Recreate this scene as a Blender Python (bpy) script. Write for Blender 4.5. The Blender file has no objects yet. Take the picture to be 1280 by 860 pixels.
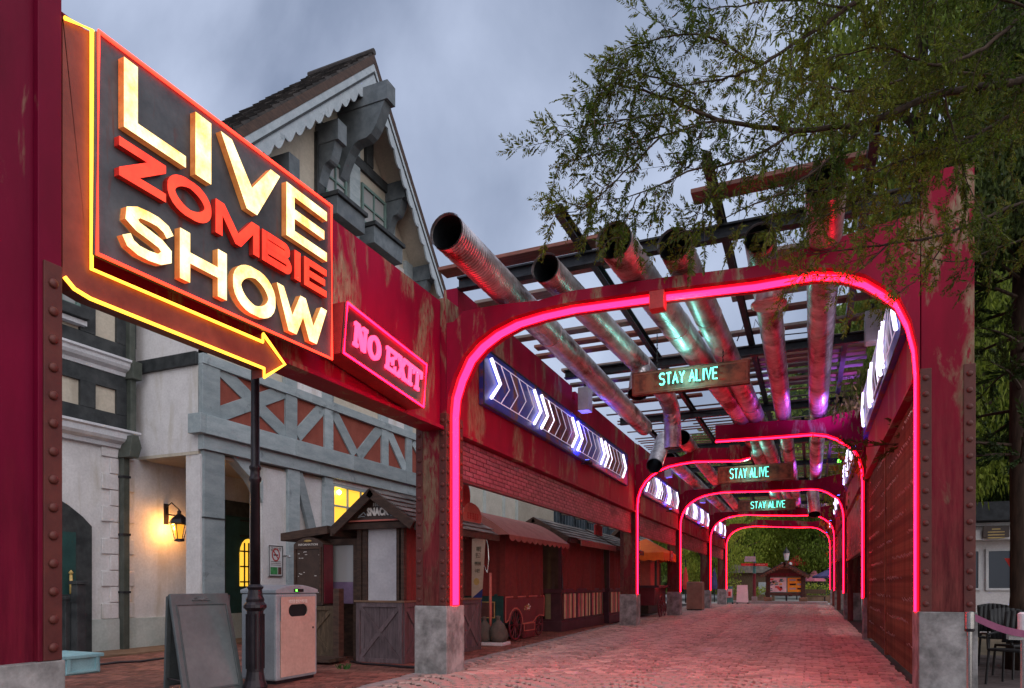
import bpy, bmesh, math, random
from mathutils import Vector, Matrix
random.seed(7)
sc = bpy.context.scene
COL = sc.collection
# ------------------------------------------------------------ camera
F, YAW, CX, CY, CH = 860.0, .4095, 640.0, 730.5, 1.5      # measured from the photograph (pixels of 1280x860)
cam_d = bpy.data.cameras.new('camera'); cam = bpy.data.objects.new('camera', cam_d); COL.objects.link(cam)
cam.location = (0, 0, CH); cam.rotation_euler = (math.pi/2, 0, YAW)
cam_d.sensor_width = 36; cam_d.lens = 36*F/1280; cam_d.shift_x = (640-CX)/1280; cam_d.shift_y = (CY-430)/1280
cam_d.clip_start = .05; cam_d.clip_end = 2000
sc.camera = cam
# ------------------------------------------------------------ sky and sun
SUN_EL, SUN_AZ = math.radians(40), math.radians(125)
w = bpy.data.worlds.new('World'); sc.world = w; w.use_nodes = True
nt = w.node_tree; nt.nodes.clear(); N = nt.nodes.new; LK = nt.links.new
out = N('ShaderNodeOutputWorld'); bg = N('ShaderNodeBackground'); sky = N('ShaderNodeTexSky')
sky.sky_type = 'NISHITA'; sky.sun_disc = False; sky.sun_elevation = math.radians(12); sky.sun_rotation = SUN_AZ
tc = N('ShaderNodeTexCoord'); mp = N('ShaderNodeMapping'); mp.inputs['Scale'].default_value = (2.6, 3.4, .75); mp.inputs['Rotation'].default_value = (0.15, 0.25, 0.5)
LK(tc.outputs['Generated'], mp.inputs['Vector'])
nz = N('ShaderNodeTexNoise'); nz.inputs['Scale'].default_value = 1.1; nz.inputs['Detail'].default_value = 7; nz.inputs['Roughness'].default_value = .5; nz.inputs['Distortion'].default_value = .3
LK(mp.outputs[0], nz.inputs['Vector'])
cr = N('ShaderNodeValToRGB'); cr.color_ramp.elements[0].position = .30; cr.color_ramp.elements[0].color = (1.15, 1.52, 2.45, 1)
cr.color_ramp.elements[1].position = .64; cr.color_ramp.elements[1].color = (4.6, 5.25, 6.9, 1)
LK(nz.outputs[0], cr.inputs[0])
mx = N('ShaderNodeMix'); mx.data_type = 'RGBA'; mx.inputs[0].default_value = .9
LK(sky.outputs[0], mx.inputs[6]); LK(cr.outputs[0], mx.inputs[7]); LK(mx.outputs[2], bg.inputs[0])
bg.inputs[1].default_value = .066
LK(bg.outputs[0], out.inputs[0])
sl = bpy.data.lights.new('sun', 'SUN'); sl.energy = 1.25; sl.angle = math.radians(100); sl.color = (1, .95, .9)
so = bpy.data.objects.new('sun', sl); COL.objects.link(so)
so.rotation_euler = Vector((-math.sin(SUN_AZ)*math.cos(SUN_EL), -math.cos(SUN_AZ)*math.cos(SUN_EL), -math.sin(SUN_EL))).to_track_quat('-Z', 'Y').to_euler()
sc.view_settings.view_transform = 'Standard'; sc.view_settings.look = 'None'; sc.view_settings.exposure = 0.95; sc.view_settings.gamma = 1; sc.view_settings.use_curve_mapping = False
sc.cycles.max_bounces = 6; sc.cycles.transparent_max_bounces = 8
# ------------------------------------------------------------ measuring helpers: where a point seen in the photograph stands on a known plane
SN, CS = math.sin(YAW), math.cos(YAW)
def ray(x, y):
    r = (x-CX)/F
    return (-SN+CS*r, CS+SN*r, (CY-y)/F)
def gp(x, y, z=0.):
    d = ray(x, y); t = (z-CH)/d[2]; return Vector((d[0]*t, d[1]*t, z))
def wx(x, y, X):
    d = ray(x, y); t = X/d[0]; return Vector((X, d[1]*t, CH+d[2]*t))
def wy(x, y, Y):
    d = ray(x, y); t = Y/d[1]; return Vector((d[0]*t, Y, CH+d[2]*t))
def dz(x, y, z):
    d = ray(x, y); return Vector((d[0]*z, d[1]*z, CH+d[2]*z))
# ------------------------------------------------------------ materials
MATS = {}
def newmat(name):
    m = bpy.data.materials.new(name); m.use_nodes = True; MATS[name] = m
    return m, m.node_tree, m.node_tree.nodes['Principled BSDF']
def noise(t, vec, scale, detail=4, rough=.55, dist=0.):
    n = t.nodes.new('ShaderNodeTexNoise'); n.inputs['Scale'].default_value = scale; n.inputs['Detail'].default_value = detail
    n.inputs['Roughness'].default_value = rough; n.inputs['Distortion'].default_value = dist
    if vec: t.links.new(vec, n.inputs['Vector'])
    return n.outputs[0]
def mapping(t, scale=(1, 1, 1), rot=(0, 0, 0), src='Object'):
    c = t.nodes.new('ShaderNodeTexCoord'); m = t.nodes.new('ShaderNodeMapping')
    m.inputs['Scale'].default_value = scale; m.inputs['Rotation'].default_value = rot
    t.links.new(c.outputs[src], m.inputs['Vector']); return m.outputs[0]
def ramp(t, fac, stops):
    r = t.nodes.new('ShaderNodeValToRGB'); t.links.new(fac, r.inputs[0])
    e = r.color_ramp.elements
    while len(e) < len(stops): e.new(.5)
    for i, (p, c) in enumerate(stops): e[i].position = p; e[i].color = (*c, 1) if not isinstance(c, float) else (c, c, c, 1)
    return r.outputs[0]
def mix(t, fac, a, b, mode='MIX'):
    m = t.nodes.new('ShaderNodeMix'); m.data_type = 'RGBA'; m.blend_type = mode
    for s, v in ((0, fac), (6, a), (7, b)):
        if isinstance(v, bpy.types.NodeSocket): t.links.new(v, m.inputs[s])
        else: m.inputs[s].default_value = v if s == 0 else (*v, 1)
    return m.outputs[2]
def bump(t, p, h, strength=.3, dist=.02):
    b = t.nodes.new('ShaderNodeBump'); b.inputs['Strength'].default_value = strength; b.inputs['Distance'].default_value = dist
    t.links.new(h, b.inputs['Height']); t.links.new(b.outputs[0], p.inputs['Normal'])
def surf(name, c1, c2, scale=3., rough=.7, metal=0., lo=.35, hi=.65, stretch=(1, 1, 1), bs=.25, bscale=None, bd=.01, island=0., spec=.4, rand=0., stain=None):
    """two-tone procedural surface: mottling, fine grain, bump; island/rand vary the tone per loose piece / per object"""
    m, t, p = newmat(name)
    v = mapping(t, stretch)
    f = noise(t, v, scale, 6, .6)
    col = ramp(t, f, [(lo, c1), (hi, c2)])
    g = noise(t, v, scale*9, 3, .6)
    col = mix(t, .35, col, ramp(t, g, [(.3, .55), (.7, 1.)]), 'MULTIPLY')
    if stain:
        s = noise(t, mapping(t, stain[1]), stain[2], 5, .65, .4)
        col = mix(t, ramp(t, s, [(stain[3], 0.), (stain[4], 1.)]), col, stain[0])
    if island:
        gi = t.nodes.new('ShaderNodeNewGeometry')
        col = mix(t, 1., col, ramp(t, gi.outputs['Random Per Island'], [(0., 1.-island), (1., 1.+island*.4)]), 'MULTIPLY')
    if rand:
        oi = t.nodes.new('ShaderNodeObjectInfo')
        col = mix(t, 1., col, ramp(t, oi.outputs['Random'], [(0., 1.-rand), (1., 1.+rand*.4)]), 'MULTIPLY')
    t.links.new(col, p.inputs['Base Color'])
    p.inputs['Roughness'].default_value = rough; p.inputs['Metallic'].default_value = metal; p.inputs['Specular IOR Level'].default_value = spec
    if bs: bump(t, p, noise(t, v, bscale or scale*6, 5, .6), bs, bd)
    return m
def glow(name, col, k):
    m, t, p = newmat(name)
    p.inputs['Base Color'].default_value = (*[min(c, .8) for c in col], 1)
    p.inputs['Emission Color'].default_value = (*col, 1); p.inputs['Emission Strength'].default_value = k
    return m
def red_paint(name, base, peel_lo, peel_hi, foot=None, dark=(.10, .03, .022), zscale=1.):
    """crimson paint over steel: peeled tan patches in vertical runs, rust climbing from the foot"""
    m, t, p = newmat(name)
    v = mapping(t, (1.6, 1.6, .5))
    f = noise(t, v, 1.1, 9, .62, .5)
    mot = noise(t, mapping(t, (1, 1, .35)), 2.3, 6, .6)
    col = ramp(t, mot, [(.35, tuple(c*.72 for c in base)), (.68, base)])
    tan = ramp(t, noise(t, v, 9, 4), [(.3, (.17, .10, .06)), (.7, (.34, .25, .16))])
    peel = ramp(t, f, [(peel_lo, 0.), (peel_hi, 1.)])
    fine = noise(t, mapping(t, (5, 5, 1.2)), 4.5, 6, .7)
    peel2 = mix(t, 1., peel, ramp(t, fine, [(.38, 0.), (.5, 1.)]), 'MULTIPLY')
    col = mix(t, peel2, col, tan)
    if foot:
        sx = t.nodes.new('ShaderNodeSeparateXYZ'); c = t.nodes.new('ShaderNodeTexCoord'); t.links.new(c.outputs['Object'], sx.inputs[0])
        ad = t.nodes.new('ShaderNodeMath'); ad.operation = 'MULTIPLY_ADD'; t.links.new(fine, ad.inputs[0]); ad.inputs[1].default_value = -2.2; t.links.new(sx.outputs[2], ad.inputs[2])
        mr = t.nodes.new('ShaderNodeMapRange'); t.links.new(ad.outputs[0], mr.inputs[0]); mr.inputs[1].default_value = foot[0]; mr.inputs[2].default_value = foot[1]; mr.inputs[3].default_value = .85; mr.inputs[4].default_value = 0.
        dk = ramp(t, noise(t, mapping(t, (3, 3, .35)), 3.5, 6, .7), [(.36, tuple(c*.45 for c in dark)), (.64, tuple(c*1.9 for c in dark))])
        col = mix(t, mr.outputs[0], col, dk)
    t.links.new(col, p.inputs['Base Color']); p.inputs['Roughness'].default_value = .55; p.inputs['Specular IOR Level'].default_value = .15
    bump(t, p, mix(t, .5, peel2, noise(t, v, 14, 5)), .35, .008)
    return m
M = MATS
RED = (.31, .001, .034)
red_paint('red_girder', RED, .54, .62)
red_paint('red_plain', (.17, .001, .026), .62, .72, foot=(-1.2, 1.6), dark=(.09, .008, .014))
surf('door_green', (.012, .05, .05), (.02, .075, .07), 3, .5)
surf('window_paint', (.10, .17, .155), (.15, .23, .21), 3, .6)
surf('board_cream', (.50, .47, .40), (.60, .56, .49), 2, .8, bs=.2, bscale=30)
red_paint('red_column', (.28, .001, .027), .49, .57, foot=(.2, 3.6), dark=(.09, .025, .02))
surf('rivet_strip', (.085, .018, .016), (.13, .03, .022), 3, .55)
surf('concrete', (.15, .148, .145), (.38, .37, .365), 3.2, .8, lo=.38, hi=.62, stretch=(1, 1, 1), bs=.5, bscale=14)
surf('brick_red_metal', (.24, .05, .075), (.50, .17, .23), 3, .45, island=.4, rand=.35, lo=.3, hi=.7, bs=.3, stain=((.07, .015, .025), (1, .35, 1), 1.3, .5, .7))
surf('brick_grout', (.05, .008, .012), (.09, .015, .02), 5, .7)
glow('neon_pink', (1., .0028, .0195), 12.5)
glow('neon_edge', (1., .001, .010), 1.3)
glow('neon_yellow', (1., .42, .03), 2.2)
glow('neon_red', (1., .03, .015), 2.6)
glow('neon_hot', (1., .045, .13), 1.9)
glow('neon_cyan', (.16, 1., .74), 1.15)
glow('neon_white', (.78, .72, 1.), 1.45)
glow('neon_white_dim', (.70, .68, .95), .20)
glow('warm_window', (1., .55, .05), .6)
glow('bulb', (1., .68, .25), 14.)
glow('amber_glass', (1., .40, .035), .55)
glow('blue_lamp', (.08, .12, 1.), 14.)
glow('red_lamp', (1., .06, .02), 5.)
glow('green_lamp', (.1, 1., .05), 4.)
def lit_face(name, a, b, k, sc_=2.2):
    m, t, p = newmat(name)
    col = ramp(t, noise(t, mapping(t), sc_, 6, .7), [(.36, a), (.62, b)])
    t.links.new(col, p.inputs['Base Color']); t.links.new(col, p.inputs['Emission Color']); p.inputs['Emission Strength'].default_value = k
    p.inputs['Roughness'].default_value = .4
lit_face('letter_cream', (.95, .50, .10), (1., .86, .42), .95, 3.2)
lit_face('letter_red', (.95, .03, .015), (1., .06, .025), .65, 2.2)
lit_face('letter_side_glow', (.55, .15, .03), (.80, .32, .09), .13, 3.)  # warm light on the letter sides, put into their colour and a faint emission
surf('letter_side_red', (.5, .02, .015), (.65, .04, .025), 4, .45)
surf('sign_slate', (.035, .045, .052), (.11, .12, .13), 2.2, .38, lo=.3, hi=.7, spec=.5, stain=((.12, .03, .02), (1, 3, .6), 1.4, .6, .72))
surf('arrow_board', (.17, .03, .022), (.26, .06, .04), 1.8, .5)
surf('blue_panel', (.020, .045, .36), (.04, .08, .5), 2.4, .35, stain=((.19, .09, .055), (1, 1.2, .9), 1.3, .50, .60))
surf('noexit_panel', (.02, .008, .012), (.045, .018, .024), 2, .35)
surf('stay_board', (.06, .02, .014), (.22, .07, .04), 3.4, .6, lo=.4, hi=.6, bs=.5)
surf('plaster', (.63, .61, .62), (.73, .71, .72), 2.2, .85, bs=.25, bscale=30, stain=((.46, .42, .36), (2.4, 2.4, .45), 1., .52, .75))
surf('plaster_cream', (.48, .43, .35), (.58, .52, .43), 2, .85, bs=.2, bscale=30, stain=((.36, .31, .25), (2.4, 2.4, .5), 1., .55, .78))
surf('plaster_rust', (.24, .052, .034), (.30, .075, .05), 3, .8, bs=.2, bscale=30)
surf('base_green', (.42, .47, .45), (.54, .58, .56), 2, .8)
surf('timber_grey', (.29, .35, .375), (.40, .46, .485), 4, .7, stretch=(1.5, .5, 1.5), bs=.25, bscale=30, rand=.25, stain=((.09, .11, .12), (1, 1, 1), 1.6, .60, .74))
surf('timber_slate', (.095, .115, .13), (.16, .185, .205), 4, .65, bs=.2, rand=.2)
surf('timber_dark', (.018, .022, .025), (.05, .055, .058), 4, .6, bs=.3, rand=.2)
surf('timber_light_blue', (.34, .40, .45), (.46, .52, .57), 3, .65, stretch=(1, 1, 1), bs=.3, rand=.15, stain=((.15, .19, .22), (1, 1, 1), 3, .58, .75))
surf('cornice', (.55, .56, .60), (.68, .69, .73), 3, .6)
surf('pipe_green', (.05, .06, .05), (.09, .10, .085), 4, .5)
surf('wood_brown', (.045, .025, .018), (.10, .055, .038), 5, .7, stretch=(1, 1, 4), bs=.4, rand=.3)
surf('wood_fence', (.07, .045, .028), (.15, .10, .06), 5, .8, stretch=(4, 4, .8), bs=.5, rand=.3)
surf('wood_mauve', (.10, .072, .078), (.17, .125, .135), 5, .65, stretch=(4, 4, .8), bs=.3, rand=.25)
surf('plank_red', (.18, .065, .05), (.34, .14, .105), 4, .7, stretch=(.5, 4, 4), bs=.4, rand=.45)
surf('plank_grey', (.17, .13, .12), (.31, .24, .21), 4, .75, stretch=(.5, 4, 4), bs=.4, rand=.45)
surf('steel_dark', (.012, .014, .018), (.035, .038, .045), 6, .5, metal=.3)
surf('shingle', (.17, .15, .135), (.34, .31, .28), 3, .85, bs=.6, rand=.5, island=.5)
surf('tile_dark', (.03, .028, .028), (.075, .062, .058), 3, .8, island=.5, bs=.4)
surf('fabric_maroon', (.16, .028, .025), (.21, .038, .033), 9, .9, bs=.3, bscale=60)
surf('fabric_awning', (.32, .12, .10), (.42, .17, .14), 3, .9, bs=.3, bscale=60)
surf('fabric_orange', (.9, .13, .012), (.98, .2, .02), 3, .8, bs=.1)
surf('fabric_tan', (.24, .125, .095), (.31, .17, .13), 3, .9, bs=.6, bscale=6)
surf('fabric_purple', (.05, .045, .13), (.08, .07, .18), 3, .9)
surf('fabric_pink', (.5, .13, .2), (.6, .2, .26), 3, .9)
surf('fabric_red', (.5, .02, .02), (.62, .04, .03), 3, .8)
surf('cart_maroon', (.11, .014, .022), (.17, .024, .034), 3, .4)
surf('cart_green', (.01, .045, .042), (.02, .075, .065), 3, .5)
surf('trim_coral', (.50, .13, .10), (.62, .18, .14), 3, .5)
surf('booth_purple', (.055, .018, .03), (.09, .03, .045), 3, .5)
surf('stripe_cream', (.62, .50, .28), (.75, .62, .38), 4, .7)
surf('stripe_rose', (.50, .12, .13), (.62, .18, .18), 4, .7)
surf('stripe_olive', (.17, .16, .09), (.24, .22, .13), 4, .7)
surf('stripe_brown', (.08, .03, .025), (.13, .05, .04), 4, .7)
surf('black_metal', (.012, .009, .012), (.03, .022, .028), 4, .35, metal=.2)
surf('black_void', (.004, .004, .005), (.008, .008, .009), 4, .9, bs=0)
surf('bin_grey', (.24, .27, .30), (.31, .34, .37), 3, .5, bs=.08)
surf('bin_peach', (.46, .30, .25), (.56, .37, .31), 2.2, .5, bs=.08)
surf('chalk_grey', (.075, .09, .095), (.11, .125, .13), 2.4, .55, bs=.1)
surf('chalk_face', (.11, .125, .13), (.155, .17, .175), 1.5, .6, bs=.05)
surf('white_paint', (.60, .60, .62), (.72, .72, .74), 3, .5)
surf('white_panel', (.46, .45, .48), (.56, .55, .57), 2, .35)
surf('light_grey_box', (.42, .43, .46), (.55, .56, .6), 4, .5, bs=.1)
surf('info_brown', (.04, .022, .016), (.075, .042, .03), 3, .4)
surf('purple_cloth', (.13, .08, .15), (.18, .12, .2), 4, .8)
surf('blue_box', (.22, .42, .47), (.32, .54, .58), 5, .7, bs=.4)
surf('banner_cream', (.48, .40, .30), (.58, .49, .38), 2, .8)
surf('banner_blue', (.02, .03, .16), (.03, .05, .24), 2, .8)
surf('sandbag', (.08, .07, .06), (.13, .115, .095), 5, .9, bs=.5)
surf('gold', (.42, .28, .08), (.6, .42, .15), 4, .4)
surf('lettering', (.72, .66, .62), (.85, .8, .75), 4, .6, bs=0)
surf('lettering_dark', (.05, .035, .02), (.08, .055, .03), 4, .6, bs=0)
surf('sign_red', (.42, .03, .03), (.55, .05, .05), 4, .5)
surf('sign_yellow', (.70, .34, .02), (.82, .42, .04), 4, .5)
surf('sign_green', (.04, .22, .07), (.08, .36, .12), 9, .6, lo=.4, hi=.6)
surf('sign_teal', (.03, .2, .18), (.05, .28, .25), 4, .5)
surf('rust_mesh', (.14, .05, .03), (.36, .16, .09), 4, .55, metal=.35, lo=.35, hi=.65, bs=.4, rand=.3)
surf('mesh_slot', (.42, .28, .25), (.60, .45, .42), 8, .35, metal=.5, island=.5)
surf('bark', (.035, .022, .015), (.085, .052, .036), 5, .9, stretch=(3, 3, .6), bs=.8, bscale=12)
surf('cobble', (.54, .375, .325), (.60, .42, .365), 5., .5, island=.42, lo=.3, hi=.7, bs=.15, bscale=60, spec=.5)
surf('cobble_joint', (.02, .013, .012), (.045, .03, .024), 6, .9)
surf('red_brick_paver', (.17, .06, .045), (.30, .115, .085), 2, .7, island=.5, rand=.5, bs=.4, bscale=50)
surf('plaza', (.30, .29, .28), (.40, .39, .38), .6, .85)
surf('earth', (.12, .10, .07), (.2, .16, .1), .5, .9)
surf('curb_stone', (.24, .22, .21), (.34, .31, .30), 4, .8)
surf('step_brown', (.15, .09, .055), (.24, .15, .10), 3, .8)
surf('deck', (.07, .055, .055), (.13, .10, .10), 4, .8, stretch=(.6, 3, 3), rand=.3)
surf('chair_black', (.008, .008, .01), (.018, .018, .02), 4, .5)
surf('cafe_wall', (.68, .65, .66), (.78, .75, .76), 2, .7)
surf('corrugate_blue', (.04, .06, .08), (.08, .105, .13), 3, .6)
surf('beige_wall', (.36, .33, .27), (.42, .385, .32), 1, .85)
surf('hill_soil', (.012, .02, .006), (.03, .045, .012), .3, .95)
surf('grass_green', (.03, .09, .012), (.07, .16, .03), 3, .9, island=.4)
surf('belt', (.20, .05, .11), (.26, .07, .14), 4, .8)
surf('chrome', (.5, .48, .47), (.6, .58, .57), 4, .25, metal=1., bs=0)
def leafmat(name, a, b, tr=.35, ns=.35):
    m, t, p = newmat(name)
    gi = t.nodes.new('ShaderNodeNewGeometry')
    f = noise(t, mapping(t, src='Object'), ns, 3)
    c = ramp(t, f, [(.38, a), (.62, b)])
    c = mix(t, 1., c, ramp(t, gi.outputs['Random Per Island'], [(0., .5), (1., 1.35)]), 'MULTIPLY')
    t.links.new(c, p.inputs['Base Color']); p.inputs['Roughness'].default_value = .6; p.inputs['Specular IOR Level'].default_value = .25
    td = t.nodes.new('ShaderNodeBsdfTranslucent'); t.links.new(c, td.inputs[0])
    ms = t.nodes.new('ShaderNodeMixShader'); ms.inputs[0].default_value = tr
    t.links.new(p.outputs[0], ms.inputs[1]); t.links.new(td.outputs[0], ms.inputs[2]); t.links.new(ms.outputs[0], t.nodes['Material Output'].inputs[0])
leafmat('leaf_near', (.06, .10, .012), (.17, .20, .022), .5, .9)
leafmat('leaf_mid', (.11, .17, .02), (.25, .31, .045), .5, .5)
leafmat('leaf_bright', (.20, .28, .035), (.42, .46, .07), .5, .45)
leafmat('leaf_dark', (.03, .06, .012), (.07, .10, .02), .35, .4)
leafmat('leaf_hill', (.10, .16, .04), (.24, .30, .07), .35, .06)
def glassmat(name, col, rough=.08):
    m, t, p = newmat(name); p.inputs['Base Color'].default_value = (*col, 1); p.inputs['Roughness'].default_value = rough; p.inputs['Specular IOR Level'].default_value = .8
glassmat('dark_glass', (.02, .024, .028)); glassmat('curtain_glass', (.30, .30, .30), .25)
def ductmat():
    m, t, p = newmat('galvanised')
    v = mapping(t)
    w_ = t.nodes.new('ShaderNodeTexWave'); w_.wave_type = 'BANDS'; w_.bands_direction = 'Y'; w_.inputs['Scale'].default_value = 5.; w_.inputs['Distortion'].default_value = 1.2; w_.inputs['Detail'].default_value = 1; w_.inputs['Detail Scale'].default_value = .6
    t.links.new(v, w_.inputs['Vector'])
    c = ramp(t, noise(t, v, 2.2, 7, .7), [(.32, (.30, .25, .24)), (.60, (.74, .70, .72))])
    c = mix(t, ramp(t, noise(t, mapping(t, (1, .5, 1)), 1.2, 6, .7), [(.50, 0.), (.62, 1.)]), c, (.13, .07, .055))
    t.links.new(c, p.inputs['Base Color']); p.inputs['Metallic'].default_value = .85
    r = ramp(t, noise(t, v, 3.1, 5), [(.3, .30), (.7, .50)]); t.links.new(r, p.inputs['Roughness'])
    bump(t, p, w_.outputs[0], .55, .015)
ductmat()
# ------------------------------------------------------------ mesh builder
class MB:
    def __init__(s): s.v = []; s.f = []; s.m = []
    def quad(s, a, b, c, d, m=0):
        n = len(s.v); s.v += [tuple(a), tuple(b), tuple(c), tuple(d)]; s.f.append((n, n+1, n+2, n+3)); s.m.append(m)
    def box(s, x0, x1, y0, y1, z0, z1, m=0):
        n = len(s.v)
        s.v += [(x, y, z) for z in (z0, z1) for x, y in ((x0, y0), (x1, y0), (x1, y1), (x0, y1))]
        for f in ((0, 3, 2, 1), (4, 5, 6, 7), (0, 1, 5, 4), (1, 2, 6, 5), (2, 3, 7, 6), (3, 0, 4, 7)):
            s.f.append(tuple(n+i for i in f)); s.m.append(m)
        return s
    def prism(s, pts, ext, m=0, ms=None, caps=True):
        """closed outline pts (3D, planar) pushed along vector ext"""
        ms = m if ms is None else ms
        n = len(s.v); k = len(pts); e = Vector(ext)
        s.v += [tuple(Vector(p)) for p in pts] + [tuple(Vector(p)+e) for p in pts]
        if caps:
            s.f.append(tuple(n+i for i in range(k))[::-1]); s.m.append(ms); s.f.append(tuple(n+k+i for i in range(k))); s.m.append(m)
        for i in range(k):
            j = (i+1) % k; s.f.append((n+i, n+j, n+k+j, n+k+i)); s.m.append(ms)
        return s
    def beam(s, a, b, wv, dv, m=0):
        """bar from a to b with full width vector wv and depth vector dv"""
        a, b, wv, dv = Vector(a), Vector(b), Vector(wv)/2, Vector(dv)
        return s.prism([a-wv, a+wv, b+wv, b-wv], dv, m)
    def tube(s, pts, r, n=10, m=0, caps=True, closed=False):
        pts = [Vector(p) for p in pts]; k = len(pts)
        rs = r if isinstance(r, (list, tuple)) else [r]*k
        base = len(s.v); up = None
        for i, p in enumerate(pts):
            if closed: d = pts[(i+1) % k]-pts[i-1]
            else: d = pts[min(i+1, k-1)]-pts[max(i-1, 0)]
            d.normalize()
            if up is None: up = Vector((0, 0, 1)) if abs(d.z) < .9 else Vector((1, 0, 0))
            a = d.cross(up); a = a.normalized() if a.length > 1e-6 else d.orthogonal().normalized()
            b = a.cross(d).normalized(); up = b
            for j in range(n):
                t = 2*math.pi*j/n; s.v.append(tuple(p+(a*math.cos(t)+b*math.sin(t))*rs[i]))
        for i in range(k if closed else k-1):
            i2 = (i+1) % k
            for j in range(n):
                j2 = (j+1) % n; s.f.append((base+i*n+j, base+i*n+j2, base+i2*n+j2, base+i2*n+j)); s.m.append(m)
        if caps and not closed:
            s.f.append(tuple(base+j for j in range(n))[::-1]); s.m.append(m); s.f.append(tuple(base+(k-1)*n+j for j in range(n))); s.m.append(m)
        return s
    def lathe(s, c, prof, n=16, m=0):
        """profile of (radius, z) about the vertical axis through c"""
        return s.tube([(c[0], c[1], c[2]+z) for _, z in prof], [max(r, .0005) for r, _ in prof], n, m)
W = {None: Vector((0, 0, 0))}
def tagit(o, label=None, cat=None, group=None, kind=None):
    if label: o['label'] = label
    if cat: o['category'] = cat
    if group: o['group'] = group
    if kind: o['kind'] = kind
    return o
def thing(name, label, cat, loc=(0, 0, 0), group=None):
    o = bpy.data.objects.new(name, None); COL.objects.link(o); o.location = loc; o.empty_display_size = .2
    W[o] = Vector(loc); return tagit(o, label, cat, group)
def part(mb, name, mats, parent=None, smooth=False, bev=0, kind=None, label=None):
    off = W[parent]; me = bpy.data.meshes.new(name)
    me.from_pydata([(x-off.x, y-off.y, z-off.z) for x, y, z in mb.v], [], mb.f)
    for m in ([mats] if isinstance(mats, str) else mats): me.materials.append(M[m])
    me.polygons.foreach_set('material_index', mb.m)
    if smooth: me.polygons.foreach_set('use_smooth', [True]*len(me.polygons))
    me.update()
    o = bpy.data.objects.new(name, me); COL.objects.link(o); o.parent = parent; W[o] = off.copy()
    if smooth == 'auto' or bev: 
        pass
    if bev:
        b = o.modifiers.new('bevel', 'BEVEL'); b.width = bev; b.segments = 2; b.limit_method = 'ANGLE'; b.angle_limit = .6
    return tagit(o, label, None, None, kind)
def single(mb, name, mats, label, cat, loc=(0, 0, 0), group=None, **k):
    """a thing that is one mesh"""
    W['tmp'] = Vector(loc); p = None
    off = Vector(loc); mb.v = [(x-off.x, y-off.y, z-off.z) for x, y, z in mb.v]
    o = part(mb, name, mats, None, **k); o.location = loc; W[o] = off
    return tagit(o, label, cat, group)
def inst(me, name, parent, loc, rot=(0, 0, 0), scale=(1, 1, 1)):
    o = bpy.data.objects.new(name, me); COL.objects.link(o); o.parent = parent; o.location = Vector(loc)-W[parent]; o.rotation_euler = rot; o.scale = scale
    return o
def mesh_of(mb, name, mat, smooth=False):
    me = bpy.data.meshes.new(name); me.from_pydata(mb.v, [], mb.f)
    for m in ([mat] if isinstance(mat, str) else mat): me.materials.append(M[m])
    me.polygons.foreach_set('material_index', mb.m)
    if smooth: me.polygons.foreach_set('use_smooth', [True]*len(me.polygons))
    me.update(); return me
def copytree(o, loc, label=None, parent=None):
    c = o.copy(); COL.objects.link(c)
    if parent is None: c.location = loc; W[c] = Vector(loc)
    else: c.parent = parent
    if label: c['label'] = label
    for ch in list(o.children): copytree(ch, None, None, c)
    return c
def text_mesh(body, size, depth, name='lettering', spacing=1., bold=0.):
    cu = bpy.data.curves.new(name, 'FONT'); cu.body = body; cu.size = size; cu.extrude = depth; cu.align_x = 'CENTER'; cu.align_y = 'CENTER'; cu.space_character = spacing; cu.offset = bold; cu.resolution_u = 2
    ob = bpy.data.objects.new(name, cu); COL.objects.link(ob)
    dg = bpy.context.evaluated_depsgraph_get(); dg.update()
    me = bpy.data.meshes.new_from_object(ob.evaluated_get(dg)); bpy.data.objects.remove(ob); bpy.data.curves.remove(cu)
    me.name = name; return me
def put_text(body, size, mat, parent, center, xdir, ydir=(0, 0, 1), depth=.003, width=None, **k):
    me = text_mesh(body, size, depth, **k); me.materials.clear(); me.materials.append(M[mat])
    if len(me.vertices) == 0: return None
    xd = Vector(xdir).normalized(); yd = Vector(ydir).normalized(); zd = xd.cross(yd)
    s = 1.
    if width:
        xs = [v.co.x for v in me.vertices]; s = width/(max(xs)-min(xs))
    c = Vector(center)-W[parent]
    for v in me.vertices:
        q = v.co.copy(); v.co = c+xd*(q.x*s)+yd*q.y+zd*q.z
    o = bpy.data.objects.new('lettering', me); COL.objects.link(o); o.parent = parent; W[o] = W[parent].copy()
    return o

def marks(parent, c, xdir, width, h, mat):
    """lettering too small in the photograph to read: a row of short strokes"""
    c = Vector(c); xd = Vector(xdir).normalized(); nd = xd.cross(Vector((0, 0, 1))); b = MB(); n = max(4, int(width/(h*.75))); r_ = random.Random(int(width*100))
    for i in range(n):
        x = -width/2+width*i/n; w_ = width/n*.62; k = r_.random()
        for q in range(3): z = -h/2+h*(.1+.38*q); b.beam(c+xd*x+Vector((0, 0, z)), c+xd*(x+w_*r_.uniform(.6, 1))+Vector((0, 0, z)), (0, 0, h*.16), nd*.004)
        b.beam(c+xd*(x+w_*(.15 if k < .5 else .8))+Vector((0, 0, -h/2)), c+xd*(x+w_*(.15 if k < .5 else .8))+Vector((0, 0, h/2)), xd*w_*.22, nd*.006)
    return part(b, 'lettering', mat, parent)
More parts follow.
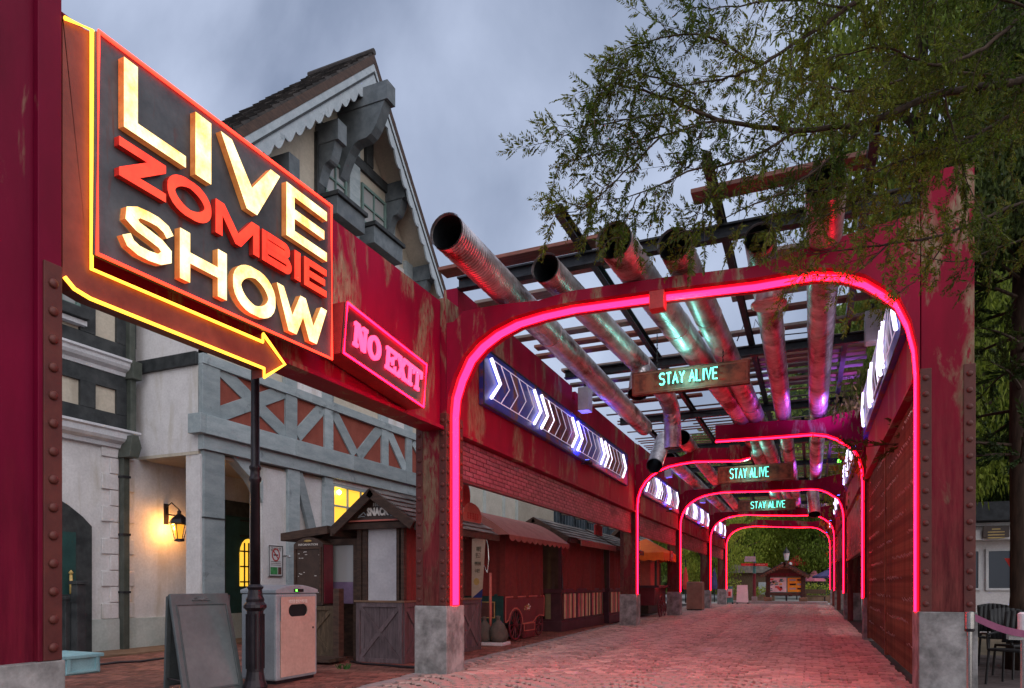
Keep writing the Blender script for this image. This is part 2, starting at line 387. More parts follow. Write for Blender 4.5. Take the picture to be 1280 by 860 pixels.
# ============================================================ GROUND
b = MB(); b.quad((-400, -60, -.03), (400, -60, -.03), (400, 600, -.03), (-400, 600, -.03)); tagit(part(b, 'ground', 'earth'), kind='structure')
b = MB(); b.quad((-60, 55.2, -.012), (60, 55.2, -.012), (60, 110, -.012), (-60, 110, -.012)); tagit(part(b, 'plaza', 'plaza'), kind='structure')
def curbx(y): return -5.93-.048*(y-8)
b = MB(); b.quad((-6.2, 2, -.016), (1.9, 2, -.016), (2.2, 56, -.016), (-9, 56, -.016)); 
cobpath = tagit(part(b, 'path', 'cobble_joint'), kind='structure')
# fan-laid cobbles: one loose piece per stone; the nearest ones are objects of their own
rc = random.Random(3); stones = []
wcol = 1.52
for c in range(-5, 3):
    xc = c*wcol-.35
    k = 0; y0 = 5.5
    while y0 < 56.:
        n = 6
        for i in range(n):
            u = (i+.5+(.5 if k % 2 else 0)*.96)/n*2-1
            if u > 1: u -= 2
            x = xc+u*wcol/2; y = y0+(1-u*u)*.52 + (.045 if c % 2 else 0)
            if x < curbx(y)+.12 or x > 1.36+.0*y or y < 7.2 or y > 55.9: continue
            stones.append((x, y, -u*.9, wcol/n))
        y0 += .19; k += 1
def stone(b, x, y, a, wd, h):
    wd *= .5*rc.uniform(.88, .96); ln = .19*.5*rc.uniform(.84, .93); z = h+rc.uniform(-.004, .006)
    if rc.random() < .10: ln *= .80
    if rc.random() < .34: wd *= rc.uniform(.66, .80)
    ca, sa = math.cos(a*.55), math.sin(a*.55); n = len(b.v)
    for zz, q in ((-.016, 1.), (z, .93)):
        for p, r in ((-1, -1), (1, -1), (1, 1), (-1, 1)):
            dx, dy = p*wd*q, r*ln*q+p*wd*q*a*1.15
            b.v.append((x+dx, y+dy, zz+rc.uniform(-.0015, .0015)))
    for f in ((4, 5, 6, 7), (0, 1, 5, 4), (1, 2, 6, 5), (2, 3, 7, 6), (3, 0, 4, 7)): b.f.append(tuple(n+i for i in f)); b.m.append(0)
stones.sort(key=lambda s: s[0]**2+s[1]**2)
vis = [s for s in stones if CY-0+F*CH/((-SN*s[0]+CS*s[1])) < 870]
near = set(id(s) for s in vis[:290])
sb = MB()
for s in stones:
    if id(s) not in near: stone(sb, *s, .010)
tagit(part(sb, 'cobblestones', 'cobble', cobpath), kind='stuff')
cme = []
for k in range(6):
    q = MB(); stone(q, 0, 0, 0, .25, .010); cme.append(mesh_of(q, 'cobble', 'cobble'))
for s in vis[:290]: inst(rc.choice(cme), 'cobble', cobpath, (s[0], s[1], 0), (0, 0, s[2]*.9))
b = MB()
for i in range(40):
    y = 6+i*1.2; b.box(curbx(y)-.13, curbx(y)+.1, y, y+1.185, -.05, .006)
tagit(part(b, 'kerb', 'curb_stone'), kind='structure')
# herringbone red pavers on the left
b = MB(); b.quad((-15.5, 2, -.022), (-5.9, 2, -.022), (-8.2, 56, -.022), (-15.5, 56, -.022)); pave = tagit(part(b, 'pavement', 'cobble_joint'), kind='structure')
pv = []
L_, w_ = .23, .115
for i in range(-30, 110):
    for j in range(-30, 90):
        ox = -15.2+i*w_; oy = 3+i*w_+j*4*w_
        if not 0 < oy < 42: continue
        pv.append((ox+w_, oy+w_/2, L_, w_)); pv.append((ox+w_/2, oy+w_*2, w_, L_))
rot = math.radians(45); seen = []
c45, s45 = math.cos(.35), math.sin(.35)
for (x, y, dx, dy) in pv:
    X = (x+11)*c45-(y-12)*s45-11; Y = (x+11)*s45+(y-12)*c45+12
    d = -SN*X+CS*Y
    if d < 4: continue
    px = CX+F*(CS*X+SN*Y)/d; py = CY+F*CH/d
    if not (60 < px < 800 and py < 880 and X < curbx(Y)-.16 and Y < 40): continue
    seen.append((X, Y, dx, dy, d))
seen.sort(key=lambda s: s[4])
q = MB(); q.box(-.5, .5, -.5, .5, -.02, 0.0); pme = mesh_of(q, 'brick', 'red_brick_paver')
for i, (X, Y, dx, dy, d) in enumerate(seen):
    z = rc.uniform(-.004, .003)
    if i < 295: inst(pme, 'brick', pave, (X, Y, z), (0, 0, .35), (dx-.009, dy-.009, 1))
if len(seen) > 295:
    q = MB()
    for (X, Y, dx, dy, d) in seen[295:]:
        z = rc.uniform(-.004, .003); ux, uy = Vector((c45, s45, 0))*(dx-.009)/2, Vector((-s45, c45, 0))*(dy-.009)/2; c = Vector((X, Y, z))
        e = (c-ux-uy, c+ux-uy, c+ux+uy, c-ux+uy); q.quad(*e)
        for k in range(4): q.quad(e[k]-Vector((0, 0, .02)), e[(k+1) % 4]-Vector((0, 0, .02)), e[(k+1) % 4], e[k])
    tagit(part(q, 'bricks', 'red_brick_paver', pave), kind='stuff')
# far plaza edge: low stone step before the kiosk
b = MB(); b.box(-6.2, 1.2, 57.2, 60, 0, .16); tagit(part(b, 'kerb', 'curb_stone'), kind='structure')
# wooden step along the house foot
b = MB(); b.box(-14.35, -13.2, 6, 17, -.01, .04); tagit(part(b, 'pavement', 'step_brown'), kind='structure')

# ============================================================ STEEL PORTALS
q = MB(); prof = [(.038, 0), (.036, .012), (.024, .021), (.001, .024)]
q.tube([(z, 0, 0) for r, z in prof], [max(r, .001) for r, z in prof], 10)
rivet_x = mesh_of(q, 'rivet', 'rivet_strip', True)
def rivet(parent, pos, normal, s=1.):
    o = inst(rivet_x, 'rivet', parent, pos, scale=(s, s, s)); o.rotation_euler = Vector(normal).to_track_quat('X', 'Z').to_euler(); return o
def strip(root, name, x0, x1, y0, y1, z0, z1, nrm, sp=.213, real=True, stag=0):
    b = MB(); b.box(x0, x1, y0, y1, z0, z1); p = part(b, 'rivet_strip', 'rivet_strip', root, bev=.004)
    cx_, cy_ = (x0+x1)/2, (y0+y1)/2
    if nrm[0]: cx_ = x1 if nrm[0] > 0 else x0
    else: cy_ = y0 if nrm[1] < 0 else y1
    z = z0+.1
    pts = []
    while z < z1-.05: pts.append((cx_, cy_, z)); z += sp
    if real:
        for c in pts: rivet(p, c, nrm)
def column(root, x0, x1, y0, y1, ztop, side, rivets=True, base=1.14, zstrip=4.35):
    b = MB(); b.box(x0-.02, x1+.02, y0-.02, y1+.02, -.03, base); part(b, 'concrete_base', 'concrete', root, bev=.012)
    b = MB(); b.box(x0+.012, x1-.012, y0+.012, y1-.012, base, ztop); part(b, 'column', 'red_column', root, bev=.006)
    sw = .13; e = .0
    # corner angles on the face towards the viewer and on the corridor face
    strip(root, '', x0, x0+sw, y0-.004, y0+.0115, base+.002, zstrip, (0, -1, 0), real=rivets)
    strip(root, '', x1-sw, x1, y0-.004, y0+.0115, base+.002, zstrip, (0, -1, 0), real=rivets)
    if side == 'L' and ztop < 6.4:
        strip(root, '', x1-.0115, x1+.004, y0+.002, y0+.12, base+.003, zstrip-.001, (1, 0, 0), real=rivets)
        strip(root, '', x1-.0115, x1+.004, y1-.12, y1, base+.003, zstrip-.001, (1, 0, 0), real=rivets)
INNER = [(0, 1.15), (0, 4.35), (.03, 4.65), (.13, 4.95), (.30, 5.22), (.52, 5.43), (.80, 5.60), (1.15, 5.73), (1.6, 5.80), (2.1, 5.84)]
def arch_path(XL, XR, ZT=0., ZR=0., ZM=0.):
    """inner edge of the arch from the left column foot to the right column foot"""
    l = [(XL+x, z+ZT*(z > 5)) for x, z in INNER]; wdt = XR-XL
    mid = [(XL+wdt*.5, 5.76+ZM), (XL+wdt*.7, 5.70+ZM+.03*(ZM > 0))]
    r = [(XR-x*.8, z-.02+ZR*min(1, max(0, (z-4.4)/1.1))-(.08 if x > .5 else 0)) for x, z in INNER[:9]][::-1]
    return l+mid+r
def portal(name_label, XL, YL, XR, YR, ztl, ztr, dep, cut=None, rl=False, rr=False, nw=.15, nofs=.13, hh=.24, ymm=(0, 0)):
    root = thing('steel_portal', name_label, 'steel portal', (XL, YL, 0), group='neon-lit steel portals across the walkway')
    column(root, XL-.58, XL, YL, YL+dep, ztl, 'L', rl)
    column(root, XR, XR+.62, YR, YR+dep, ztr, 'R', rr)
    path = arch_path(XL, XR, .06, .20, .14) if rl and hh < .3 else arch_path(XL, XR)
    def yat(x): return YL+(YR-YL)*(x-XL)/(XR-XL)
    segs = [path] if cut is None else cut(path)
    for sgi, sg in enumerate(segs):
        pts, yfun = (sg, yat) if cut is None else sg
        b = MB()
        cpts = [p for p in pts if p[1] > 4.3]
        outer = []
        for (x, z) in cpts:
            t = (x-XL)/(XR-XL); zo = max(6.02, z+hh-.07) if hh < .3 else z+hh
            if t < .25: zo = 6.0+.04*math.sin(t*12)-(.16 if t < .03 else .02)
            if t > .74: zo = (6.12 if hh < .3 else 5.95)+(t-.74)*1.2
            outer.append((x, max(zo, z+.05)))
        n = len(cpts)
        for i in range(n-1):
            (xa, za), (xb, zb) = cpts[i], cpts[i+1]; (_, oa), (_, ob_) = outer[i], outer[i+1]
            ya, yb = yfun(xa)+.01, yfun(xb)+.01
            A = [(xa, ya, za), (xb, yb, zb), (xb, yb, ob_), (xa, ya, oa)]; Bk = [(x, y+dep-.02, z) for x, y, z in A]
            if abs(xb-xa) > 1e-4:
                b.quad(*A); b.quad(Bk[1], Bk[0], Bk[3], Bk[2]); b.quad(A[3], A[2], Bk[2], Bk[3])
            b.quad(A[1], A[0], Bk[0], Bk[1])
            if i == 0: b.quad(A[0], A[3], Bk[3], Bk[0])
            if i == n-2: b.quad(A[2], A[1], Bk[1], Bk[2])
        part(b, 'arch_beam', 'red_girder', root)
        # light strip let into the inner face
        b = MB(); pr_ = []
        for i, (x, z) in enumerate(pts):
            x0_, z0_ = pts[max(i-1, 0)]; x1_, z1_ = pts[min(i+1, len(pts)-1)]
            d = Vector((x1_-x0_, z1_-z0_)).normalized(); nx, nz_ = d.y, -d.x
            o = .016 if dep < .61 else .03; y = yfun(x)+nofs
            pr_.append(((x+nx*o, y, z+nz_*o), (x+nx*o, y+nw, z+nz_*o), (x+nx*.002, y+nw+.01, z+nz_*.002), (x+nx*.002, y-.01, z+nz_*.002)))
        for a, c in zip(pr_[:-1], pr_[1:]):
            for k in range(3): b.quad(a[k], a[k+1], c[k+1], c[k])
            b.quad(a[3], a[0], c[0], c[3])
        ns_ = part(b, 'neon_strip', 'neon_edge', root)
        b = MB(); pr_ = []
        for i, (x, z) in enumerate(pts):
            x0_, z0_ = pts[max(i-1, 0)]; x1_, z1_ = pts[min(i+1, len(pts)-1)]
            d = Vector((x1_-x0_, z1_-z0_)).normalized(); nx, nz_ = d.y, -d.x; y = yfun(x)+nofs; o1 = (.016 if dep < .61 else .03)+.004; o2 = o1+.012+(.02 if dep > .61 else 0)
            pr_.append(((x+nx*o1, y+nw*.13, z+nz_*o1), (x+nx*o2, y+nw*.3, z+nz_*o2), (x+nx*o2, y+nw*.7, z+nz_*o2), (x+nx*o1, y+nw*.87, z+nz_*o1)))
        for a, c in zip(pr_[:-1], pr_[1:]):
            for k in range(3): b.quad(a[k], a[k+1], c[k+1], c[k])
        part(b, 'neon_core', 'neon_pink', ns_)
    return root
ZT1 = (.07, .22)
portal('nearest red steel portal with a broad pink neon strip, peeling paint and riveted columns', -5.55, 10.04, 1.33, 10.5, 6.27, 6.95, .60, None, True, True, .30, .15)
def cut2(path):
    L2 = [p for p in path if p[0] < -2.0]; L2.append((-1.9, 5.83))
    R2 = [p for p in path if p[0] > -1.0]; R2.insert(0, (-2.55, 5.72))
    return [(L2, lambda x: 24.61), (R2, lambda x: 20.76)]
g2 = portal('second portal, its arch broken into two staggered neon halves', -5.8, 24.61, 1.33, 20.76, 6.62, 6.62, .62, cut2, True, True, .10, .04, .42)
b = MB(); b.box(-2.55, -2.2, 24.5, 24.75, 5.75, 6.25); part(b, 'joint_plate', 'red_girder', g2, bev=.01)
g3 = portal('third portal from the front, joined by a small box at mid beam', -5.8, 33.6, 1.33, 32.5, 6.62, 6.7, .62, None, False, False, .10, .04, .42)
portal('fourth portal from the front, seen under the third', -5.8, 44.5, 1.33, 45.2, 6.62, 6.7, .62, None, False, False, .10, .04, .45)
portal('farthest portal, framing the notice kiosk', -5.8, 53.3, 1.33, 54.8, 6.62, 6.7, .62, None, False, False, .10, .04, .45)
g1_ = bpy.data.objects['steel_portal']; c = wy(823, 385, 10.35); b = MB(); b.box(c.x-.11, c.x+.11, 10.2, 10.4, c.z-.06, 5.86); part(b, 'joint_plate', 'sign_red', g1_, bev=.01)
# pillar at the left picture edge
r0 = thing('steel_pillar', 'crimson steel pillar beside the yellow neon arrow, cut by the left picture edge', 'steel pillar', (-5.95, 3.2, 0))
b = MB(); b.box(-6.1, -5.40, 2.6, 3.585, -.1, .905); part(b, 'concrete_base', 'concrete', r0, bev=.012)
b = MB(); b.box(-6.08, -5.48, 2.65, 3.545, .905, 7.2); part(b, 'column', 'red_plain', r0)
b = MB(); b.box(-5.479, -5.422, 3.385, 3.567, .906, 7.2); part(b, 'flange', 'red_plain', r0, bev=.006)
strip(r0, '', -5.424, -5.408, 3.42, 3.562, .908, 4.0, (1, 0, 0), sp=.218)
b = MB(); b.box(-5.479, -5.422, 2.66, 2.9, .906, 7.2); part(b, 'flange', 'red_plain', r0, bev=.006)
tagit(single(MB().box(-5.478, -5.38, 2.92, 3.06, 5.25, 5.75), 'switch_box', 'steel_dark', 'small black box fixed to the crimson pillar at the left picture edge', 'switch box', (-5.43, 3.0, 5.25), bev=.01))

# ============================================================ SIDE WALLS
q = MB(); q.box(-.5, .5, -.5, .5, -.5, .5); brickme = mesh_of(q, 'brick', 'brick_red_metal')
def brick_panel(root, X, sgn, y0, y1, z0, z1, indiv=False):
    """hanging panel of red metal bricks; sgn is the side it faces"""
    b = MB(); b.box(min(X, X-sgn*.08), max(X, X-sgn*.08), y0, y1, z0, z1); part(b, 'brick_backing', 'brick_grout', root)
    rows = max(3, round((z1-z0)/.088)); h = (z1-z0)/rows; L = .30; cells = []
    for r in range(rows):
        y = y0+.012-(L/2 if r % 2 else 0)
        while y < y1:
            a, c = max(y, y0+.01), min(y+L, y1-.01)
            if c-a > .05: cells.append((a, c, z0+r*h, z0+(r+1)*h))
            y += L
    cells.sort(key=lambda c: c[0]); lim = 290 if indiv else 0
    for a, c, z, zz in cells[:lim]: inst(brickme, 'brick', root, (X+sgn*(.007+rc.uniform(0, .006)), (a+c)/2, (z+zz)/2), (0, 0, 0), (.026, c-a-.014, zz-z-.012))
    if cells[lim:]:
        b = MB()
        for a, c, z, zz in cells[lim:]:
            o = .012+rc.uniform(0, .006); b.box(min(X, X+sgn*o), max(X, X+sgn*o), a+.007, c-.007, z+.006, zz-.006)
        tagit(part(b, 'bricks', 'brick_red_metal', root), kind='stuff')
def wall_left(label, y0, y1, indiv=False, X=-5.66, zt=6.66, brick=(3.40, 4.12), step=True):
    root = thing('steel_side_wall', label, 'steel wall', (X, y0, 3.4), group='crimson steel side walls above the stalls')
    ym = y0+(y1-y0)*.47
    b = MB(); b.box(X-.28, X, y0, ym, 4.17, zt+.03); b.box(X-.28, X-.004, ym+.28, y1, 4.172, zt-.02); b.box(X-.28, X-.002, ym+.001, ym+.279, 4.171, zt-.28)
    part(b, 'girder', 'red_girder', root)
    b = MB(); b.box(X-.30, X+.05, y0, y1, 4.11, 4.169); part(b, 'lower_flange', 'red_girder', root, bev=.005)
    brick_panel(root, X-.12, 1, y0+.05, y1-.05, brick[0], brick[1]-.02, indiv)
    b = MB(); b.box(X-.2, X-.10, y0+.04, y1-.04, brick[0]-.05, brick[0]-.003); part(b, 'bottom_rail', 'cart_maroon', root)
    for k in range(1, 4):
        yy = y0+(y1-y0)*k/4
        rr = MB(); rr.box(X-.015, X+.006, yy, yy+.09, 4.2, 4.55) if k == 2 else rr.box(X-.01, X+.004, yy, yy+.02, 4.18, zt-.3)
        part(rr, 'seam', 'red_girder', root)
    return root
b0 = thing('steel_side_wall', 'crimson steel wall carrying the show sign, peeling paint near its right end', 'steel wall', (-5.75, 6.8, 4.1), group='crimson steel side walls above the stalls')
b = MB(); b.box(-5.95, -5.66, 3.72, 10.04, 4.13, 6.22); part(b, 'girder', 'red_girder', b0)
b = MB(); b.box(-5.98, -5.58, 3.72, 10.03, 4.07, 4.129); part(b, 'lower_flange', 'red_girder', b0, bev=.004)
wl_ = wall_left('long crimson side wall with the longest chevron sign, above the snack booth and market carts', 10.66, 24.57, True); wl_.rotation_euler.z = .0125
wall_left('left crimson side wall above the orange-roofed cart', 25.25, 33.58, X=-5.84)
wall_left('left crimson side wall between third and fourth portal', 34.24, 44.48, X=-5.84)
wall_left('left crimson side wall in the farthest bay', 45.14, 53.28, X=-5.84)
def wall_right(label, y0, y1, fill, X=1.36):
    root = thing('steel_side_wall', label, 'steel wall', (X, y0, 3.4), group='crimson steel side walls above the stalls')
    b = MB(); b.box(X, X+.28, y0, y1, 4.38, 6.72); part(b, 'girder', 'red_girder', root)
    b = MB(); b.box(X-.06, X+.45, y0, y1, 4.32, 4.379); part(b, 'lower_flange', 'red_girder', root, bev=.005)
    if fill == 'mesh':
        Xm = X+.07; y1m = y1-.02
        b = MB(); b.box(Xm+.05, Xm+.09, y0+.02, y1m, .06, 4.32); part(b, 'backing_sheet', 'rust_mesh', root)
        n = 0; y = y0+.06
        barb = MB(); barb.box(-.012, .012, -.014, .014, -2.08, 2.08); bme = mesh_of(barb, 'bar', 'rust_mesh')
        while y < y1m-.03:
            inst(bme, 'bar', root, (Xm, y, 2.2)); y += .11 if y < y0+7 else .16
        z = .25
        hb = MB(); hb.box(-.010, .010, -(y1m-y0)/2+.03, (y1m-y0)/2-.03, -.012, .012); hme = mesh_of(hb, 'crossbar', 'rust_mesh')
        while z < 4.2: inst(hme, 'crossbar', root, (Xm+.02, (y0+y1m)/2, z)); z += .62
        b = MB()
        for r in range(11):
            y = y0+.3
            while y < y1m-.3:
                zz = .38+r*.36; hz_ = .17+rc.uniform(-.02, .03); (b.prism([(Xm+.045, y, zz), (Xm+.045, y+.06, zz), (Xm-.02, y+.06, zz+hz_), (Xm-.02, y, zz+hz_)], (0.004, 0, .004)) if math.sin(y*1.3+r*2.4)+rc.uniform(-.5, .5) > -.2 else None)
                y += .105
        tagit(part(b, 'louvres', 'mesh_slot', root), kind='stuff')
        for yy in (y0+.03, (y0+y1m)/2, y1m-.06):
            b = MB(); b.box(Xm-.04, Xm+.045, yy, yy+.1, .06, 4.31); part(b, 'frame_post', 'rust_mesh', root)
    else:
        brick_panel(root, X+.05, -1, y0+1.2, y1-.3, fill[0], 4.28)
        b = MB(); b.box(X+.02, X+.16, y0+1.2, y1-.3, fill[0]-.07, fill[0]-.003); part(b, 'bottom_rail', 'cart_maroon', root)
        b = MB(); b.box(X+.05, X+.25, y1-.9, y1-.5, .0, 4.32); part(b, 'side_post', 'red_column', root)
    return root
wall_right('right crimson side wall filled below with rusty barred mesh', 11.11, 20.74, 'mesh')
wall_right('right crimson side wall with a deep hanging brick shutter behind the second portal', 21.4, 32.46, (2.55,))
wall_right('right crimson side wall between third and fourth portal', 33.14, 45.18, (2.9,))
wall_right('right crimson side wall in the farthest bay', 45.84, 54.78, (2.9,))

# ============================================================ NEON CHEVRON PANELS
def chev_panel(label, X, sgn, y0, y1, z0, z1, ngroup, nper):
    root = thing('chevron_sign', label, 'neon sign', (X, (y0+y1)/2, z0), group='blue panels with white neon chevrons')
    b = MB(); b.box(min(X, X-sgn*.09), max(X, X-sgn*.09), y0, y1, z0, z1); part(b, 'panel', 'blue_panel', root, bev=.006)
    b = MB(); fw = .03
    for a in ((y0, y1, z0, z0+fw), (y0, y1, z1-fw, z1), (y0, y0+fw, z0+fw, z1-fw), (y1-fw, y1, z0+fw, z1-fw)): b.box(min(X, X+sgn*.012), max(X, X+sgn*.012), *a)
    part(b, 'frame', 'steel_dark', root)
    m0, m1 = z0+.17, z1-.17; zm = (m0+m1)/2
    gl = (y1-y0-.7)/ngroup; st = gl/(nper+.0); xo = X+sgn*.05; tip = .42
    for g in range(ngroup):
        ys = y0+.25+g*gl
        for k in range(nper):
            y = ys+k*st; thick = k in (0, nper-1); r = (.034 if thick else .011)
            b = MB(); b.tube([(xo, y, m1), (xo, y+tip, zm), (xo, y, m0)], r, 8)
            part(b, 'chevron_tube', 'neon_white' if thick or (k == 1 and g % 2) else 'neon_white_dim', root, smooth=True)
        ye = ys+(nper-1)*st
        b = MB(); b.tube([(xo, ys, m1), (xo, ye, m1)], .009, 6); b.tube([(xo, ys, m0), (xo, ye, m0)], .009, 6)
        part(b, 'outline_tube', 'neon_white_dim', root)
        if g % 2 == 0: continue
        b = MB(); b.prism([(X+sgn*.004, ys, m1), (X+sgn*.004, ye, m1), (X+sgn*.004, ye+tip, zm), (X+sgn*.004, ye, m0), (X+sgn*.004, ys, m0), (X+sgn*.004, ys+tip, zm)], (sgn*.012, 0, 0))
        part(b, 'rust_plate', 'stay_board', root)
    return root
cpn = chev_panel('longest blue neon chevron panel, on the left wall beside the nearest arch', -5.56, 1, 11.5, 23.1, 4.85, 5.93, 4, 6); cpn.rotation_euler.z = .0125; cpn.location.x -= .085
chev_panel('blue neon chevron panel on the left wall just past the second portal', -5.74, 1, 25.6, 33.2, 4.85, 5.93, 3, 5)
chev_panel('blue neon chevron panel on the left wall between third and fourth portal', -5.74, 1, 34.8, 43.8, 4.85, 5.93, 3, 5)
chev_panel('farthest blue neon chevron panel on the left wall', -5.74, 1, 46, 52.8, 4.85, 5.93, 2, 5)
chev_panel('blue neon chevron panel on the right wall above the rusty mesh', 1.27, -1, 12.0, 20.4, 5.32, 6.5, 3, 5)
chev_panel('blue neon chevron panel on the right wall just past the second portal', 1.27, -1, 22, 31.5, 5.32, 6.5, 3, 5)
chev_panel('blue neon chevron panel on the right wall between third and fourth portal', 1.27, -1, 34, 44, 5.32, 6.5, 3, 5)
chev_panel('farthest blue neon chevron panel on the right wall', 1.27, -1, 46.5, 54, 5.32, 6.5, 2, 5)
# speakers and blue uplights, one of each per bay
def speaker(x, y, z, label):
    root = thing('loudspeaker', label, 'loudspeaker', (x, y, z), group='pale loudspeakers on top of the side walls')
    b = MB(); b.box(x-.15, x+.15, y-.17, y+.17, z, z+.62); part(b, 'cabinet', 'light_grey_box', root, bev=.02)
    b = MB(); b.box(x-.03, x+.03, y-.03, y+.03, z+.62, z+.8); part(b, 'bracket', 'steel_dark', root)
speaker(-5.42, 17.3, 6.02, 'grey loudspeaker on the left wall above the longest chevron panel')
speaker(-5.5, 29.3, 6.02, 'grey loudspeaker on the left wall in the second bay')
speaker(-5.5, 39.2, 6.02, 'grey loudspeaker on the left wall in the third bay')
speaker(-5.5, 49.2, 6.02, 'grey loudspeaker on the left wall in the farthest bay')
speaker(1.15, 15.6, 6.35, 'grey loudspeaker on the right wall above the rusty mesh')
speaker(1.15, 27.0, 6.35, 'grey loudspeaker on the right wall in the second bay')
def uplight(x, y, z, sgn, label):
    root = thing('blue_uplight', label, 'spotlight', (x, y, z), group='blue spotlights under the chevron panels')
    b = MB(); b.beam((x-sgn*.2, y, z-.03), (x+sgn*.10, y, z-.03), (0, .04, 0), (0, 0, .03)); part(b, 'arm', 'black_metal', root)
    b = MB(); b.box(x-.07, x+.07, y-.14, y+.14, z-.02, z+.06); part(b, 'housing', 'black_metal', root, bev=.01)
    b = MB(); b.box(x-.05, x+.05, y-.11, y+.11, z+.0605, z+.066); part(b, 'lens', 'blue_lamp', root)
    l = bpy.data.lights.new('blue_light', 'SPOT'); l.energy = 130; l.color = (.14, .10, 1.); l.spot_size = 1.9; l.spot_blend = .6; l.shadow_soft_size = .08
    o = bpy.data.objects.new('blue_light', l); COL.objects.link(o); o.parent = root; o.location = (0, 0, .1)
    l.energy = 130 if sgn > 0 else 250; l.color = (.14, .10, 1.) if sgn > 0 else (.42, .14, 1.)
    o.rotation_euler = Vector((-sgn*.32 if sgn > 0 else -.5, 0, 1)).to_track_quat('-Z', 'Y').to_euler()
uplight(-5.30, 17.2, 4.66, 1, 'blue spotlight under the longest chevron panel on the left wall')
uplight(-5.5, 29.8, 4.66, 1, 'blue spotlight on the left wall just past the second portal')
uplight(-5.5, 39.5, 4.66, 1, 'blue spotlight on the left wall between third and fourth portal')
uplight(-5.5, 49.5, 4.66, 1, 'farthest blue spotlight on the left wall')
uplight(1.02, 19.9, 5.0, -1, 'blue spotlight on the right wall above the rusty mesh')
uplight(1.02, 30.5, 5.0, -1, 'blue spotlight on the right wall just past the second portal')
uplight(1.02, 42.5, 5.0, -1, 'blue spotlight on the right wall between third and fourth portal')
uplight(1.02, 52., 5.0, -1, 'farthest blue spotlight on the right wall')

# ============================================================ ROOF GRID
pg = thing('pergola_roof', 'open roof grid of dark steel beams and reddish planks over the walkway', 'pergola', (-2.2, 10.5, 6.6))
for i, y in enumerate((10.55, 16.2, 21.6, 26.8, 32.0, 37.2, 42.4, 47.6, 52.8)):
    b = MB(); x0, x1 = -5.62, 1.42
    b.box(x0, x1, y, y+.16, 6.80, 6.83); b.box(x0, x1, y, y+.16, 6.62, 6.65); b.box(x0, x1, y+.07, y+.09, 6.65, 6.80)
    part(b, 'steel_beam', 'steel_dark', pg)
for x, y0 in ((-3.35, 9.4), (-1.22, 9.0), (.70, 9.2), (-5.2, 12.6), (-4.3, 24), (-2.3, 23), (-.25, 24.5)):
    b = MB(); b.box(x-.05, x-.03, y0, 56, 6.835, 7.0); b.box(x-.03, x+.06, y0, 56, 6.98, 7.0); b.box(x-.03, x+.06, y0, 56, 6.835, 6.855)
    part(b, 'purlin', 'steel_dark', pg)
pl = [(13.2, -5.9, -2.2, 0), (15.0, -5.9, -2.6, 1), (17.0, -2.0, 1.2, 0), (18.3, -1.5, 1.2, 1), (19.9, -6.0, -2.2, 0), (20.4, -1.2, 1.2, 0), (11.3, -1.0, 1.3, 1), (15.6, -6.1, -1.9, 1), (13.0, -1.0, 1.2, 1), (14.8, -1.3, 1.2, 1), (18.7, -3.6, 1.25, 0), (20.0, -5.6, 1.1, 1), (21.8, -6.1, 1.2, 0), (22.8, -6.0, 1.2, 1), (10.05, -1.55, .75, 1), (10.72, -6.0, -2.6, 1), (11.5, -5.6, -3.0, 0), (12.25, -6.05, -3.9, 0), (12.3, -.9, 1.25, 0), (14.3, -6.2, -3.4, 0), (13.9, -1.4, 1.3, 0), (16.9, -5.9, -2.4, 0), (15.9, -1.75, 1.25, 0), (17.9, -2.3, 1.2, 1), (19.3, -6.0, 1.2, 0), (18.2, -6.1, -3.9, 0), (21.0, -1.6, 1.2, 1), (20.6, -6.2, -2.9, 1), (22.3, -5.2, .5, 1)]
y = 23.2
while y < 56:
    a = rc.choice((-6.1, -6.1, -5.2, -3.7)); c = rc.choice((1.25, 1.25, .9, -1.1))
    pl.append((y, a, c, rc.random() < .5)); y += rc.uniform(.36, .6)
for y, a, c, k in pl:
    b = MB(); h = .34 if y < 13 else (.26 if y < 21 else .11); b.box(a, c, y-h/2, y+h/2, 7.002, 7.065 if y < 21 else 7.03); o = part(b, 'plank', 'plank_red' if k else 'plank_grey', pg, bev=.006)
b = MB(); b.tube([(-4.6, 21.8, 6.75), (-3.9, 21.6, 6.45), (-3.2, 21.7, 6.75), (-2.1, 21.5, 6.72), (-1.2, 21.7, 6.9), (-.4, 21.4, 6.8), (.6, 21.5, 6.95)], .014, 6)
b.tube([(-1.5, 16.0, 6.9), (-1.35, 15.9, 7.2), (-1.2, 16.1, 6.95), (-1.1, 15.8, 7.25), (-.9, 16.2, 6.98), (0.4, 16.1, 6.9), (.5, 15.9, 7.15)], .014, 6)
part(b, 'cable', 'black_metal', pg)
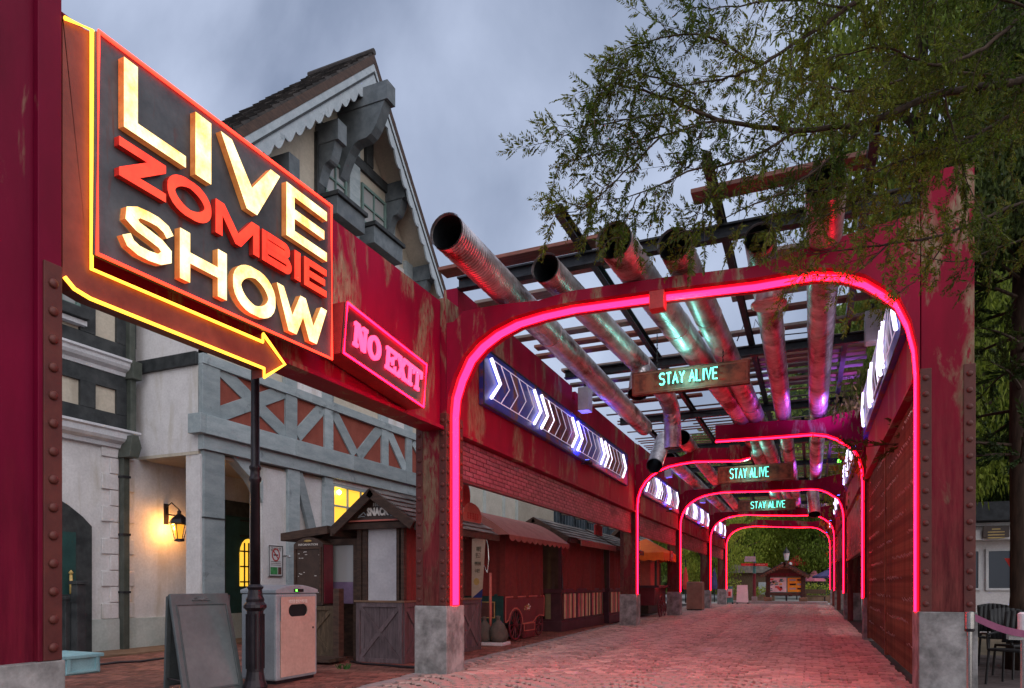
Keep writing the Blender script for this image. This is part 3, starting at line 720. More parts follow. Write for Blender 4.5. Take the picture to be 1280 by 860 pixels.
# ------------------------------------------------------------ ducts
def duct(label, pts, r, collars=(), open_ends=(True, True), name='metal_duct', step=.09, flare=None):
    r *= .94; root = thing(name, label, 'metal duct', pts[0], group='corrugated metal ducts under the roof grid')
    P = []; pts = [Vector(p) for p in pts]
    for a, c in zip(pts[:-1], pts[1:]):
        n = max(2, int((c-a).length/step)); n = min(n, 260)
        P += [a.lerp(c, i/n) for i in range(n)]
    P.append(pts[-1]); rs = [r*(1.012 if i % 2 else .988) for i in range(len(P))]
    b = MB(); b.tube(P, rs, 22, caps=False)
    inner = P[:60][::-1] if len(P) > 60 else P[::-1]
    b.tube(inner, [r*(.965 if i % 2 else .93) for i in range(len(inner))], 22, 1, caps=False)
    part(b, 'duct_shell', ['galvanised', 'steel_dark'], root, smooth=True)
    d = (P[1]-P[0]).normalized()
    b = MB(); b.tube([P[0]-d*.012, P[0]+d*.03], r*1.03, 22, caps=False); b.tube([P[0]+d*.03, P[0]-d*.012], r*.95, 22, caps=False)
    n = len(b.v); 
    part(b, 'end_rim', 'galvanised', root, smooth=True)
    for t in collars:
        i = min(int(t*(len(P)-1)), len(P)-2); d = (P[i+1]-P[i]).normalized()
        b = MB(); b.tube([P[i], P[i]+d*.10], r*1.045, 22); part(b, 'collar', 'galvanised', root, smooth=False)
    if len(P) > 60:
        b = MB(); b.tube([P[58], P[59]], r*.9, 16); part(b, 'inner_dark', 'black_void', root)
    return root
ZD = 6.34
duct('leftmost duct, open mouth nearest the gabled house and ending in a torn stub', [(-4.58, 8.3, ZD), (-4.70, 21.1, ZD)], .265, (.33, .66))
duct('second duct from the left, bending down short of the broken arch', [(-3.72, 9.85, ZD), (-3.42, 15.3, ZD), (-3.38, 17.7, ZD-.02), (-3.36, 18.25, ZD-.22), (-3.36, 18.45, ZD-.6), (-3.36, 18.47, 5.12)], .235, (.55, .86))
duct('third duct from the left, catching the teal sign light', [(-2.54, 9.45, ZD), (-1.78, 21.2, ZD), (-1.75, 50, ZD)], .275, (.1, .2, .3, .45, .6, .8))
duct('fourth duct from the left, directly above the nearest teal sign', [(-1.78, 9.9, ZD), (-1.42, 22, ZD), (-1.05, 50, ZD)], .25, (.08, .17, .27, .4, .55, .75))
duct('fifth duct from the left, with a flanged joint behind the nearest arch', [(-.65, 10.2, ZD), (-.74, 26, ZD), (-.72, 50, ZD)], .225, (.045, .1, .16, .22, .3, .4, .55, .75))
duct('rightmost duct, red mouth half hidden by the tree twigs', [(.17, 9.1, ZD), (.21, 32, ZD), (.2, 34, ZD)], .25, (.2, .36, .52, .7, .86))
duct('duct with a black mouth just behind the second portal, left of centre', [tuple(gp(853, 547, ZD)), (-4.35, 48, ZD)], .26, (.3, .6))
duct('far left duct emerging behind the broken arch half', [tuple(gp(836, 574, ZD)), (-5.1, 50, ZD)], .27, (.3, .6))
duct('short grey duct stub pointing down with a black mouth beside the second portal', [tuple(dz(818, 582, 21.)), tuple(dz(830, 548, 22.6))], .26)
duct('short pale duct stub hanging low at the right under the fourth portal', [tuple(dz(1018, 643, 31)), tuple(dz(1016, 616, 31.6))], .28)
duct('flared duct elbow beside the left end of the nearest teal sign', [tuple(dz(797, 492, 14.6)), tuple(dz(800, 470, 14.8)), tuple(dz(803, 458, 15.3))], .22)
fl = thing('duct_flange', 'loose red-lit round flange under the fifth duct, behind the nearest arch', 'duct flange', tuple(dz(960, 386, 10.6)))
b = MB(); c = dz(961, 384, 10.8); b.lathe(c, [(.22, .0), (.27, .03), (.27, .06), (.2, .09), (.2, .25)], 22); part(b, 'rim', 'galvanised', fl, smooth=False)
for x, y, z, mat, lab in ((941, 548, 22.5, 'red_lamp', 'tiny red signal lamp on the roof grid'), (1049, 578, 26, 'green_lamp', 'tiny green signal lamp by the right wall')):
    r_ = thing('signal_lamp', lab, 'lamp', tuple(dz(x, y, z))); c = dz(x, y, z)
    b = MB(); b.lathe(c, [(.05, 0), (.07, .04), (.05, .1), (.01, .12)], 10); part(b, 'lens', mat, r_, smooth=True)
    b = MB(); b.tube([c+Vector((0, 0, .12)), c+Vector((0, 0, .6))], .015, 6); part(b, 'stem', 'steel_dark', r_)
# ============================================================ SHOW SIGN
XS = -5.37          # front of the slate panel
sg = thing('show_sign', 'big black sign with glowing words LIVE ZOMBIE SHOW, ringed by red neon', 'sign', (XS, 5.5, 4.3))
cn = [wx(118, 318, XS), wx(414, 450, XS), wx(413.5, 258, XS), wx(120, 38, XS)]
b = MB(); b.prism([c-Vector((.045, 0, 0)) for c in cn], (.045, 0, 0)); part(b, 'panel', 'sign_slate', sg, bev=.006)
b = MB(); mid = sum(cn, Vector())/4; pts = [c+(mid-c).normalized()*.012+Vector((.02, 0, 0)) for c in cn]
b.tube(pts, .016, 8, closed=True); part(b, 'neon_border', 'neon_red', sg, smooth=True)
def stroke(b, pts, wd, m, x0, dep, closed=False, ms=1):
    """thick stroke through (y, z) points in the sign plane, pushed out by dep"""
    n = len(pts); L, R = [], []
    for i, p in enumerate(pts):
        p = Vector(p)
        a = Vector(pts[i-1]) if (i > 0 or closed) else None; c = Vector(pts[(i+1) % n]) if (i < n-1 or closed) else None
        d1 = (p-a).normalized() if a is not None else None; d2 = (c-p).normalized() if c is not None else None
        d = ((d1 or d2)+(d2 or d1)).normalized(); nn = Vector((-d.y, d.x)); k = 1.
        if d1 and d2: k = 1/max(.45, nn.dot(Vector((-d1.y, d1.x))))
        wv = wd if not isinstance(wd, list) else wd[i]
        L.append(p+nn*wv/2*k); R.append(p-nn*wv/2*k)
    for i in range(n if closed else n-1):
        j = (i+1) % n
        f = [(x0+dep, *L[i]), (x0+dep, *R[i]), (x0+dep, *R[j]), (x0+dep, *L[j])]; g = [(x0, q[1], q[2]) for q in f]
        b.quad(*f, m); b.quad(f[0], f[3], g[3], g[0], ms); b.quad(f[2], f[1], g[1], g[2], ms)
        if not closed and i == 0: b.quad(f[1], f[0], g[0], g[1], ms)
        if not closed and i == n-2: b.quad(f[3], f[2], g[2], g[3], ms)
def glyph(ch, y0, y1, z0, z1, wv, wh, x0, dep, b=None):
    b = b or MB(); k = [0]
    P_ = lambda u, v: (y0+u*(y1-y0), z0+v*(z1-z0))
    def poly(uv):
        b.prism([(x0, *P_(*p)) for p in uv], (dep+k[0]*.0015, 0, 0), 0, 1); k[0] += 1
    a, h = wv/(y1-y0), wh/(z1-z0)
    if ch == 'I': poly([(0, 0), (1, 0), (1, 1), (0, 1)])
    if ch == 'L': poly([(0, 0), (1, 0), (1, h), (a, h), (a, 1), (0, 1)])
    if ch == 'E': poly([(0, 0), (1, 0), (1, h), (a, h), (a, .5-h/2), (.93, .5-h/2), (.93, .5+h/2), (a, .5+h/2), (a, 1-h), (1, 1-h), (1, 1), (0, 1)])
    if ch == 'V': poly([(0, 1), (a*1.08, 1), (.5, .42), (1-a*1.08, 1), (1, 1), (.5+a*.55, 0), (.5-a*.55, 0)])
    if ch == 'Z': poly([(0, 1), (1, 1), (1, 1-h*.9), (.42, h), (1, h), (1, 0), (0, 0), (0, h*.9), (.58, 1-h), (0, 1-h)])
    if ch == 'H': poly([(0, 0), (a, 0), (a, .5-h/2), (1-a, .5-h/2), (1-a, 0), (1, 0), (1, 1), (1-a, 1), (1-a, .5+h/2), (a, .5+h/2), (a, 1), (0, 1)])
    if ch == 'M': poly([(0, 0), (a, 0), (a, .62), (.5-a*.42, 0), (.5+a*.42, 0), (1-a, .62), (1-a, 0), (1, 0), (1, 1), (1-a*1.25, 1), (.5, .36), (a*1.25, 1), (0, 1)])
    if ch == 'W': q = a*.95; poly([(0, 1), (q, 1), (.29, .42), (.5-q*.42, 1), (.5+q*.42, 1), (.71, .42), (1-q, 1), (1, 1), (.78, 0), (.63, 0), (.5, .5), (.37, 0), (.22, 0)])
    if ch == 'N': poly([(0, 0), (a, 0), (a, .62), (1-a, 0), (1, 0), (1, 1), (1-a, 1), (1-a, .38), (a, 1), (0, 1)])
    if ch == 'O':
        cy, cz, ry, rz = (y0+y1)/2, (z0+z1)/2, (y1-y0-wv)/2, (z1-z0-wh)/2; n = 28
        pts = [(cy+ry*math.cos(t*6.2832/n), cz+rz*math.sin(t*6.2832/n)) for t in range(n)]
        stroke(b, pts, [abs(math.cos(t*6.2832/n))**1.*wv*.55+abs(math.sin(t*6.2832/n))*wh*.55+.42*min(wv, wh) for t in range(n)], 0, x0, dep, True)
    if ch == 'B':
        poly([(0, 0), (a, 0), (a, 1), (0, 1)])
        for v0, v1, r in ((0, .54, 1.), (.5, 1., .94)):
            za, zb = z0+v0*(z1-z0)+wh/2, z0+v1*(z1-z0)-wh/2; cz, rz = (za+zb)/2, (zb-za)/2; ym = y1-(1-r)*(y1-y0)-wv/2-rz
            pts = [(y0+wv*.8, za)]+[(ym+rz*1.1*math.cos(t), cz+rz*math.sin(t)) for t in [(-90+22.5*i)*math.pi/180 for i in range(9)]]+[(y0+wv*.8, zb)]
            k[0] += 1; stroke(b, pts, wh*1.0 if v0 else wh*1.05, 0, x0, dep+k[0]*.0015)
    if ch == 'S':
        S = [(.95, .73), (.86, .86), (.68, .925), (.48, .925), (.28, .90), (.14, .80), (.13, .68), (.26, .585), (.5, .53), (.74, .465), (.87, .36), (.87, .23), (.72, .11), (.5, .075), (.28, .08), (.11, .15), (.03, .30)]
        iy, iz = (y1-y0)-wv*.55, (z1-z0)-wh*.55
        pts = [(y0+wv*.28+u*iy, z0+wh*.28+(v-.5)*.93*iz+.5*iz) for u, v in S]
        stroke(b, pts, [wh*.9]*2+[wh*.85]*3+[wv*.95]*2+[wh*.9]*3+[wv*.95]*2+[wh*.85]*3+[wh*.9]*2, 0, x0, dep)
    return b
XL_ = -5.285
def zrow(tx, ty, bx, by): return wx(bx, by, XL_).z, wx(tx, ty, XL_).z
rows = {'live': (zrow(157, 71, 155, 157), (('L', 156, 233.4), ('I', 245.4, 265), ('V', 277, 351), ('E', 359, 409.5))),
        'zombie': (zrow(159, 174, 153, 219), (('Z', 151, 209.5), ('O', 211, 266.5), ('M', 271.5, 326), ('B', 329.5, 366), ('I', 370, 377.5), ('E', 382, 410))),
        'show': (zrow(228, 284, 226, 347), (('S', 153, 220), ('H', 226, 284.5), ('O', 292, 345.5), ('W', 347, 409.5)))}
print('sign rows', {k: v[0] for k, v in rows.items()})
for rn, ((za, zb), ls) in rows.items():
    red = rn == 'zombie'
    if rn == 'show': za, zb = wx(226, 347, XL_).z, wx(226, 284, XL_).z
    for ch, xa, xb in ls:
        ya, yb = wx(xa, 300, XL_).y, wx(xb, 300, XL_).y; e = .012 if ch in 'OS' else 0
        wv = (.130 if rn == 'live' else .112) if not red else .086; wh = (.105 if rn == 'live' else .102) if not red else .076
        if ch == 'I': wv = yb-ya
        m = glyph(ch, ya, yb, za-e, zb+e, wv, wh, XS+.005, .07 if not red else .06)
        part(m, 'letter', ['letter_red' if red else 'letter_cream', 'letter_side_red' if red else 'letter_side_glow'], sg)
# arrow board
XA = -5.44
ab = thing('arrow_sign', 'brown arrow-shaped board outlined in yellow neon, wrapping under the black show sign', 'sign', (XA, 5, 4.1))
ar = [(78, 24), (112, 39), (111.4, 337), (326, 428), (326, 417.5), (353.5, 456), (327.5, 472), (327.5, 461), (110, 374), (90, 362), (77.5, 347)]
AP = [wx(x, y, XA) for x, y in ar]; y00 = 3.585
outl = [Vector((XA, y00, AP[0].z+.06)), *AP, Vector((XA, y00, AP[-1].z+.12))]
b = MB(); b.prism([p-Vector((.14, 0, 0)) for p in outl], (.14, 0, 0)); part(b, 'board', 'arrow_board', ab)
b = MB(); b.tube([p+Vector((.03, 0, 0)) for p in AP[:8]+AP[8:]], .0165, 8); part(b, 'neon_outline', 'neon_yellow', ab, smooth=True)
for yy in (4.4, 5.2, 6.0):
    b = MB(); b.box(-5.66, XA-.141, yy, yy+.06, 4.1, 4.16); part(b, 'bracket', 'steel_dark', ab)
# NO EXIT
XE = -5.33
ne = thing('no_exit_sign', 'tilted dark red box sign reading NO EXIT in pink neon', 'sign', (XE, 8, 4.4))
q4 = [wx(427, 441, XE), wx(529, 510, XE), wx(533, 456.5, XE), wx(432, 377, XE)]
b = MB(); b.prism([c-Vector((.30, 0, 0)) for c in q4], (.30, 0, 0)); part(b, 'box', ['noexit_panel'], ne, bev=.006)
b = MB(); b.prism([c+(c-sum(q4, Vector())/4)*.004-Vector((.295, 0, 0)) for c in q4], (.28, 0, 0), caps=False); part(b, 'edge_band', 'sign_red', ne)
b = MB(); b.tube([c+Vector((.018, 0, 0))+(sum(q4, Vector())/4-c)*.02 for c in q4], .014, 8, closed=True); part(b, 'neon_border', 'neon_pink', ne, smooth=True)
ex, ez = (q4[1]-q4[0]), (q4[3]-q4[0]); o0 = q4[0]
def uvp(u, v, x=0): p = o0+ex*u+ez*v; return (p.x+x, p.y, p.z)
def slab(ch, u0, u1, v0=.27, v1=.74):
    b = MB(); a = .22*(u1-u0) if ch != 'I' else .42*(u1-u0); h = (v1-v0)*.15; k = [0]; U = lambda u: u0+u*(u1-u0)
    def poly(pts): b.prism([uvp(u, v, .012) for u, v in pts], (.03+k[0]*.0015, 0, 0)); k[0] += 1
    R = lambda a0, a1, b0, b1: poly([(a0, b0), (a1, b0), (a1, b1), (a0, b1)])
    um = (u0+u1)/2
    if ch == 'I': R(um-a/2, um+a/2, v0, v1); R(u0, u1, v0, v0+h); R(u0, u1, v1-h, v1)
    if ch == 'T': R(um-a/2, um+a/2, v0, v1); R(um-a*1.1, um+a*1.1, v0, v0+h); R(u0, u1, v1-h, v1); R(u0, u0+a*.5, v1-h*2.3, v1-h*.5); R(u1-a*.5, u1, v1-h*2.3, v1-h*.5)
    if ch == 'E': R(U(.1), U(.1)+a, v0, v1); R(u0, u1, v0, v0+h); R(u0, u1, v1-h, v1); R(U(.2), U(.72), (v0+v1)/2-h/2, (v0+v1)/2+h/2); R(u1-a*.5, u1, v0, v0+h*2.2); R(u1-a*.5, u1, v1-h*2.2, v1); R(U(.62), U(.75), (v0+v1)/2-h*1.2, (v0+v1)/2+h*1.2)
    if ch == 'N': R(U(.08), U(.08)+a*.7, v0, v1); R(U(.85)-a*.2, U(.85)+a*.5, v0, v1); poly([(U(.08), v1), (U(.08)+a*1.3, v1), (U(.85)+a*.5, v0), (U(.85)-a*.8, v0)]); R(u0, U(.34), v0, v0+h); R(u0, U(.2), v1-h, v1); R(U(.62), u1, v1-h, v1)
    if ch == 'X': poly([(U(.05), v1), (U(.05)+a*1.25, v1), (U(.95), v0), (U(.95)-a*1.25, v0)]); poly([(U(.95)-a*.8, v1), (U(.95), v1), (U(.05)+a*.8, v0), (U(.05), v0)]); R(u0, U(.4), v0, v0+h); R(U(.6), u1, v0, v0+h); R(u0, U(.4), v1-h, v1); R(U(.6), u1, v1-h, v1)
    if ch == 'O':
        n = 24; rin = [(um+(u1-u0)*.26*math.cos(t*6.2832/n), (v0+v1)/2+(v1-v0)*.35*math.sin(t*6.2832/n)) for t in range(n)]; ro = [(um+(u1-u0)*.5*math.cos(t*6.2832/n), (v0+v1)/2+(v1-v0)*.52*math.sin(t*6.2832/n)) for t in range(n)]
        for i in range(n):
            j = (i+1) % n; A, B_, C_, D_ = uvp(*ro[i], .042), uvp(*ro[j], .042), uvp(*rin[j], .042), uvp(*rin[i], .042); b.quad(D_, A, B_, C_)
            b.quad(uvp(*ro[i], .01), uvp(*ro[j], .01), B_, A); b.quad(uvp(*rin[j], .01), uvp(*rin[i], .01), D_, C_)
    part(b, 'letter', 'neon_hot', ne)
for ch, u0, u1 in (('N', .09, .225), ('O', .245, .39), ('E', .455, .575), ('X', .585, .725), ('I', .735, .80), ('T', .81, .93)): slab(ch, u0, u1)
# STAY ALIVE
LET = {'S': [[(1, .88), (.75, 1), (.25, 1), (0, .8), (.12, .58), (.85, .44), (1, .22), (.75, 0), (.2, 0), (0, .12)]], 'T': [[(0, 1), (1, 1)], [(.5, 1), (.5, 0)]], 'A': [[(0, 0), (.5, 1), (1, 0)], [(.2, .36), (.8, .36)]], 'Y': [[(0, 1), (.5, .5), (1, 1)], [(.5, .5), (.5, 0)]], 'L': [[(0, 1), (0, 0), (.85, 0)]], 'I': [[(.5, 1), (.5, 0)]], 'V': [[(0, 1), (.5, 0), (1, 1)]], 'E': [[(.9, 1), (0, 1), (0, 0), (.9, 0)], [(0, .5), (.75, .5)]]}
def stay(label, xl, xr, Y, za, zb, tw, hw, tilt=0., off=.0):
    root = thing('hanging_sign', label, 'sign', ((xl+xr)/2, Y, za), group='hanging STAY ALIVE signs')
    b = MB(); b.box(xl, xr, Y, Y+.12, za, zb); part(b, 'board', 'stay_board', root, bev=.006)
    b = MB(); g = .035
    for q in ((xl+g, xr-g, za+g, za+g*1.7), (xl+g, xr-g, zb-g*1.7, zb-g), (xl+g, xl+g*1.7, za+g*1.7, zb-g*1.7), (xr-g*1.7, xr-g, za+g*1.7, zb-g*1.7)): b.box(q[0], q[1], Y-.008, Y+.001, q[2], q[3])
    part(b, 'moulding', 'plank_red', root)
    s = 'STAY ALIVE'; cw = tw/8.05; x = (xl+xr)/2-tw/2+off; zc = (za+zb)/2+.02
    for ch in s:
        if ch == ' ': x += cw*.5; continue
        b = MB(); wd = cw*.70 if ch != 'I' else cw*.15
        for path in LET[ch]: b.tube([(x+u*wd, Y-.05, zc-hw/2+v*hw) for u, v in path], .017 if hw > .2 else .015, 6)
        part(b, 'neon_letter', 'neon_cyan', root, smooth=True); x += wd+cw*.26
    for xx in (xl+.55*(xr-xl)*.4, xr-.5):
        b = MB(); b.tube([(xx, Y+.06, zb), (xx, Y+.06, 6.64)], .008, 5)
        for i in range(int((6.6-zb)/.08)): b.tube([(xx-.012*(i % 2), Y+.06-.012*((i+1) % 2), zb+.02+i*.08), (xx+.012*(i % 2), Y+.06+.012*((i+1) % 2), zb+.07+i*.08)], .014, 5)
        part(b, 'chain', 'steel_dark', root)
    l = bpy.data.lights.new('sign_light', 'POINT'); l.shadow_soft_size = .03; l.energy = 14; l.color = (.22, 1., .82)
    o = bpy.data.objects.new('sign_light', l); COL.objects.link(o); o.parent = root; W[o] = W[root]; o.location = (off, -.35, zc-za)
    return root
stay('nearest and largest hanging STAY ALIVE sign in teal neon letters', -3.38, -1.08, 14.0, 5.39, 5.86, 1.10, .22, off=-.02)
stay('middle hanging STAY ALIVE sign, over the third portal', -3.11, -.55, 26.0, 5.17, 5.78, 1.28, .34, off=-.2)
stay('farthest and smallest hanging STAY ALIVE sign', -3.5, -.7, 38.0, 5.33, 5.90, 1.62, .34, off=.05)

# ============================================================ HALF-TIMBERED HOUSES
XF, XB = -12.45, -14.35
hs = thing('timbered_house', 'half-timbered gabled house with grey beams, rust panels and a jettied corner porch', 'house', (-13, 11.24, 0))
YE = 29.15
# gable outline (roof line) from the photograph, on the barge plane
XG = -11.6
apx = wx(466, 66, XG); lft = wx(292, 160, XG); rgt = wx(553, 350, XG)
sL = (apx.z-lft.z)/(apx.y-lft.y); sR = (apx.z-rgt.z)/(rgt.y-apx.y)
print('gable', apx, sL, sR)
ybl, ybr = apx.y-6.2, apx.y+6.0
def roofz(y): return apx.z-(apx.y-y)*sL if y < apx.y else apx.z-(y-apx.y)*sR
b = MB()
wallp = [(XF-.03, 11.24, 4.5), (XF-.03, YE, 4.5), (XF-.03, YE, 9.), (XF-.03, ybr, roofz(ybr)-.35), (XF-.03, apx.y, apx.z-.4), (XF-.03, 11.26, roofz(11.26)-.3)]
b.prism(wallp, (-.25, 0, 0)); part(b, 'front_wall', 'plaster_cream', hs)
b = MB(); b.box(XB-6, XF-.03, 11.24, 11.5, 4.47, 11.3); part(b, 'side_wall', 'plaster', hs)
b = MB(); b.box(XB-.2, XF-.03, 11.24, 15.9, 4.40, 4.468); part(b, 'soffit', 'plaster_cream', hs)
b = MB(); b.box(XB-.2, XB, 11.12, 16.2, 0, 4.4); part(b, 'porch_back_wall', 'plaster', hs)
b = MB(); b.box(XB+.0, XF-.05, 15.6, 15.8, 0, 4.4); part(b, 'porch_end_wall', 'plaster_cream', hs)
b = MB(); b.box(XB+.001, XB+.06, 11.12, 16, 0, .72); part(b, 'plinth', 'base_green', hs)
b = MB(); b.box(XF-.35, XF-.04, 13.1, YE, 0, 4.4); part(b, 'ground_wall', 'plaster', hs)
# roof slabs, tiles, barges
def slope(y0, y1, off0, off1, xa, xb, name, mat, **k):
    b = MB(); s_ = 1
    P_ = [(xa, y0, roofz(y0)+off0), (xa, y1, roofz(y1)+off0), (xa, y1, roofz(y1)+off1), (xa, y0, roofz(y0)+off1)]
    b.prism(P_, (xb-xa, 0, 0)); return part(b, name, mat, hs, **k)
for ya, yb in ((ybl, apx.y), (apx.y, ybr)):
    slope(ya, yb, -.30, -.08, -13.9, XG-.02, 'roof_slab', 'plaster_cream')
    L = math.hypot(yb-ya, roofz(yb)-roofz(ya)); n = 26; d = Vector((0, yb-ya, roofz(yb)-roofz(ya))).normalized(); nn = Vector((0, -d.z, d.y)); 
    if nn.z < 0: nn = -nn
    up = ya if roofz(ya) < roofz(yb) else yb; o = Vector((0, up, roofz(up))); d = (Vector((0, apx.y, apx.z))-o).normalized(); st = L/n
    b = MB()
    for i in range(n):
        for j in range(8):
            x1 = XG+.02-j*.28; x0 = x1-.265; a = o+d*(i*st)-nn*.06; c = o+d*((i+1)*st+.02)-nn*.06
            th = .05+rc.uniform(0, .02)
            P_ = [Vector((x0, 0, 0))+a, Vector((x1, 0, 0))+a, Vector((x1, 0, 0))+c, Vector((x0, 0, 0))+c]
            b.prism([P_[0]+nn*.03, P_[1]+nn*.03, P_[2], P_[3]], nn*th)
    tagit(part(b, 'roof_tiles', 'tile_dark', hs), kind='stuff')
    # barge: dark top trim, broad pale board with scalloped lower edge
    slope(ya, yb, -.32, -.055, XG-.02, XG+.05, 'verge_trim', 'wood_brown')
    b = MB(); kx = XG-.01
    W0, W1 = .33, 1.02; ns = 17
    lo = [];
    for i in range(ns*6+1):
        t = i/(ns*6); y = ya+(yb-ya)*t; ph = (i % 6)/6; sc_ = abs(math.sin(ph*math.pi)); lo.append((kx, y, roofz(y)-W1*(1.)+.12-.17*sc_))
    up_ = [(kx, yb, roofz(yb)-W0), (kx, ya, roofz(ya)-W0)]
    for p, q in zip(lo[:-1], lo[1:]):
        b.prism([p, q, (kx, q[1], roofz(q[1])-W0), (kx, p[1], roofz(p[1])-W0)], (.05, 0, 0))
    part(b, 'barge_board', 'timber_light_blue', hs)
    slope(ya, yb, -.62, -.55, XG+.04, XG+.065, 'barge_bead', 'timber_dark')
b = MB(); b.tube([(XG+.05, apx.y, apx.z+.02), (-13.9, apx.y, apx.z+.02)], .09, 10); part(b, 'ridge_cap', 'tile_dark', hs)
# brackets carrying the roof
def bracket(y, z, xo, wd, hh, drop, mat='timber_slate', cap='timber_slate'):
    b = MB(); b.box(XF, xo, y-wd/2, y+wd/2, z-hh, z); part(b, 'purlin_end', cap, hs)
    b = MB(); x1 = xo-.12; n = 10; pr_ = [(XF, y-wd*.42, z-hh-.002), (x1, y-wd*.42, z-hh-.002)]
    for i in range(n+1):
        t = i/n; x = x1+(XF+.1-x1)*t; zz = z-hh-drop*(t+.16*math.sin(t*6.283))
        pr_.append((x, y-wd*.42, zz-.02))
    pr_.append((XF, y-wd*.42, z-hh-drop-.1))
    b.prism(pr_, (0, wd*.84, 0)); part(b, 'bracket', mat, hs)
pA = wx(484, 118, -10.9); bracket(pA.y-.02, pA.z+.24, -10.75, .40, .52, 1.75)
pB = wx(428, 162, -11.7); bracket(pB.y, pB.z+.2, -11.7, .38, .55, 1.0)
pC = wx(510, 236, -11.7); bracket(pC.y, pC.z+.2, -11.7, .38, .55, .9)
pD = wx(368, 205, -11.7); bracket(pD.y, pD.z+.2, -11.7, .38, .55, .9)
pE = wx(541, 340, -11.7); bracket(pE.y, pE.z+.2, -11.7, .38, .5, .8)
XT = XF+.07
def tb(x0, y0, x1, y1, wpx, mat='timber_grey', dep=.10, X=XF, name='timber', root=None, parent=None):
    """timber on the wall plane between two sighted points; wpx is its width in metres"""
    a, c = wx(x0, y0, X), wx(x1, y1, X); d = (c-a).normalized(); nn = Vector((0, -d.z, d.y))
    bb = MB(); bb.beam(a-Vector((dep*.3, 0, 0)), c-Vector((dep*.3, 0, 0)), nn*wpx, (dep, 0, 0)); return part(bb, name, mat, root or hs, bev=.006)
def vb(px, z0, z1, wm, mat='timber_grey', dep=.09, X=XF, root=None):
    y = wx(px, 500, X).y; bb = MB(); bb.box(X-.03, X+dep, y-wm/2, y+wm/2, z0, z1); return part(bb, 'timber', mat, root or hs, bev=.006)
def hb(y0, y1, z0, z1, mat='timber_grey', dep=.11, X=XF, cuts=(), name='timber', root=None):
    ys = [y0, *cuts, y1]
    for a, c in zip(ys[:-1], ys[1:]): bb = MB(); bb.box(X-.03, X+dep, a+.004, c-.004, z0, z1); part(bb, name, mat, root or hs, bev=.008)
# upper floor frieze: top rail, X braces over rust panels, stepped rails
zt = wx(251, 442, XF).z; zb2 = wx(252, 520, XF).z; zb3 = wx(251, 544.7, XF).z; zb4 = wx(250, 560.6, XF).z; zt2 = wx(251, 455, XF).z
print('house z', zt, zt2, zb2, zb3, zb4)
hb(11.24, 22.8, zt2, zt, cuts=(14.9, 18.2, 21.6), dep=.12)
hb(11.22, 22.8, zb3+.02, zb2, cuts=(14.1, 16.6, 19.4), dep=.24)
hb(11.23, 22.8, zb4-.02, zb3+.018, cuts=(15.2, 18.6), dep=.14)
b = MB(); b.box(XF-.03, XF+.05, 22.8, YE, 0, 9.); part(b, 'boarded_wall', 'board_cream', hs)
for yy in (22.85, 24.15, 25.6, 27.55, 29.0): bb = MB(); bb.box(XF+.05, XF+.13, yy-.06, yy+.10, 0, 9.); part(bb, 'batten', 'base_green', hs)
b = MB(); b.box(XF-.06, XF+.02, 11.6, 22.8, zb2, zt2); part(b, 'rust_panel', 'plaster_rust', hs)
b = MB(); b.box(XF-.14, XF+.24, 11.06, 11.215, zb3+.02, zb2+.01); part(b, 'timber', 'timber_grey', hs, bev=.008)
hb(11.24, 11.75, zb2, zt2, dep=.10)
for x in (361.5, 408.5, 479, 509, 524.5, 556): vb(x, zb2+.002, zt2-.002, .42 if x < 400 else .36)
for iq, q in enumerate(((272, 460, 356, 543), (270, 519, 355, 489), (370, 545, 404, 507), (414, 513, 442, 568), (446, 571, 474, 535), (484, 540, 505, 587), (515, 552, 523, 566))): tb(*q, .34, dep=.08+.004*iq)
# floor above the frieze: studs and light panels
for x in (361, 408, 478, 509, 540): vb(x, zt+.002, 12.3, .42)
b = MB(); b.box(XF-.02, XF+.012, wx(368, 470, XF).y+.1, wx(403, 490, XF).y-.0, zt+.002, 12.); part(b, 'light_panel', 'plaster', hs); b = MB(); b.box(XF-.02, XF+.012, wx(483, 500, XF).y, wx(505, 490, XF).y, zt+.002, 12.); part(b, 'light_panel', 'plaster', hs)
# dark belt on the jetty side
b = MB(); b.box(XB, XF-.02, 11.16, 11.24, wx(250, 455, XF).z-.02, zt+.03); part(b, 'timber', 'timber_dark', hs, bev=.006)
# ground floor front: porch post, wall with brace, window
yP0, yP1 = wx(251, 600, XF).y, wx(278, 600, XF).y
b = MB(); b.box(XF-.42, XF+.02, 11.26, yP0+.02, 0, 4.4); part(b, 'porch_post_white_side', 'plaster', hs)
b = MB(); b.box(XF-.42, XF+.08, yP0+.02, yP1, 0, zb4-.03); o = part(b, 'porch_post', 'timber_grey', hs, bev=.01)
b = MB(); b.box(XF-.43, XF+.095, yP0+.01, yP1+.01, 2.98, 3.01); part(b, 'post_seam', 'timber_dark', hs)
yW0 = wx(328, 700, XF).y
b = MB(); b.box(XF-.30, XF+.01, yW0, 14.1, 0, 4.4); part(b, 'porch_return_wall', 'plaster', hs)
vb(364.5, 0, zb4-.03, .44); vb(408.5, 0, zb4-.03, .36)
tb(371, 592, 389, 663, .30); 
yw = wx(413, 600, XF).y; yw2 = yw+3.4
zt_w = wx(413, 604, XF).z
b = MB(); b.box(XF-.02, XF+.03, yw+.01, yw2, zt_w+.02, zb4-.03); part(b, 'light_panel', 'plaster', hs)
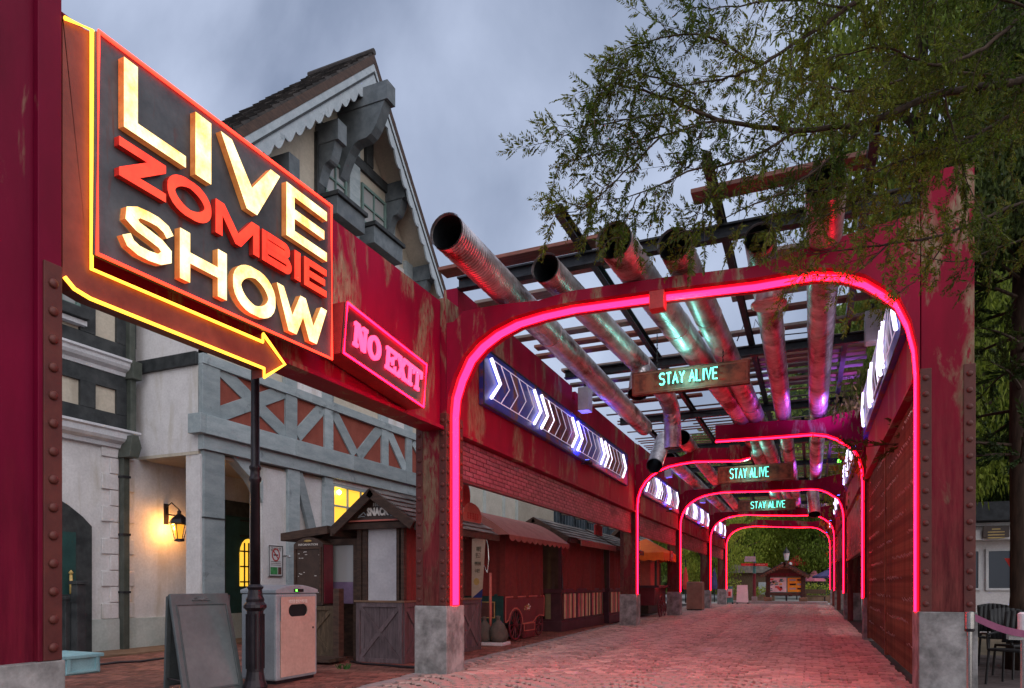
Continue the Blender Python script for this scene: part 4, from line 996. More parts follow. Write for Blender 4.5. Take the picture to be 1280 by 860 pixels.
def window(root, X, y0, y1, z0, z1, ny, nz, frame='timber_dark', pane='warm_window', bar=.05, depth=.06, fr=.08):
    b = MB()
    for a in ((y0, y1, z0, z0+fr), (y0, y1, z1-fr, z1), (y0, y0+fr, z0+fr, z1-fr), (y1-fr, y1, z0+fr, z1-fr)): b.box(X-.02, X+depth, *a)
    wn = part(b, 'window', frame, root)
    iy0, iy1, iz0, iz1 = y0+fr, y1-fr, z0+fr, z1-fr; cw, chh = (iy1-iy0)/ny, (iz1-iz0)/nz
    for i in range(1, ny): bb = MB(); bb.box(X+.005, X+depth-.012, iy0+i*cw-bar/2, iy0+i*cw+bar/2, iz0, iz1); part(bb, 'glazing_bar', frame, wn)
    for j in range(1, nz):
        bb = MB(); bb.box(X+.008, X+depth-.016, iy0, iy1, iz0+j*chh-bar/2, iz0+j*chh+bar/2); part(bb, 'glazing_bar', frame, wn)
    for i in range(ny):
        for j in range(nz): bb = MB(); bb.box(X-.004, X+.004, iy0+i*cw+.001, iy0+(i+1)*cw-.001, iz0+j*chh+.001, iz0+(j+1)*chh-.001); part(bb, 'pane', pane, wn)
    return wn
wn = window(hs, XF+.0, yw+.02, yw2, zt_w-2.3, zt_w, 5, 4, 'timber_grey')
b = MB(); c = wx(424, 615, XF+.05); b.lathe((c.x+.0, c.y, c.z-.08), [(.01, 0), (.06, .05), (.06, .1), (.01, .14)], 10); part(b, 'lamp_glow', 'bulb', hs, smooth=True)
for k in range(3):
    yy = yw2+.1+k*1.05; bb = MB(); bb.box(XF-.02, XF+.06, yy, yy+.16, .8, 4.42); part(bb, 'timber', 'timber_grey' if k < 3 else 'base_green', hs)
# curved bracket under the jetty at the porch wall
b = MB(); p0 = wx(330, 585, XF); pts = []
for i in range(9):
    t = i/8; pts.append((XF+.03, yW0-.95+.93*t, zb4-.05-.95*(t**1.5)-.06*math.sin(t*6.28)))
pts2 = [(XF+.03, y+(.05 if i else 0), z+.34-(.1 if i > 5 else 0)) for i, (x, y, z) in enumerate(pts)][::-1]
b.prism(pts+[(XF+.03, yW0, zb4-.9), (XF+.03, yW0, zb4-.45)]+pts2[1:-1]+[(XF+.03, yW0-.95, zb4-.04)], (-.28, 0, 0)); part(b, 'curved_bracket', 'timber_grey', hs)
# door in the porch back wall
yd0, yd1 = 13.75, 15.45
b = MB(); b.box(XB-.02, XB+.08, yd0-.32, yd0, 0, 3.75); b.box(XB-.02, XB+.08, yd1, yd1+.15, 0, 3.75); b.box(XB-.02, XB+.08, yd0, yd1, 3.35, 3.749); dr = part(b, 'door_frame', 'timber_dark', hs)
b = MB(); b.box(XB-.01, XB+.04, yd0, yd1, 0, 3.35); dr = part(b, 'door', 'door_green', hs)
b = MB(); wy0, wy1, wz0 = wx(298, 700, XB).y, wx(319, 700, XB).y, 1.45; wz1 = wx(300, 692, XB).z
pts = [(XB+.045, wy0, wz0), (XB+.045, wy1, wz0)]+[(XB+.045, (wy0+wy1)/2+(wy1-wy0)/2*math.cos(t), wz1+.42*math.sin(t)) for t in [math.pi*i/8 for i in range(9)]]
b.prism(pts, (.01, 0, 0)); part(b, 'door_glass', 'warm_window', dr)
for k in range(1, 4): bb = MB(); bb.box(XB+.056, XB+.075, wy0+(wy1-wy0)*k/4-.02, wy0+(wy1-wy0)*k/4+.02, wz0, wz1+.3); part(bb, 'glazing_bar', 'black_metal', dr)
for k in range(0, 5): bb = MB(); bb.box(XB+.056, XB+.072, wy0, wy1, wz0+.1+k*.42, wz0+.14+k*.42); part(bb, 'glazing_bar', 'black_metal', dr)
# gable windows and their boxes
for (xa, xb, zt_) in ((403, 431, 13.5), (450, 480, 13.6)):
    ya, yb = wx(xa, 240, XF).y, wx(xb, 240, XF).y
    b = MB(); b.box(XF-.2, XF+.02, ya-.1, yb+.1, 12.35, zt_+.35); part(b, 'window_recess', 'beige_wall', hs)
    window(hs, XF+.03, ya, yb, 12.42, zt_, 2, 2, 'window_paint', 'curtain_glass', .05)
    b = MB(); b.box(XF+.0, XF+.62, ya-.15, yb+.12, 11.62, 12.12); part(b, 'flower_box', 'timber_slate', hs, bev=.012)
    b = MB(); b.box(XF+.0, XF+.70, ya-.2, yb+.17, 12.12, 12.24); part(b, 'sill', 'timber_dark', hs, bev=.01)
vb(441, 11.5, 14.6, .5); vb(399, 11.5, 13.9, .36, 'timber_dark'); vb(488, 11.5, 13.6, .3)
yc0, yc1 = wx(396, 250, XF).y, wx(492, 250, XF).y
hb(yc0, yc1, 13.95, 14.25, 'timber_dark'); hb(yc0, yc1+1.2, 11.25, 11.55, 'timber_dark')
vb(460, 14.3, 16.2, .35, 'timber_dark')
# ---- low house to the left
lh = thing('timbered_house', 'white-walled timbered house at far left with cornices, quoins and a grey arched door', 'house', (XB, 7, 0))
b = MB(); b.box(XB-.3, XB, 3, 11.12, 0, 4.56); part(b, 'ground_wall', 'plaster', lh)
b = MB(); b.box(XB+.001, XB+.07, 3, 11.11, 0, .73); part(b, 'plinth', 'base_green', lh)
b = MB(); b.box(XB-.3, XB+.02, 3, 11.12, 4.95, 6.2); part(b, 'frieze_wall', 'plaster_cream', lh)
b = MB(); b.box(XB-.3, XB+.02, 3, 11.12, 6.56, 9.5); part(b, 'upper_wall', 'plaster_cream', lh)
def cornice(z0, z1):
    b = MB(); pr_ = [(XB, 3, z0), (XB+.10, 3, z0), (XB+.12, 3, z0+.08), (XB+.22, 3, z0+.14), (XB+.26, 3, z0+.2), (XB+.27, 3, z1-.08), (XB+.32, 3, z1-.05), (XB+.32, 3, z1), (XB, 3, z1)]
    b.prism(pr_, (0, 8.05, 0)); part(b, 'cornice', 'cornice', lh, smooth=False)
cornice(4.56, 4.96); cornice(6.2, 6.55)
for z0, z1 in ((4.962, 5.32), (5.86, 6.198), (6.56, 6.92)): hb(3, 11.1, z0, z1, 'timber_dark', .08, XB, root=lh)
for y0, y1 in ((9.78, 10.12), (10.62, 11.1), (8.2, 8.9)): bb = MB(); bb.box(XB, XB+.09, y0, y1, 5.321, 5.859); part(bb, 'timber', 'timber_dark', lh); bb = MB(); bb.box(XB, XB+.09, y0, y1, 6.921, 9.4); part(bb, 'timber', 'timber_dark', lh)
window(lh, XB+.03, 9.0, 9.78, 7.35, 8.9, 2, 3, 'window_paint', 'curtain_glass')
b = MB(); b.box(XB, XB+.3, 8.9, 9.85, 7.12, 7.33); part(b, 'sill', 'timber_dark', lh); b = MB(); b.box(XB, XB+.2, 8.9, 9.85, 7.0, 7.1); part(b, 'sill', 'cornice', lh)
z = .74; k = 0
while z < 4.4:
    y0 = 10.30 if k % 2 == 0 else 10.50; bb = MB(); bb.box(XB, XB+.045, y0, 10.70, z, z+.34); part(bb, 'quoin', 'plaster', lh, bev=.012)
    bb = MB(); bb.box(XB, XB+.045, 10.86, 11.1 if k % 2 == 0 else 11.0, z, z+.34); part(bb, 'quoin', 'plaster', lh, bev=.012); z += .36; k += 1
pp = thing('drainpipe', 'dark green square drainpipe down the white wall, between quoin blocks', 'drainpipe', (XB+.1, 10.78, 0))
b = MB(); b.box(XB+.05, XB+.2, 10.70, 10.85, 0, 4.35); part(b, 'pipe', 'pipe_green', pp, bev=.01)
b = MB(); b.prism([(XB+.05, 10.66, 4.35), (XB+.05, 10.90, 4.35), (XB+.05, 10.98, 4.6), (XB+.05, 10.90, 4.85), (XB+.05, 10.74, 4.85)], (.38, 0, 0)); part(b, 'hopper', 'pipe_green', pp, bev=.01)
b = MB(); b.box(XB+.08, XB+.22, 10.86, 11.0, 4.85, 6.3); b.box(XB+.05, XB+.34, 10.82, 11.06, 6.15, 6.55); b.box(XB+.08, XB+.22, 10.84, 10.98, 6.55, 8.2); part(b, 'upper_pipe', 'pipe_green', pp, bev=.01)
for z in (1.3, 2.6, 3.9): b = MB(); b.box(XB+.04, XB+.215, 10.68, 10.87, z, z+.05); part(b, 'pipe_clip', 'steel_dark', pp)
# arched door at far left
b = MB(); yr = 10.02; pts = [(XB+.02, 8.0, .0), (XB+.02, 8.0, 3.2)]+[(XB+.02, 8+ (yr-8)*t, 3.2+.32*math.sin(math.pi/2+0) -.75*(t**2.5)) for t in (.2, .4, .6, .75, .9)]+[(XB+.02, yr, 2.75), (XB+.02, yr, 0)]
b.prism([(x, y, z) for x, y, z in pts], (.09, 0, 0)); part(b, 'arched_door_frame', 'timber_dark', lh)
b = MB(); b.box(XB+.08, XB+.12, 8.2, 9.66, 0, 2.6); part(b, 'door', 'door_green', lh)
b = MB(); b.tube([(XB+.2, 9.5, 1.3), (XB+.2, 9.5, 1.7)], .03, 8); b.lathe((XB+.2, 9.5, 1.7), [(.01, 0), (.05, .04), (.01, .1)], 8); part(b, 'door_handle', 'gold', lh, smooth=True)
# wall lantern
lt = thing('wall_lantern', 'black wall lantern glowing orange on the porch wall', 'lantern', (XB+.55, 12.3, 2.5))
lc = wx(224, 660, XB+.45); lx, ly, lz = lc
b = MB(); pr_ = [(.10, -.30), (.12, -.27), (.10, -.25), (.20, .08), (.23, .12)]
for k in range(6):
    t = k*math.pi/3; b.tube([(lx+.10*math.cos(t), ly+.10*math.sin(t), lz-.26), (lx+.19*math.cos(t), ly+.19*math.sin(t), lz+.1)], .010, 5)
b.lathe((lx, ly, lz), [(.03, -.33), (.12, -.32), (.12, -.26), (.03, -.255)], 6); b.lathe((lx, ly, lz), [(.19, .08), (.25, .11), (.20, .2), (.10, .30), (.05, .34), (.05, .40), (.01, .44)], 6)
part(b, 'cage', 'black_metal', lt)
b = MB(); b.lathe((lx, ly, lz), [(.01, -.12), (.045, -.08), (.05, -.02), (.02, .05), (.01, .06)], 10); part(b, 'bulb', 'bulb', lt, smooth=True)
b = MB(); b.lathe((lx, ly, lz), [(.075, -.25), (.135, .075)], 6); part(b, 'amber_glass', 'amber_glass', lt)
b = MB(); b.tube([(XB, ly, lz+.5), (XB+.2, ly, lz+.62), (lx, ly, lz+.44)], .014, 6); b.tube([(XB, ly, lz+.35), (lx-.1, ly, lz+.3)], .02, 6); b.box(XB, XB+.03, ly-.06, ly+.06, lz+.1, lz+.6); part(b, 'bracket', 'black_metal', lt)
l = bpy.data.lights.new('lantern_light', 'POINT'); l.energy = 26; l.color = (1., .42, .08); l.shadow_soft_size = .04
o = bpy.data.objects.new('lantern_light', l); COL.objects.link(o); o.parent = lt; o.location = Vector((lx-.165, ly-.03, lz))-W[lt]
# no smoking notice
ns = thing('notice_sign', 'white no-smoking notice with red symbol and small green picture', 'sign', (XF, 13.6, 2.))
yA, yB_ = wx(335.5, 700, XF+.03).y, wx(353, 700, XF+.03).y; zA, zB_ = wx(344, 720.5, XF+.03).z, wx(344, 682, XF+.03).z; XN = XF+.02
b = MB(); b.box(XN, XN+.02, yA, yB_, zA, zB_); part(b, 'board', 'white_paint', ns, bev=.004)
b = MB()
for a in ((yA, yB_, zA, zA+.02), (yA, yB_, zB_-.02, zB_), (yA, yA+.02, zA+.02, zB_-.02), (yB_-.02, yB_, zA+.02, zB_-.02)): b.box(XN+.0205, XN+.028, *a)
part(b, 'frame', 'timber_dark', ns)
ym = (yA+yB_)/2; H_ = zB_-zA; zr = zB_-H_*.30
b = MB(); n = 24; stroke(b, [(ym+.125*math.cos(t*6.2832/n), zr+.15*math.sin(t*6.2832/n)) for t in range(n)], .032, 0, XN+.021, .004, True, 0); b.beam((XN+.0225, ym-.09, zr+.10), (XN+.0225, ym+.09, zr-.10), (0, .02, .02), (.004, 0, 0)); part(b, 'ban_ring', 'sign_red', ns)
b = MB(); b.box(XN+.0212, XN+.024, ym-.08, ym+.08, zr-.02, zr+.012); part(b, 'cigarette', 'black_metal', ns)
b = MB(); b.box(XN+.021, XN+.0235, yA+.06, ym+.06, zA+.05, zA+H_*.30); part(b, 'picture', 'sign_green', ns)
b = MB(); b.box(XN+.021, XN+.0235, ym+.08, yB_-.05, zA+.05, zA+H_*.30); part(b, 'picture', 'stripe_brown', ns)
b = MB()
for i in range(3): b.box(XN+.021, XN+.0225, yA+.07, yB_-.07, zA+H_*(.36+.055*i), zA+H_*(.36+.055*i)+.012)
part(b, 'lettering', 'lettering_dark', ns)
put_text('금연구역', .1, 'lettering_dark', ns, (XN+.0225, ym, zB_-.10), (0, 1, 0), width=(yB_-yA)*.72, depth=.001)
b = MB(); c = wx(361, 695, XF+.2); b.tube([(XF, c.y, c.z), (XF+.2, c.y, c.z)], .02, 6); b.lathe((XF+.2, c.y, c.z-.05), [(.01, 0), (.06, .03), (.02, .07)], 8); single(b, 'spigot', 'chrome', 'small metal wall fitting on the grey post beside the no-smoking notice', 'wall fitting', (XF, c.y, c.z))
# ============================================================ STREET THINGS ON THE LEFT
# lamp post
pc = gp(319, 862); lp = thing('street_lamp', 'slim dark maroon lamp post with fluted base, rising behind the yellow neon arrow', 'lamp post', tuple(pc))
b = MB(); b.lathe(pc, [(.16, -.01), (.17, .05), (.15, .10), (.135, .14), (.125, .20), (.115, .26)], 16); b.lathe(pc, [(.115, .26), (.112, 1.12), (.16, 1.17), (.155, 1.21), (.12, 1.25), (.125, 1.29), (.105, 1.33), (.092, 1.42), (.115, 1.46), (.075, 1.50)], 16); part(b, 'base', 'black_metal', lp, smooth=False)
b = MB()
for k in range(8):
    t = k*math.pi/4; b.box(pc.x+.112*math.cos(t)-.012, pc.x+.112*math.cos(t)+.012, pc.y+.112*math.sin(t)-.012, pc.y+.112*math.sin(t)+.012, .3, 1.08)
part(b, 'fluting', 'black_metal', lp)
b = MB(); b.lathe(pc, [(.07, 1.5), (.066, 2.95), (.085, 2.98), (.085, 3.02), (.068, 3.05), (.066, 3.12), (.082, 3.15), (.082, 3.18), (.062, 3.2), (.056, 4.6), (.09, 4.7), (.05, 4.8)], 16); part(b, 'pole', 'black_metal', lp, smooth=True)
b = MB(); b.lathe(pc, [(.09, 4.8), (.18, 5.25), (.2, 5.3), (.1, 5.5), (.02, 5.6)], 8); part(b, 'lantern', 'black_metal', lp)
# litter bin
bx0, by0 = -7.99, 8.0; n1 = gp(344, 856.5); bx1, by1 = n1.x, gp(393.6, 846.4).y
bn = thing('litter_bin', 'grey litter bin with pink-beige front, oval slot and green indicator light', 'litter bin', (bx0, by0, 0))
b = MB(); b.box(bx0, bx1, by0, by1, .05, 1.36); part(b, 'body', 'bin_grey', bn, bev=.03)
b = MB(); b.box(bx0+.04, bx1-.04, by0+.04, by1-.04, 0, .05); part(b, 'plinth', 'black_metal', bn)
b = MB(); n = 8; pts = [(bx1+.01, by0-.01, 1.362)]+[(bx1+.01, by0-.01+(by1-by0+.02)*i/n, 1.42+.075*math.sin(math.pi*i/n)) for i in range(n+1)]+[(bx1+.01, by1+.01, 1.362)]
b.prism(pts, (-(bx1-bx0)-.02, 0, 0)); part(b, 'lid', 'bin_grey', bn, bev=.012)
# front door with an oval slot
yc, zc = (by0+by1)/2-.0, 1.10; d0, d1, e0, e1 = by0+.09, by1-.07, .1, 1.31; sw_, sh_ = .215, .095
b = MB(); n = 24; hole = []
for i in range(n):
    t = i*2*math.pi/n; cx_ = (sw_-sh_)*(1 if math.cos(t) > 0 else -1); hole.append((yc+cx_+sh_*math.cos(t)*1.0, zc+sh_*math.sin(t)*1.0))
e0r = e0; e0 = zc-.15
def ringpt(y, z):
    dy, dz_ = y-yc, z-zc; k = min((d1-yc if dy > 0 else d0-yc)/dy if abs(dy) > 1e-6 else 1e9, (e1-zc if dz_ > 0 else e0-zc)/dz_ if abs(dz_) > 1e-6 else 1e9); return (yc+dy*k, zc+dz_*k)
for i in range(n):
    a, c = hole[i], hole[(i+1) % n]; ra, rb = ringpt(*a), ringpt(*c); X_ = bx1+.018
    b.quad((X_, *a), (X_, *ra), (X_, *rb), (X_, *c)); b.quad((X_, *a), (X_, *c), (X_-.1, *c), (X_-.1, *a))
for i in range(n):
    ra, rb = ringpt(*hole[i]), ringpt(*hole[(i+1) % n])
    if abs(ra[0]-rb[0]) > 1e-4 and abs(ra[1]-rb[1]) > 1e-4:      # this pair straddles a corner of the door
        cy_ = d0 if (ra[0]+rb[0])/2 < yc else d1; cz_ = e0 if (ra[1]+rb[1])/2 < zc else e1
        b.v += [(bx1+.018, *ra), (bx1+.018, cy_, cz_), (bx1+.018, *rb)]; b.f.append((len(b.v)-3, len(b.v)-2, len(b.v)-1)); b.m.append(0)
b.box(bx1+.0, bx1+.018, d0, d1, e0r, e0-.0005)
part(b, 'door', 'bin_peach', bn)
b = MB(); b.box(bx1+.001, bx1+.004, yc-sw_-.02, yc+sw_+.02, zc-sh_-.02, zc+sh_+.02); part(b, 'slot', 'black_void', bn)
b = MB(); b.box(bx1+.011, bx1+.02, yc-.09, yc+.12, 1.385, 1.43); dd = part(b, 'display', 'black_metal', bn); b = MB(); b.box(bx1+.021, bx1+.024, yc-.06, yc-.025, 1.395, 1.42); part(b, 'green_light', 'green_lamp', dd)
b = MB(); b.box(bx1+.017, bx1+.028, by1-.14, by1-.12, .80, .83); part(b, 'keyhole', 'black_metal', bn)
put_text('태양광 압축쓰레기통', .06, 'lettering', bn, (bx1+.020, yc, 1.235), (0, 1, 0), width=.42, depth=.002)
# A-board
af = thing('sandwich_board', 'blank grey folding sandwich board in the left foreground', 'sandwich board', (-7.8, 6.7, 0))
FL, FR = gp(231, 874), gp(306, 862); TL, TR = wy(212, 742, FL.y+.12), None
TR = Vector((TL.x+(FR.x-FL.x)*.98, TL.y+(FR.y-FL.y)*.98, TL.z)); TL2 = TL
def pan(p00, p10, p11, p01, t, b): nrm = (p10-p00).cross(p01-p00).normalized()*t; b.prism([p00, p10, p11, p01], -nrm); return nrm
b = MB(); nrm = pan(FL, FR, TR, TL, .05, b); part(b, 'front_panel', 'chalk_grey', af, bev=.012)
u = lambda s, t: FL.lerp(FR, s).lerp(TL.lerp(TR, s), t)+nrm*.08
b = MB(); b.prism([u(.10, .07), u(.90, .07), u(.90, .87), u(.10, .87)], nrm*.04); part(b, 'blank_face', 'chalk_face', af)
b = MB()
fr_ = [u(.08, .055), u(.92, .055), u(.92, .885), u(.08, .885)]; b.tube([p+nrm*.05 for p in fr_], .010, 6, closed=True); part(b, 'face_moulding', 'chalk_grey', af)
b = MB(); c = u(.5, .93); ex_ = (TR-TL).normalized(); ez_ = (TL-FL).normalized()
for k in range(7):
    t = (k-3)*.35; b.tube([c+nrm*.1, c+nrm*.12+ex_*math.sin(t)*.12+ez_*(.045*math.cos(t)+.01)], [.014, .006], 6)
b.tube([c+nrm*.1-ex_*.14, c+nrm*.1+ex_*.14], .009, 6); part(b, 'carved_ornament', 'chalk_face', af)
BL, BR = FL+Vector((-.52, .16, 0)), FR+Vector((-.52, .16, 0)); off = Vector((-.03, .03, 0))
b = MB()
for p, q_ in ((BL, TL), (BR, TR)): b.beam(p+off, q_+off+Vector((0, 0, -.03)), (FR-FL).normalized()*.07, nrm*-.8)
b.beam(BL.lerp(TL, .12)+off, BR.lerp(TR, .12)+off, (0, 0, .06), nrm*-.5); part(b, 'rear_frame', 'chalk_grey', af, bev=.004)
b = MB(); pan(BL.lerp(TL, .08)+off*1.2, BR.lerp(TR, .08)+off*1.2, BR.lerp(TR, .97)+off*1.2, BL.lerp(TL, .97)+off*1.2, .02, b); part(b, 'rear_panel', 'chalk_grey', af)
b = MB(); m_ = FL.lerp(TL, .16); b.tube([m_+off, BL.lerp(TL, .16)+off], .012, 6); part(b, 'brace', 'black_metal', af)
# blue painted box, dark gate post, hose
c = gp(83, 845); bb0 = thing('wooden_box', 'low pale blue painted wooden box at the foot of the dark post', 'box', (-11.4, 7.9, 0))
b = MB(); b.box(-12.1, -11.15, 7.35, 8.0, 0, .27); part(b, 'body', 'blue_box', bb0, bev=.015)
b = MB(); b.box(-12.14, -11.11, 7.31, 8.04, .27, .33); part(b, 'rim', 'blue_box', bb0, bev=.01)
b = MB(); b.box(-11.149, -11.12, 7.40, 7.95, .03, .06); b.box(-11.149, -11.12, 7.40, 7.46, .06, .27); b.box(-11.149, -11.12, 7.90, 7.95, .06, .27); part(b, 'moulding', 'blue_box', bb0)
gt = thing('garden_gate', 'dark wooden gate with square posts beside the arched door', 'gate', (-12.2, 8, 0))
for px, hh in ((98, 1.50), (84, 1.2)):
    c = gp(px, 826); b = MB(); b.box(c.x-.09, c.x+.09, c.y-.09, c.y+.09, 0, hh); b.box(c.x-.12, c.x+.12, c.y-.12, c.y+.12, hh, hh+.07); part(b, 'post', 'timber_dark', gt, bev=.01)
c = gp(90, 826)
for k in range(8): b = MB(); b.box(c.x-.9+k*.13, c.x-.79+k*.13, c.y-.02, c.y+.02, .12, 1.3); part(b, 'picket', 'timber_dark', gt)
b = MB(); b.box(c.x-.95, c.x+.2, c.y-.05, c.y-.021, 1.15, 1.27); part(b, 'rail', 'timber_dark', gt)
b = MB(); pts = [gp(x, y) for x, y in ((108, 832), (125, 832), (150, 829), (175, 828), (205, 824), (260, 822))]; b.tube([p+Vector((0, 0, .02)) for p in pts], .025, 8); single(b, 'hose', 'black_metal', 'black hose lying on the red brick paving in front of the white house', 'hose', tuple(pts[0]), smooth=True)
b = MB(); pts = [gp(x, y) for x, y in ((438, 828), (455, 831), (480, 832.5), (505, 835), (526, 836), (560, 832))]; b.tube([p+Vector((0, 0, .02)) for p in pts], .022, 8); single(b, 'cable', 'black_metal', 'black cable on the paving at the foot of the snack booth', 'cable', tuple(pts[0]), smooth=True)
# X-braced low fence panel and deck in front of the snack booth
def xpanel(root, p, q_, z0, z1, mat, fm=None, axis='x', th=.05, nm='panel', planks=5):
    """boarded panel between ground points p and q with rails and a diagonal cross"""
    fm = fm or mat; d = (q_-p); L = d.length; d.normalize(); nrm = Vector((d.y, -d.x, 0))
    for i in range(planks):
        a = p+d*(L*i/planks+.003); c = p+d*(L*(i+1)/planks-.003); b = MB(); b.prism([a+Vector((0, 0, z0)), c+Vector((0, 0, z0)), c+Vector((0, 0, z1)), a+Vector((0, 0, z1))], -nrm*th*.5); part(b, 'board', mat, root)
    w2 = .085; Z = Vector((0, 0, 1))
    b = MB()
    for za, zb in ((z0, z0+w2), (z1-w2, z1)): b.prism([p+Z*za, q_+Z*za, q_+Z*zb, p+Z*zb], nrm*.03)
    for s in (0, 1): a = p if s == 0 else q_-d*w2; b.prism([a+Z*(z0+w2), a+d*w2+Z*(z0+w2), a+d*w2+Z*(z1-w2), a+Z*(z1-w2)], nrm*.03)
    part(b, 'frame', fm, root, bev=.004)
    for k, (za, zb) in enumerate(((z0+w2, z1-w2), (z1-w2, z0+w2))):
        a, c = p+d*w2*1.05+Z*za, q_-d*w2*1.05+Z*zb; dd = (c-a).normalized(); wv = dd.cross(nrm).normalized()*.08
        b = MB(); b.beam(a, c, wv, nrm*(.022+.004*k)); part(b, 'cross_brace', fm, root, bev=.003)
fe = thing('low_fence', 'brown X-braced low wooden fence panel between the litter bin and the snack booth', 'fence', tuple(gp(398, 822)))
pA, pB = gp(396, 826), gp(432, 825); pB = Vector((pB.x, pA.y, 0)); xpanel(fe, pA+Vector((-.6, 0, 0)), pB, .05, 1.08, 'wood_fence')
b = MB(); b.box(pB.x+.02, pB.x+.16, pB.y-.08, pB.y+.08, 0, 1.42); part(b, 'post', 'wood_brown', fe, bev=.01)
b = MB(); b.box(pA.x-.6, pB.x+.35, pA.y-1.2, pA.y-.06, 0, .16); 
for k in range(8): bb = MB(); bb.box(pA.x-.1, pB.x+.3, pA.y-.55+k*.065, pA.y-.49+k*.065, .05, .11); part(bb, 'deck_board', 'wood_brown', fe)
for k in range(12):
    t = rc.uniform(0, 6.28)
c = gp(430, 836); b = MB()
for k in range(26):
    a = c+Vector((rc.uniform(-.12, .12), rc.uniform(-.1, .1), 0)); t = rc.uniform(0, 6.28); d = Vector((math.cos(t), math.sin(t), 1.2))*.07; s_ = Vector((-math.sin(t), math.cos(t), 0))*.014; b.quad(a-s_, a+s_, a+d+s_*.3, a+d-s_*.3)
single(b, 'weed', 'grass_green', 'small green weed at the edge of the wooden deck', 'plant', tuple(c))
# information cabinet
yi = pA.y-.05; ib = thing('information_board', 'brown information cabinet with empty board and gilded crest', 'notice board', (wy(398, 730, yi).x, yi, 0))
xa, xb = wy(367, 730, yi).x, wy(403.5, 730, yi).x; za, zb = wy(385, 756, yi).z, wy(385, 680, yi).z
b = MB(); n = 10; pts = [(xa, yi, za), (xb, yi, za), (xb, yi, zb)]+[(xb-(xb-xa)*i/n, yi, zb+.13*math.sin(math.pi*i/n)**.8) for i in range(1, n)]+[(xa, yi, zb)]
b.prism(pts, (0, .32, 0)); part(b, 'case', 'info_brown', ib, bev=.006)
b = MB(); b.box(xb+.002, xb+.02, yi+.03, yi+.29, za+.03, zb-.02); part(b, 'side_panel', 'cart_maroon', ib)
b = MB()
for a in ((xa+.03, xb-.03, za+.04, za+.08), (xa+.03, xb-.03, zb-.10, zb-.06), (xa+.03, xa+.07, za+.08, zb-.10), (xb-.07, xb-.03, za+.08, zb-.10)): b.box(a[0], a[1], yi-.025, yi-.001, a[2], a[3])
part(b, 'door_frame', 'wood_brown', ib)
put_text('INFORMATION', .06, 'lettering', ib, ((xa+xb)/2, yi-.004, zb-.015), (1, 0, 0), width=(xb-xa)*.66)
b = MB()
for k in range(7): t = (k-3)*.42; cx_ = (xa+xb)/2+.10*math.sin(t); b.tube([((xa+xb)/2, yi-.006, zb+.045), (cx_, yi-.01, zb+.045+.04*math.cos(t))], [.012, .007], 6)
part(b, 'crest', 'gold', ib, smooth=True)
b = MB(); b.box(xa+.1, xa+.2, yi+.1, yi+.2, 0, za); b.box(xb-.2, xb-.1, yi+.1, yi+.2, 0, za); part(b, 'legs', 'info_brown', ib)
b = MB()
for k in range(16): x, z = rc.uniform(xa+.1, xb-.1), rc.choice((za+.2, zb-.2, zb-.25, za+.6))+rc.uniform(-.05, .05); b.box(x, x+rc.uniform(.01, .07), yi-.003, yi-.0005, z, z+.012)
part(b, 'paper_scraps', 'lettering', ib)
# snack booth
sn = gp(503.8, 830); X1, Y0 = sn.x, sn.y; X0 = gp(445.5, 827).x; Y1 = Y0+3.3
sk = thing('snack_booth', 'snack booth with shingled gable roof, SNACK sign and X-braced counter', 'market booth', (X1, Y0, 0))
zc = wy(503, 751.6, Y0).z; P = lambda x, y, z=0: Vector((x, y, z))
xpanel(sk, P(X0, Y0), P(X1, Y0), .0, zc-.03, 'wood_mauve', planks=6)
xpanel(sk, P(X1, Y0), P(X1, Y0+1.05), .0, zc-.03, 'wood_mauve', planks=5); xpanel(sk, P(X1, Y0+1.08), P(X1, Y0+2.15), .0, zc-.03, 'wood_mauve', planks=5); xpanel(sk, P(X1, Y0+2.2), P(X1, Y1), .0, zc-.03, 'wood_mauve', planks=5)
b = MB(); b.box(X0-.04, X1+.05, Y0-.05, Y1, zc-.028, zc+.01); part(b, 'counter', 'step_brown', sk, bev=.006)
b = MB(); b.box(X0+.05, X1-.05, Y0+.06, Y1-.05, 0.02, zc-.03); part(b, 'carcass', 'wood_brown', sk)
ze = 2.66; 
b = MB(); xw0, xw1 = wy(458, 700, Y0).x, wy(494.4, 700, Y0).x; b.box(xw0, xw1, Y0+.06, Y0+.10, zc+.01, 2.68); part(b, 'white_panel', 'white_panel', sk)
for x in (X0-.02, xw0-.11, xw1+.002, X1-.10):
    b = MB(); b.box(x, x+.105, Y0+.02, Y0+.12, zc+.011, 2.68); part(b, 'post', 'wood_brown', sk, bev=.005)
b = MB(); b.box(xw1+.11, X1-.10, Y0+.08, Y0+.11, zc+.011, 2.66); part(b, 'curtain', 'fabric_maroon', sk)
def curtain(root, x, y0, y1, z0, z1, mat='fabric_maroon', amp=.045, n=60, axis='y', seed=1, name='curtain', hang=0.):
    """cloth hanging in folds; axis is the direction it runs in"""
    r_ = random.Random(seed); ph = [r_.uniform(0, 6.28) for _ in range(4)]; b = MB(); rows = 8
    fw = lambda t, v: amp*(.25+.9*(1-v))*(math.sin(t*19+ph[0]+.5*math.sin(v*3+ph[2]))+.6*math.sin(t*41+ph[1])+.4*math.sin(t*8+ph[3]))
    g = []
    for j in range(rows+1):
        v = j/rows; row = []
        for i in range(n+1):
            t = i/n; s_ = y0+(y1-y0)*t; zz = z0+(z1-z0)*v-(hang*math.sin(math.pi*t)*(1-v)); o = fw(t, v)
            row.append((x+o, s_, zz) if axis == 'y' else (s_, x+o, zz))
        g.append(row)
    for j in range(rows):
        for i in range(n): b.quad(g[j][i], g[j][i+1], g[j+1][i+1], g[j+1][i])
    return part(b, name, mat, root, smooth=True)
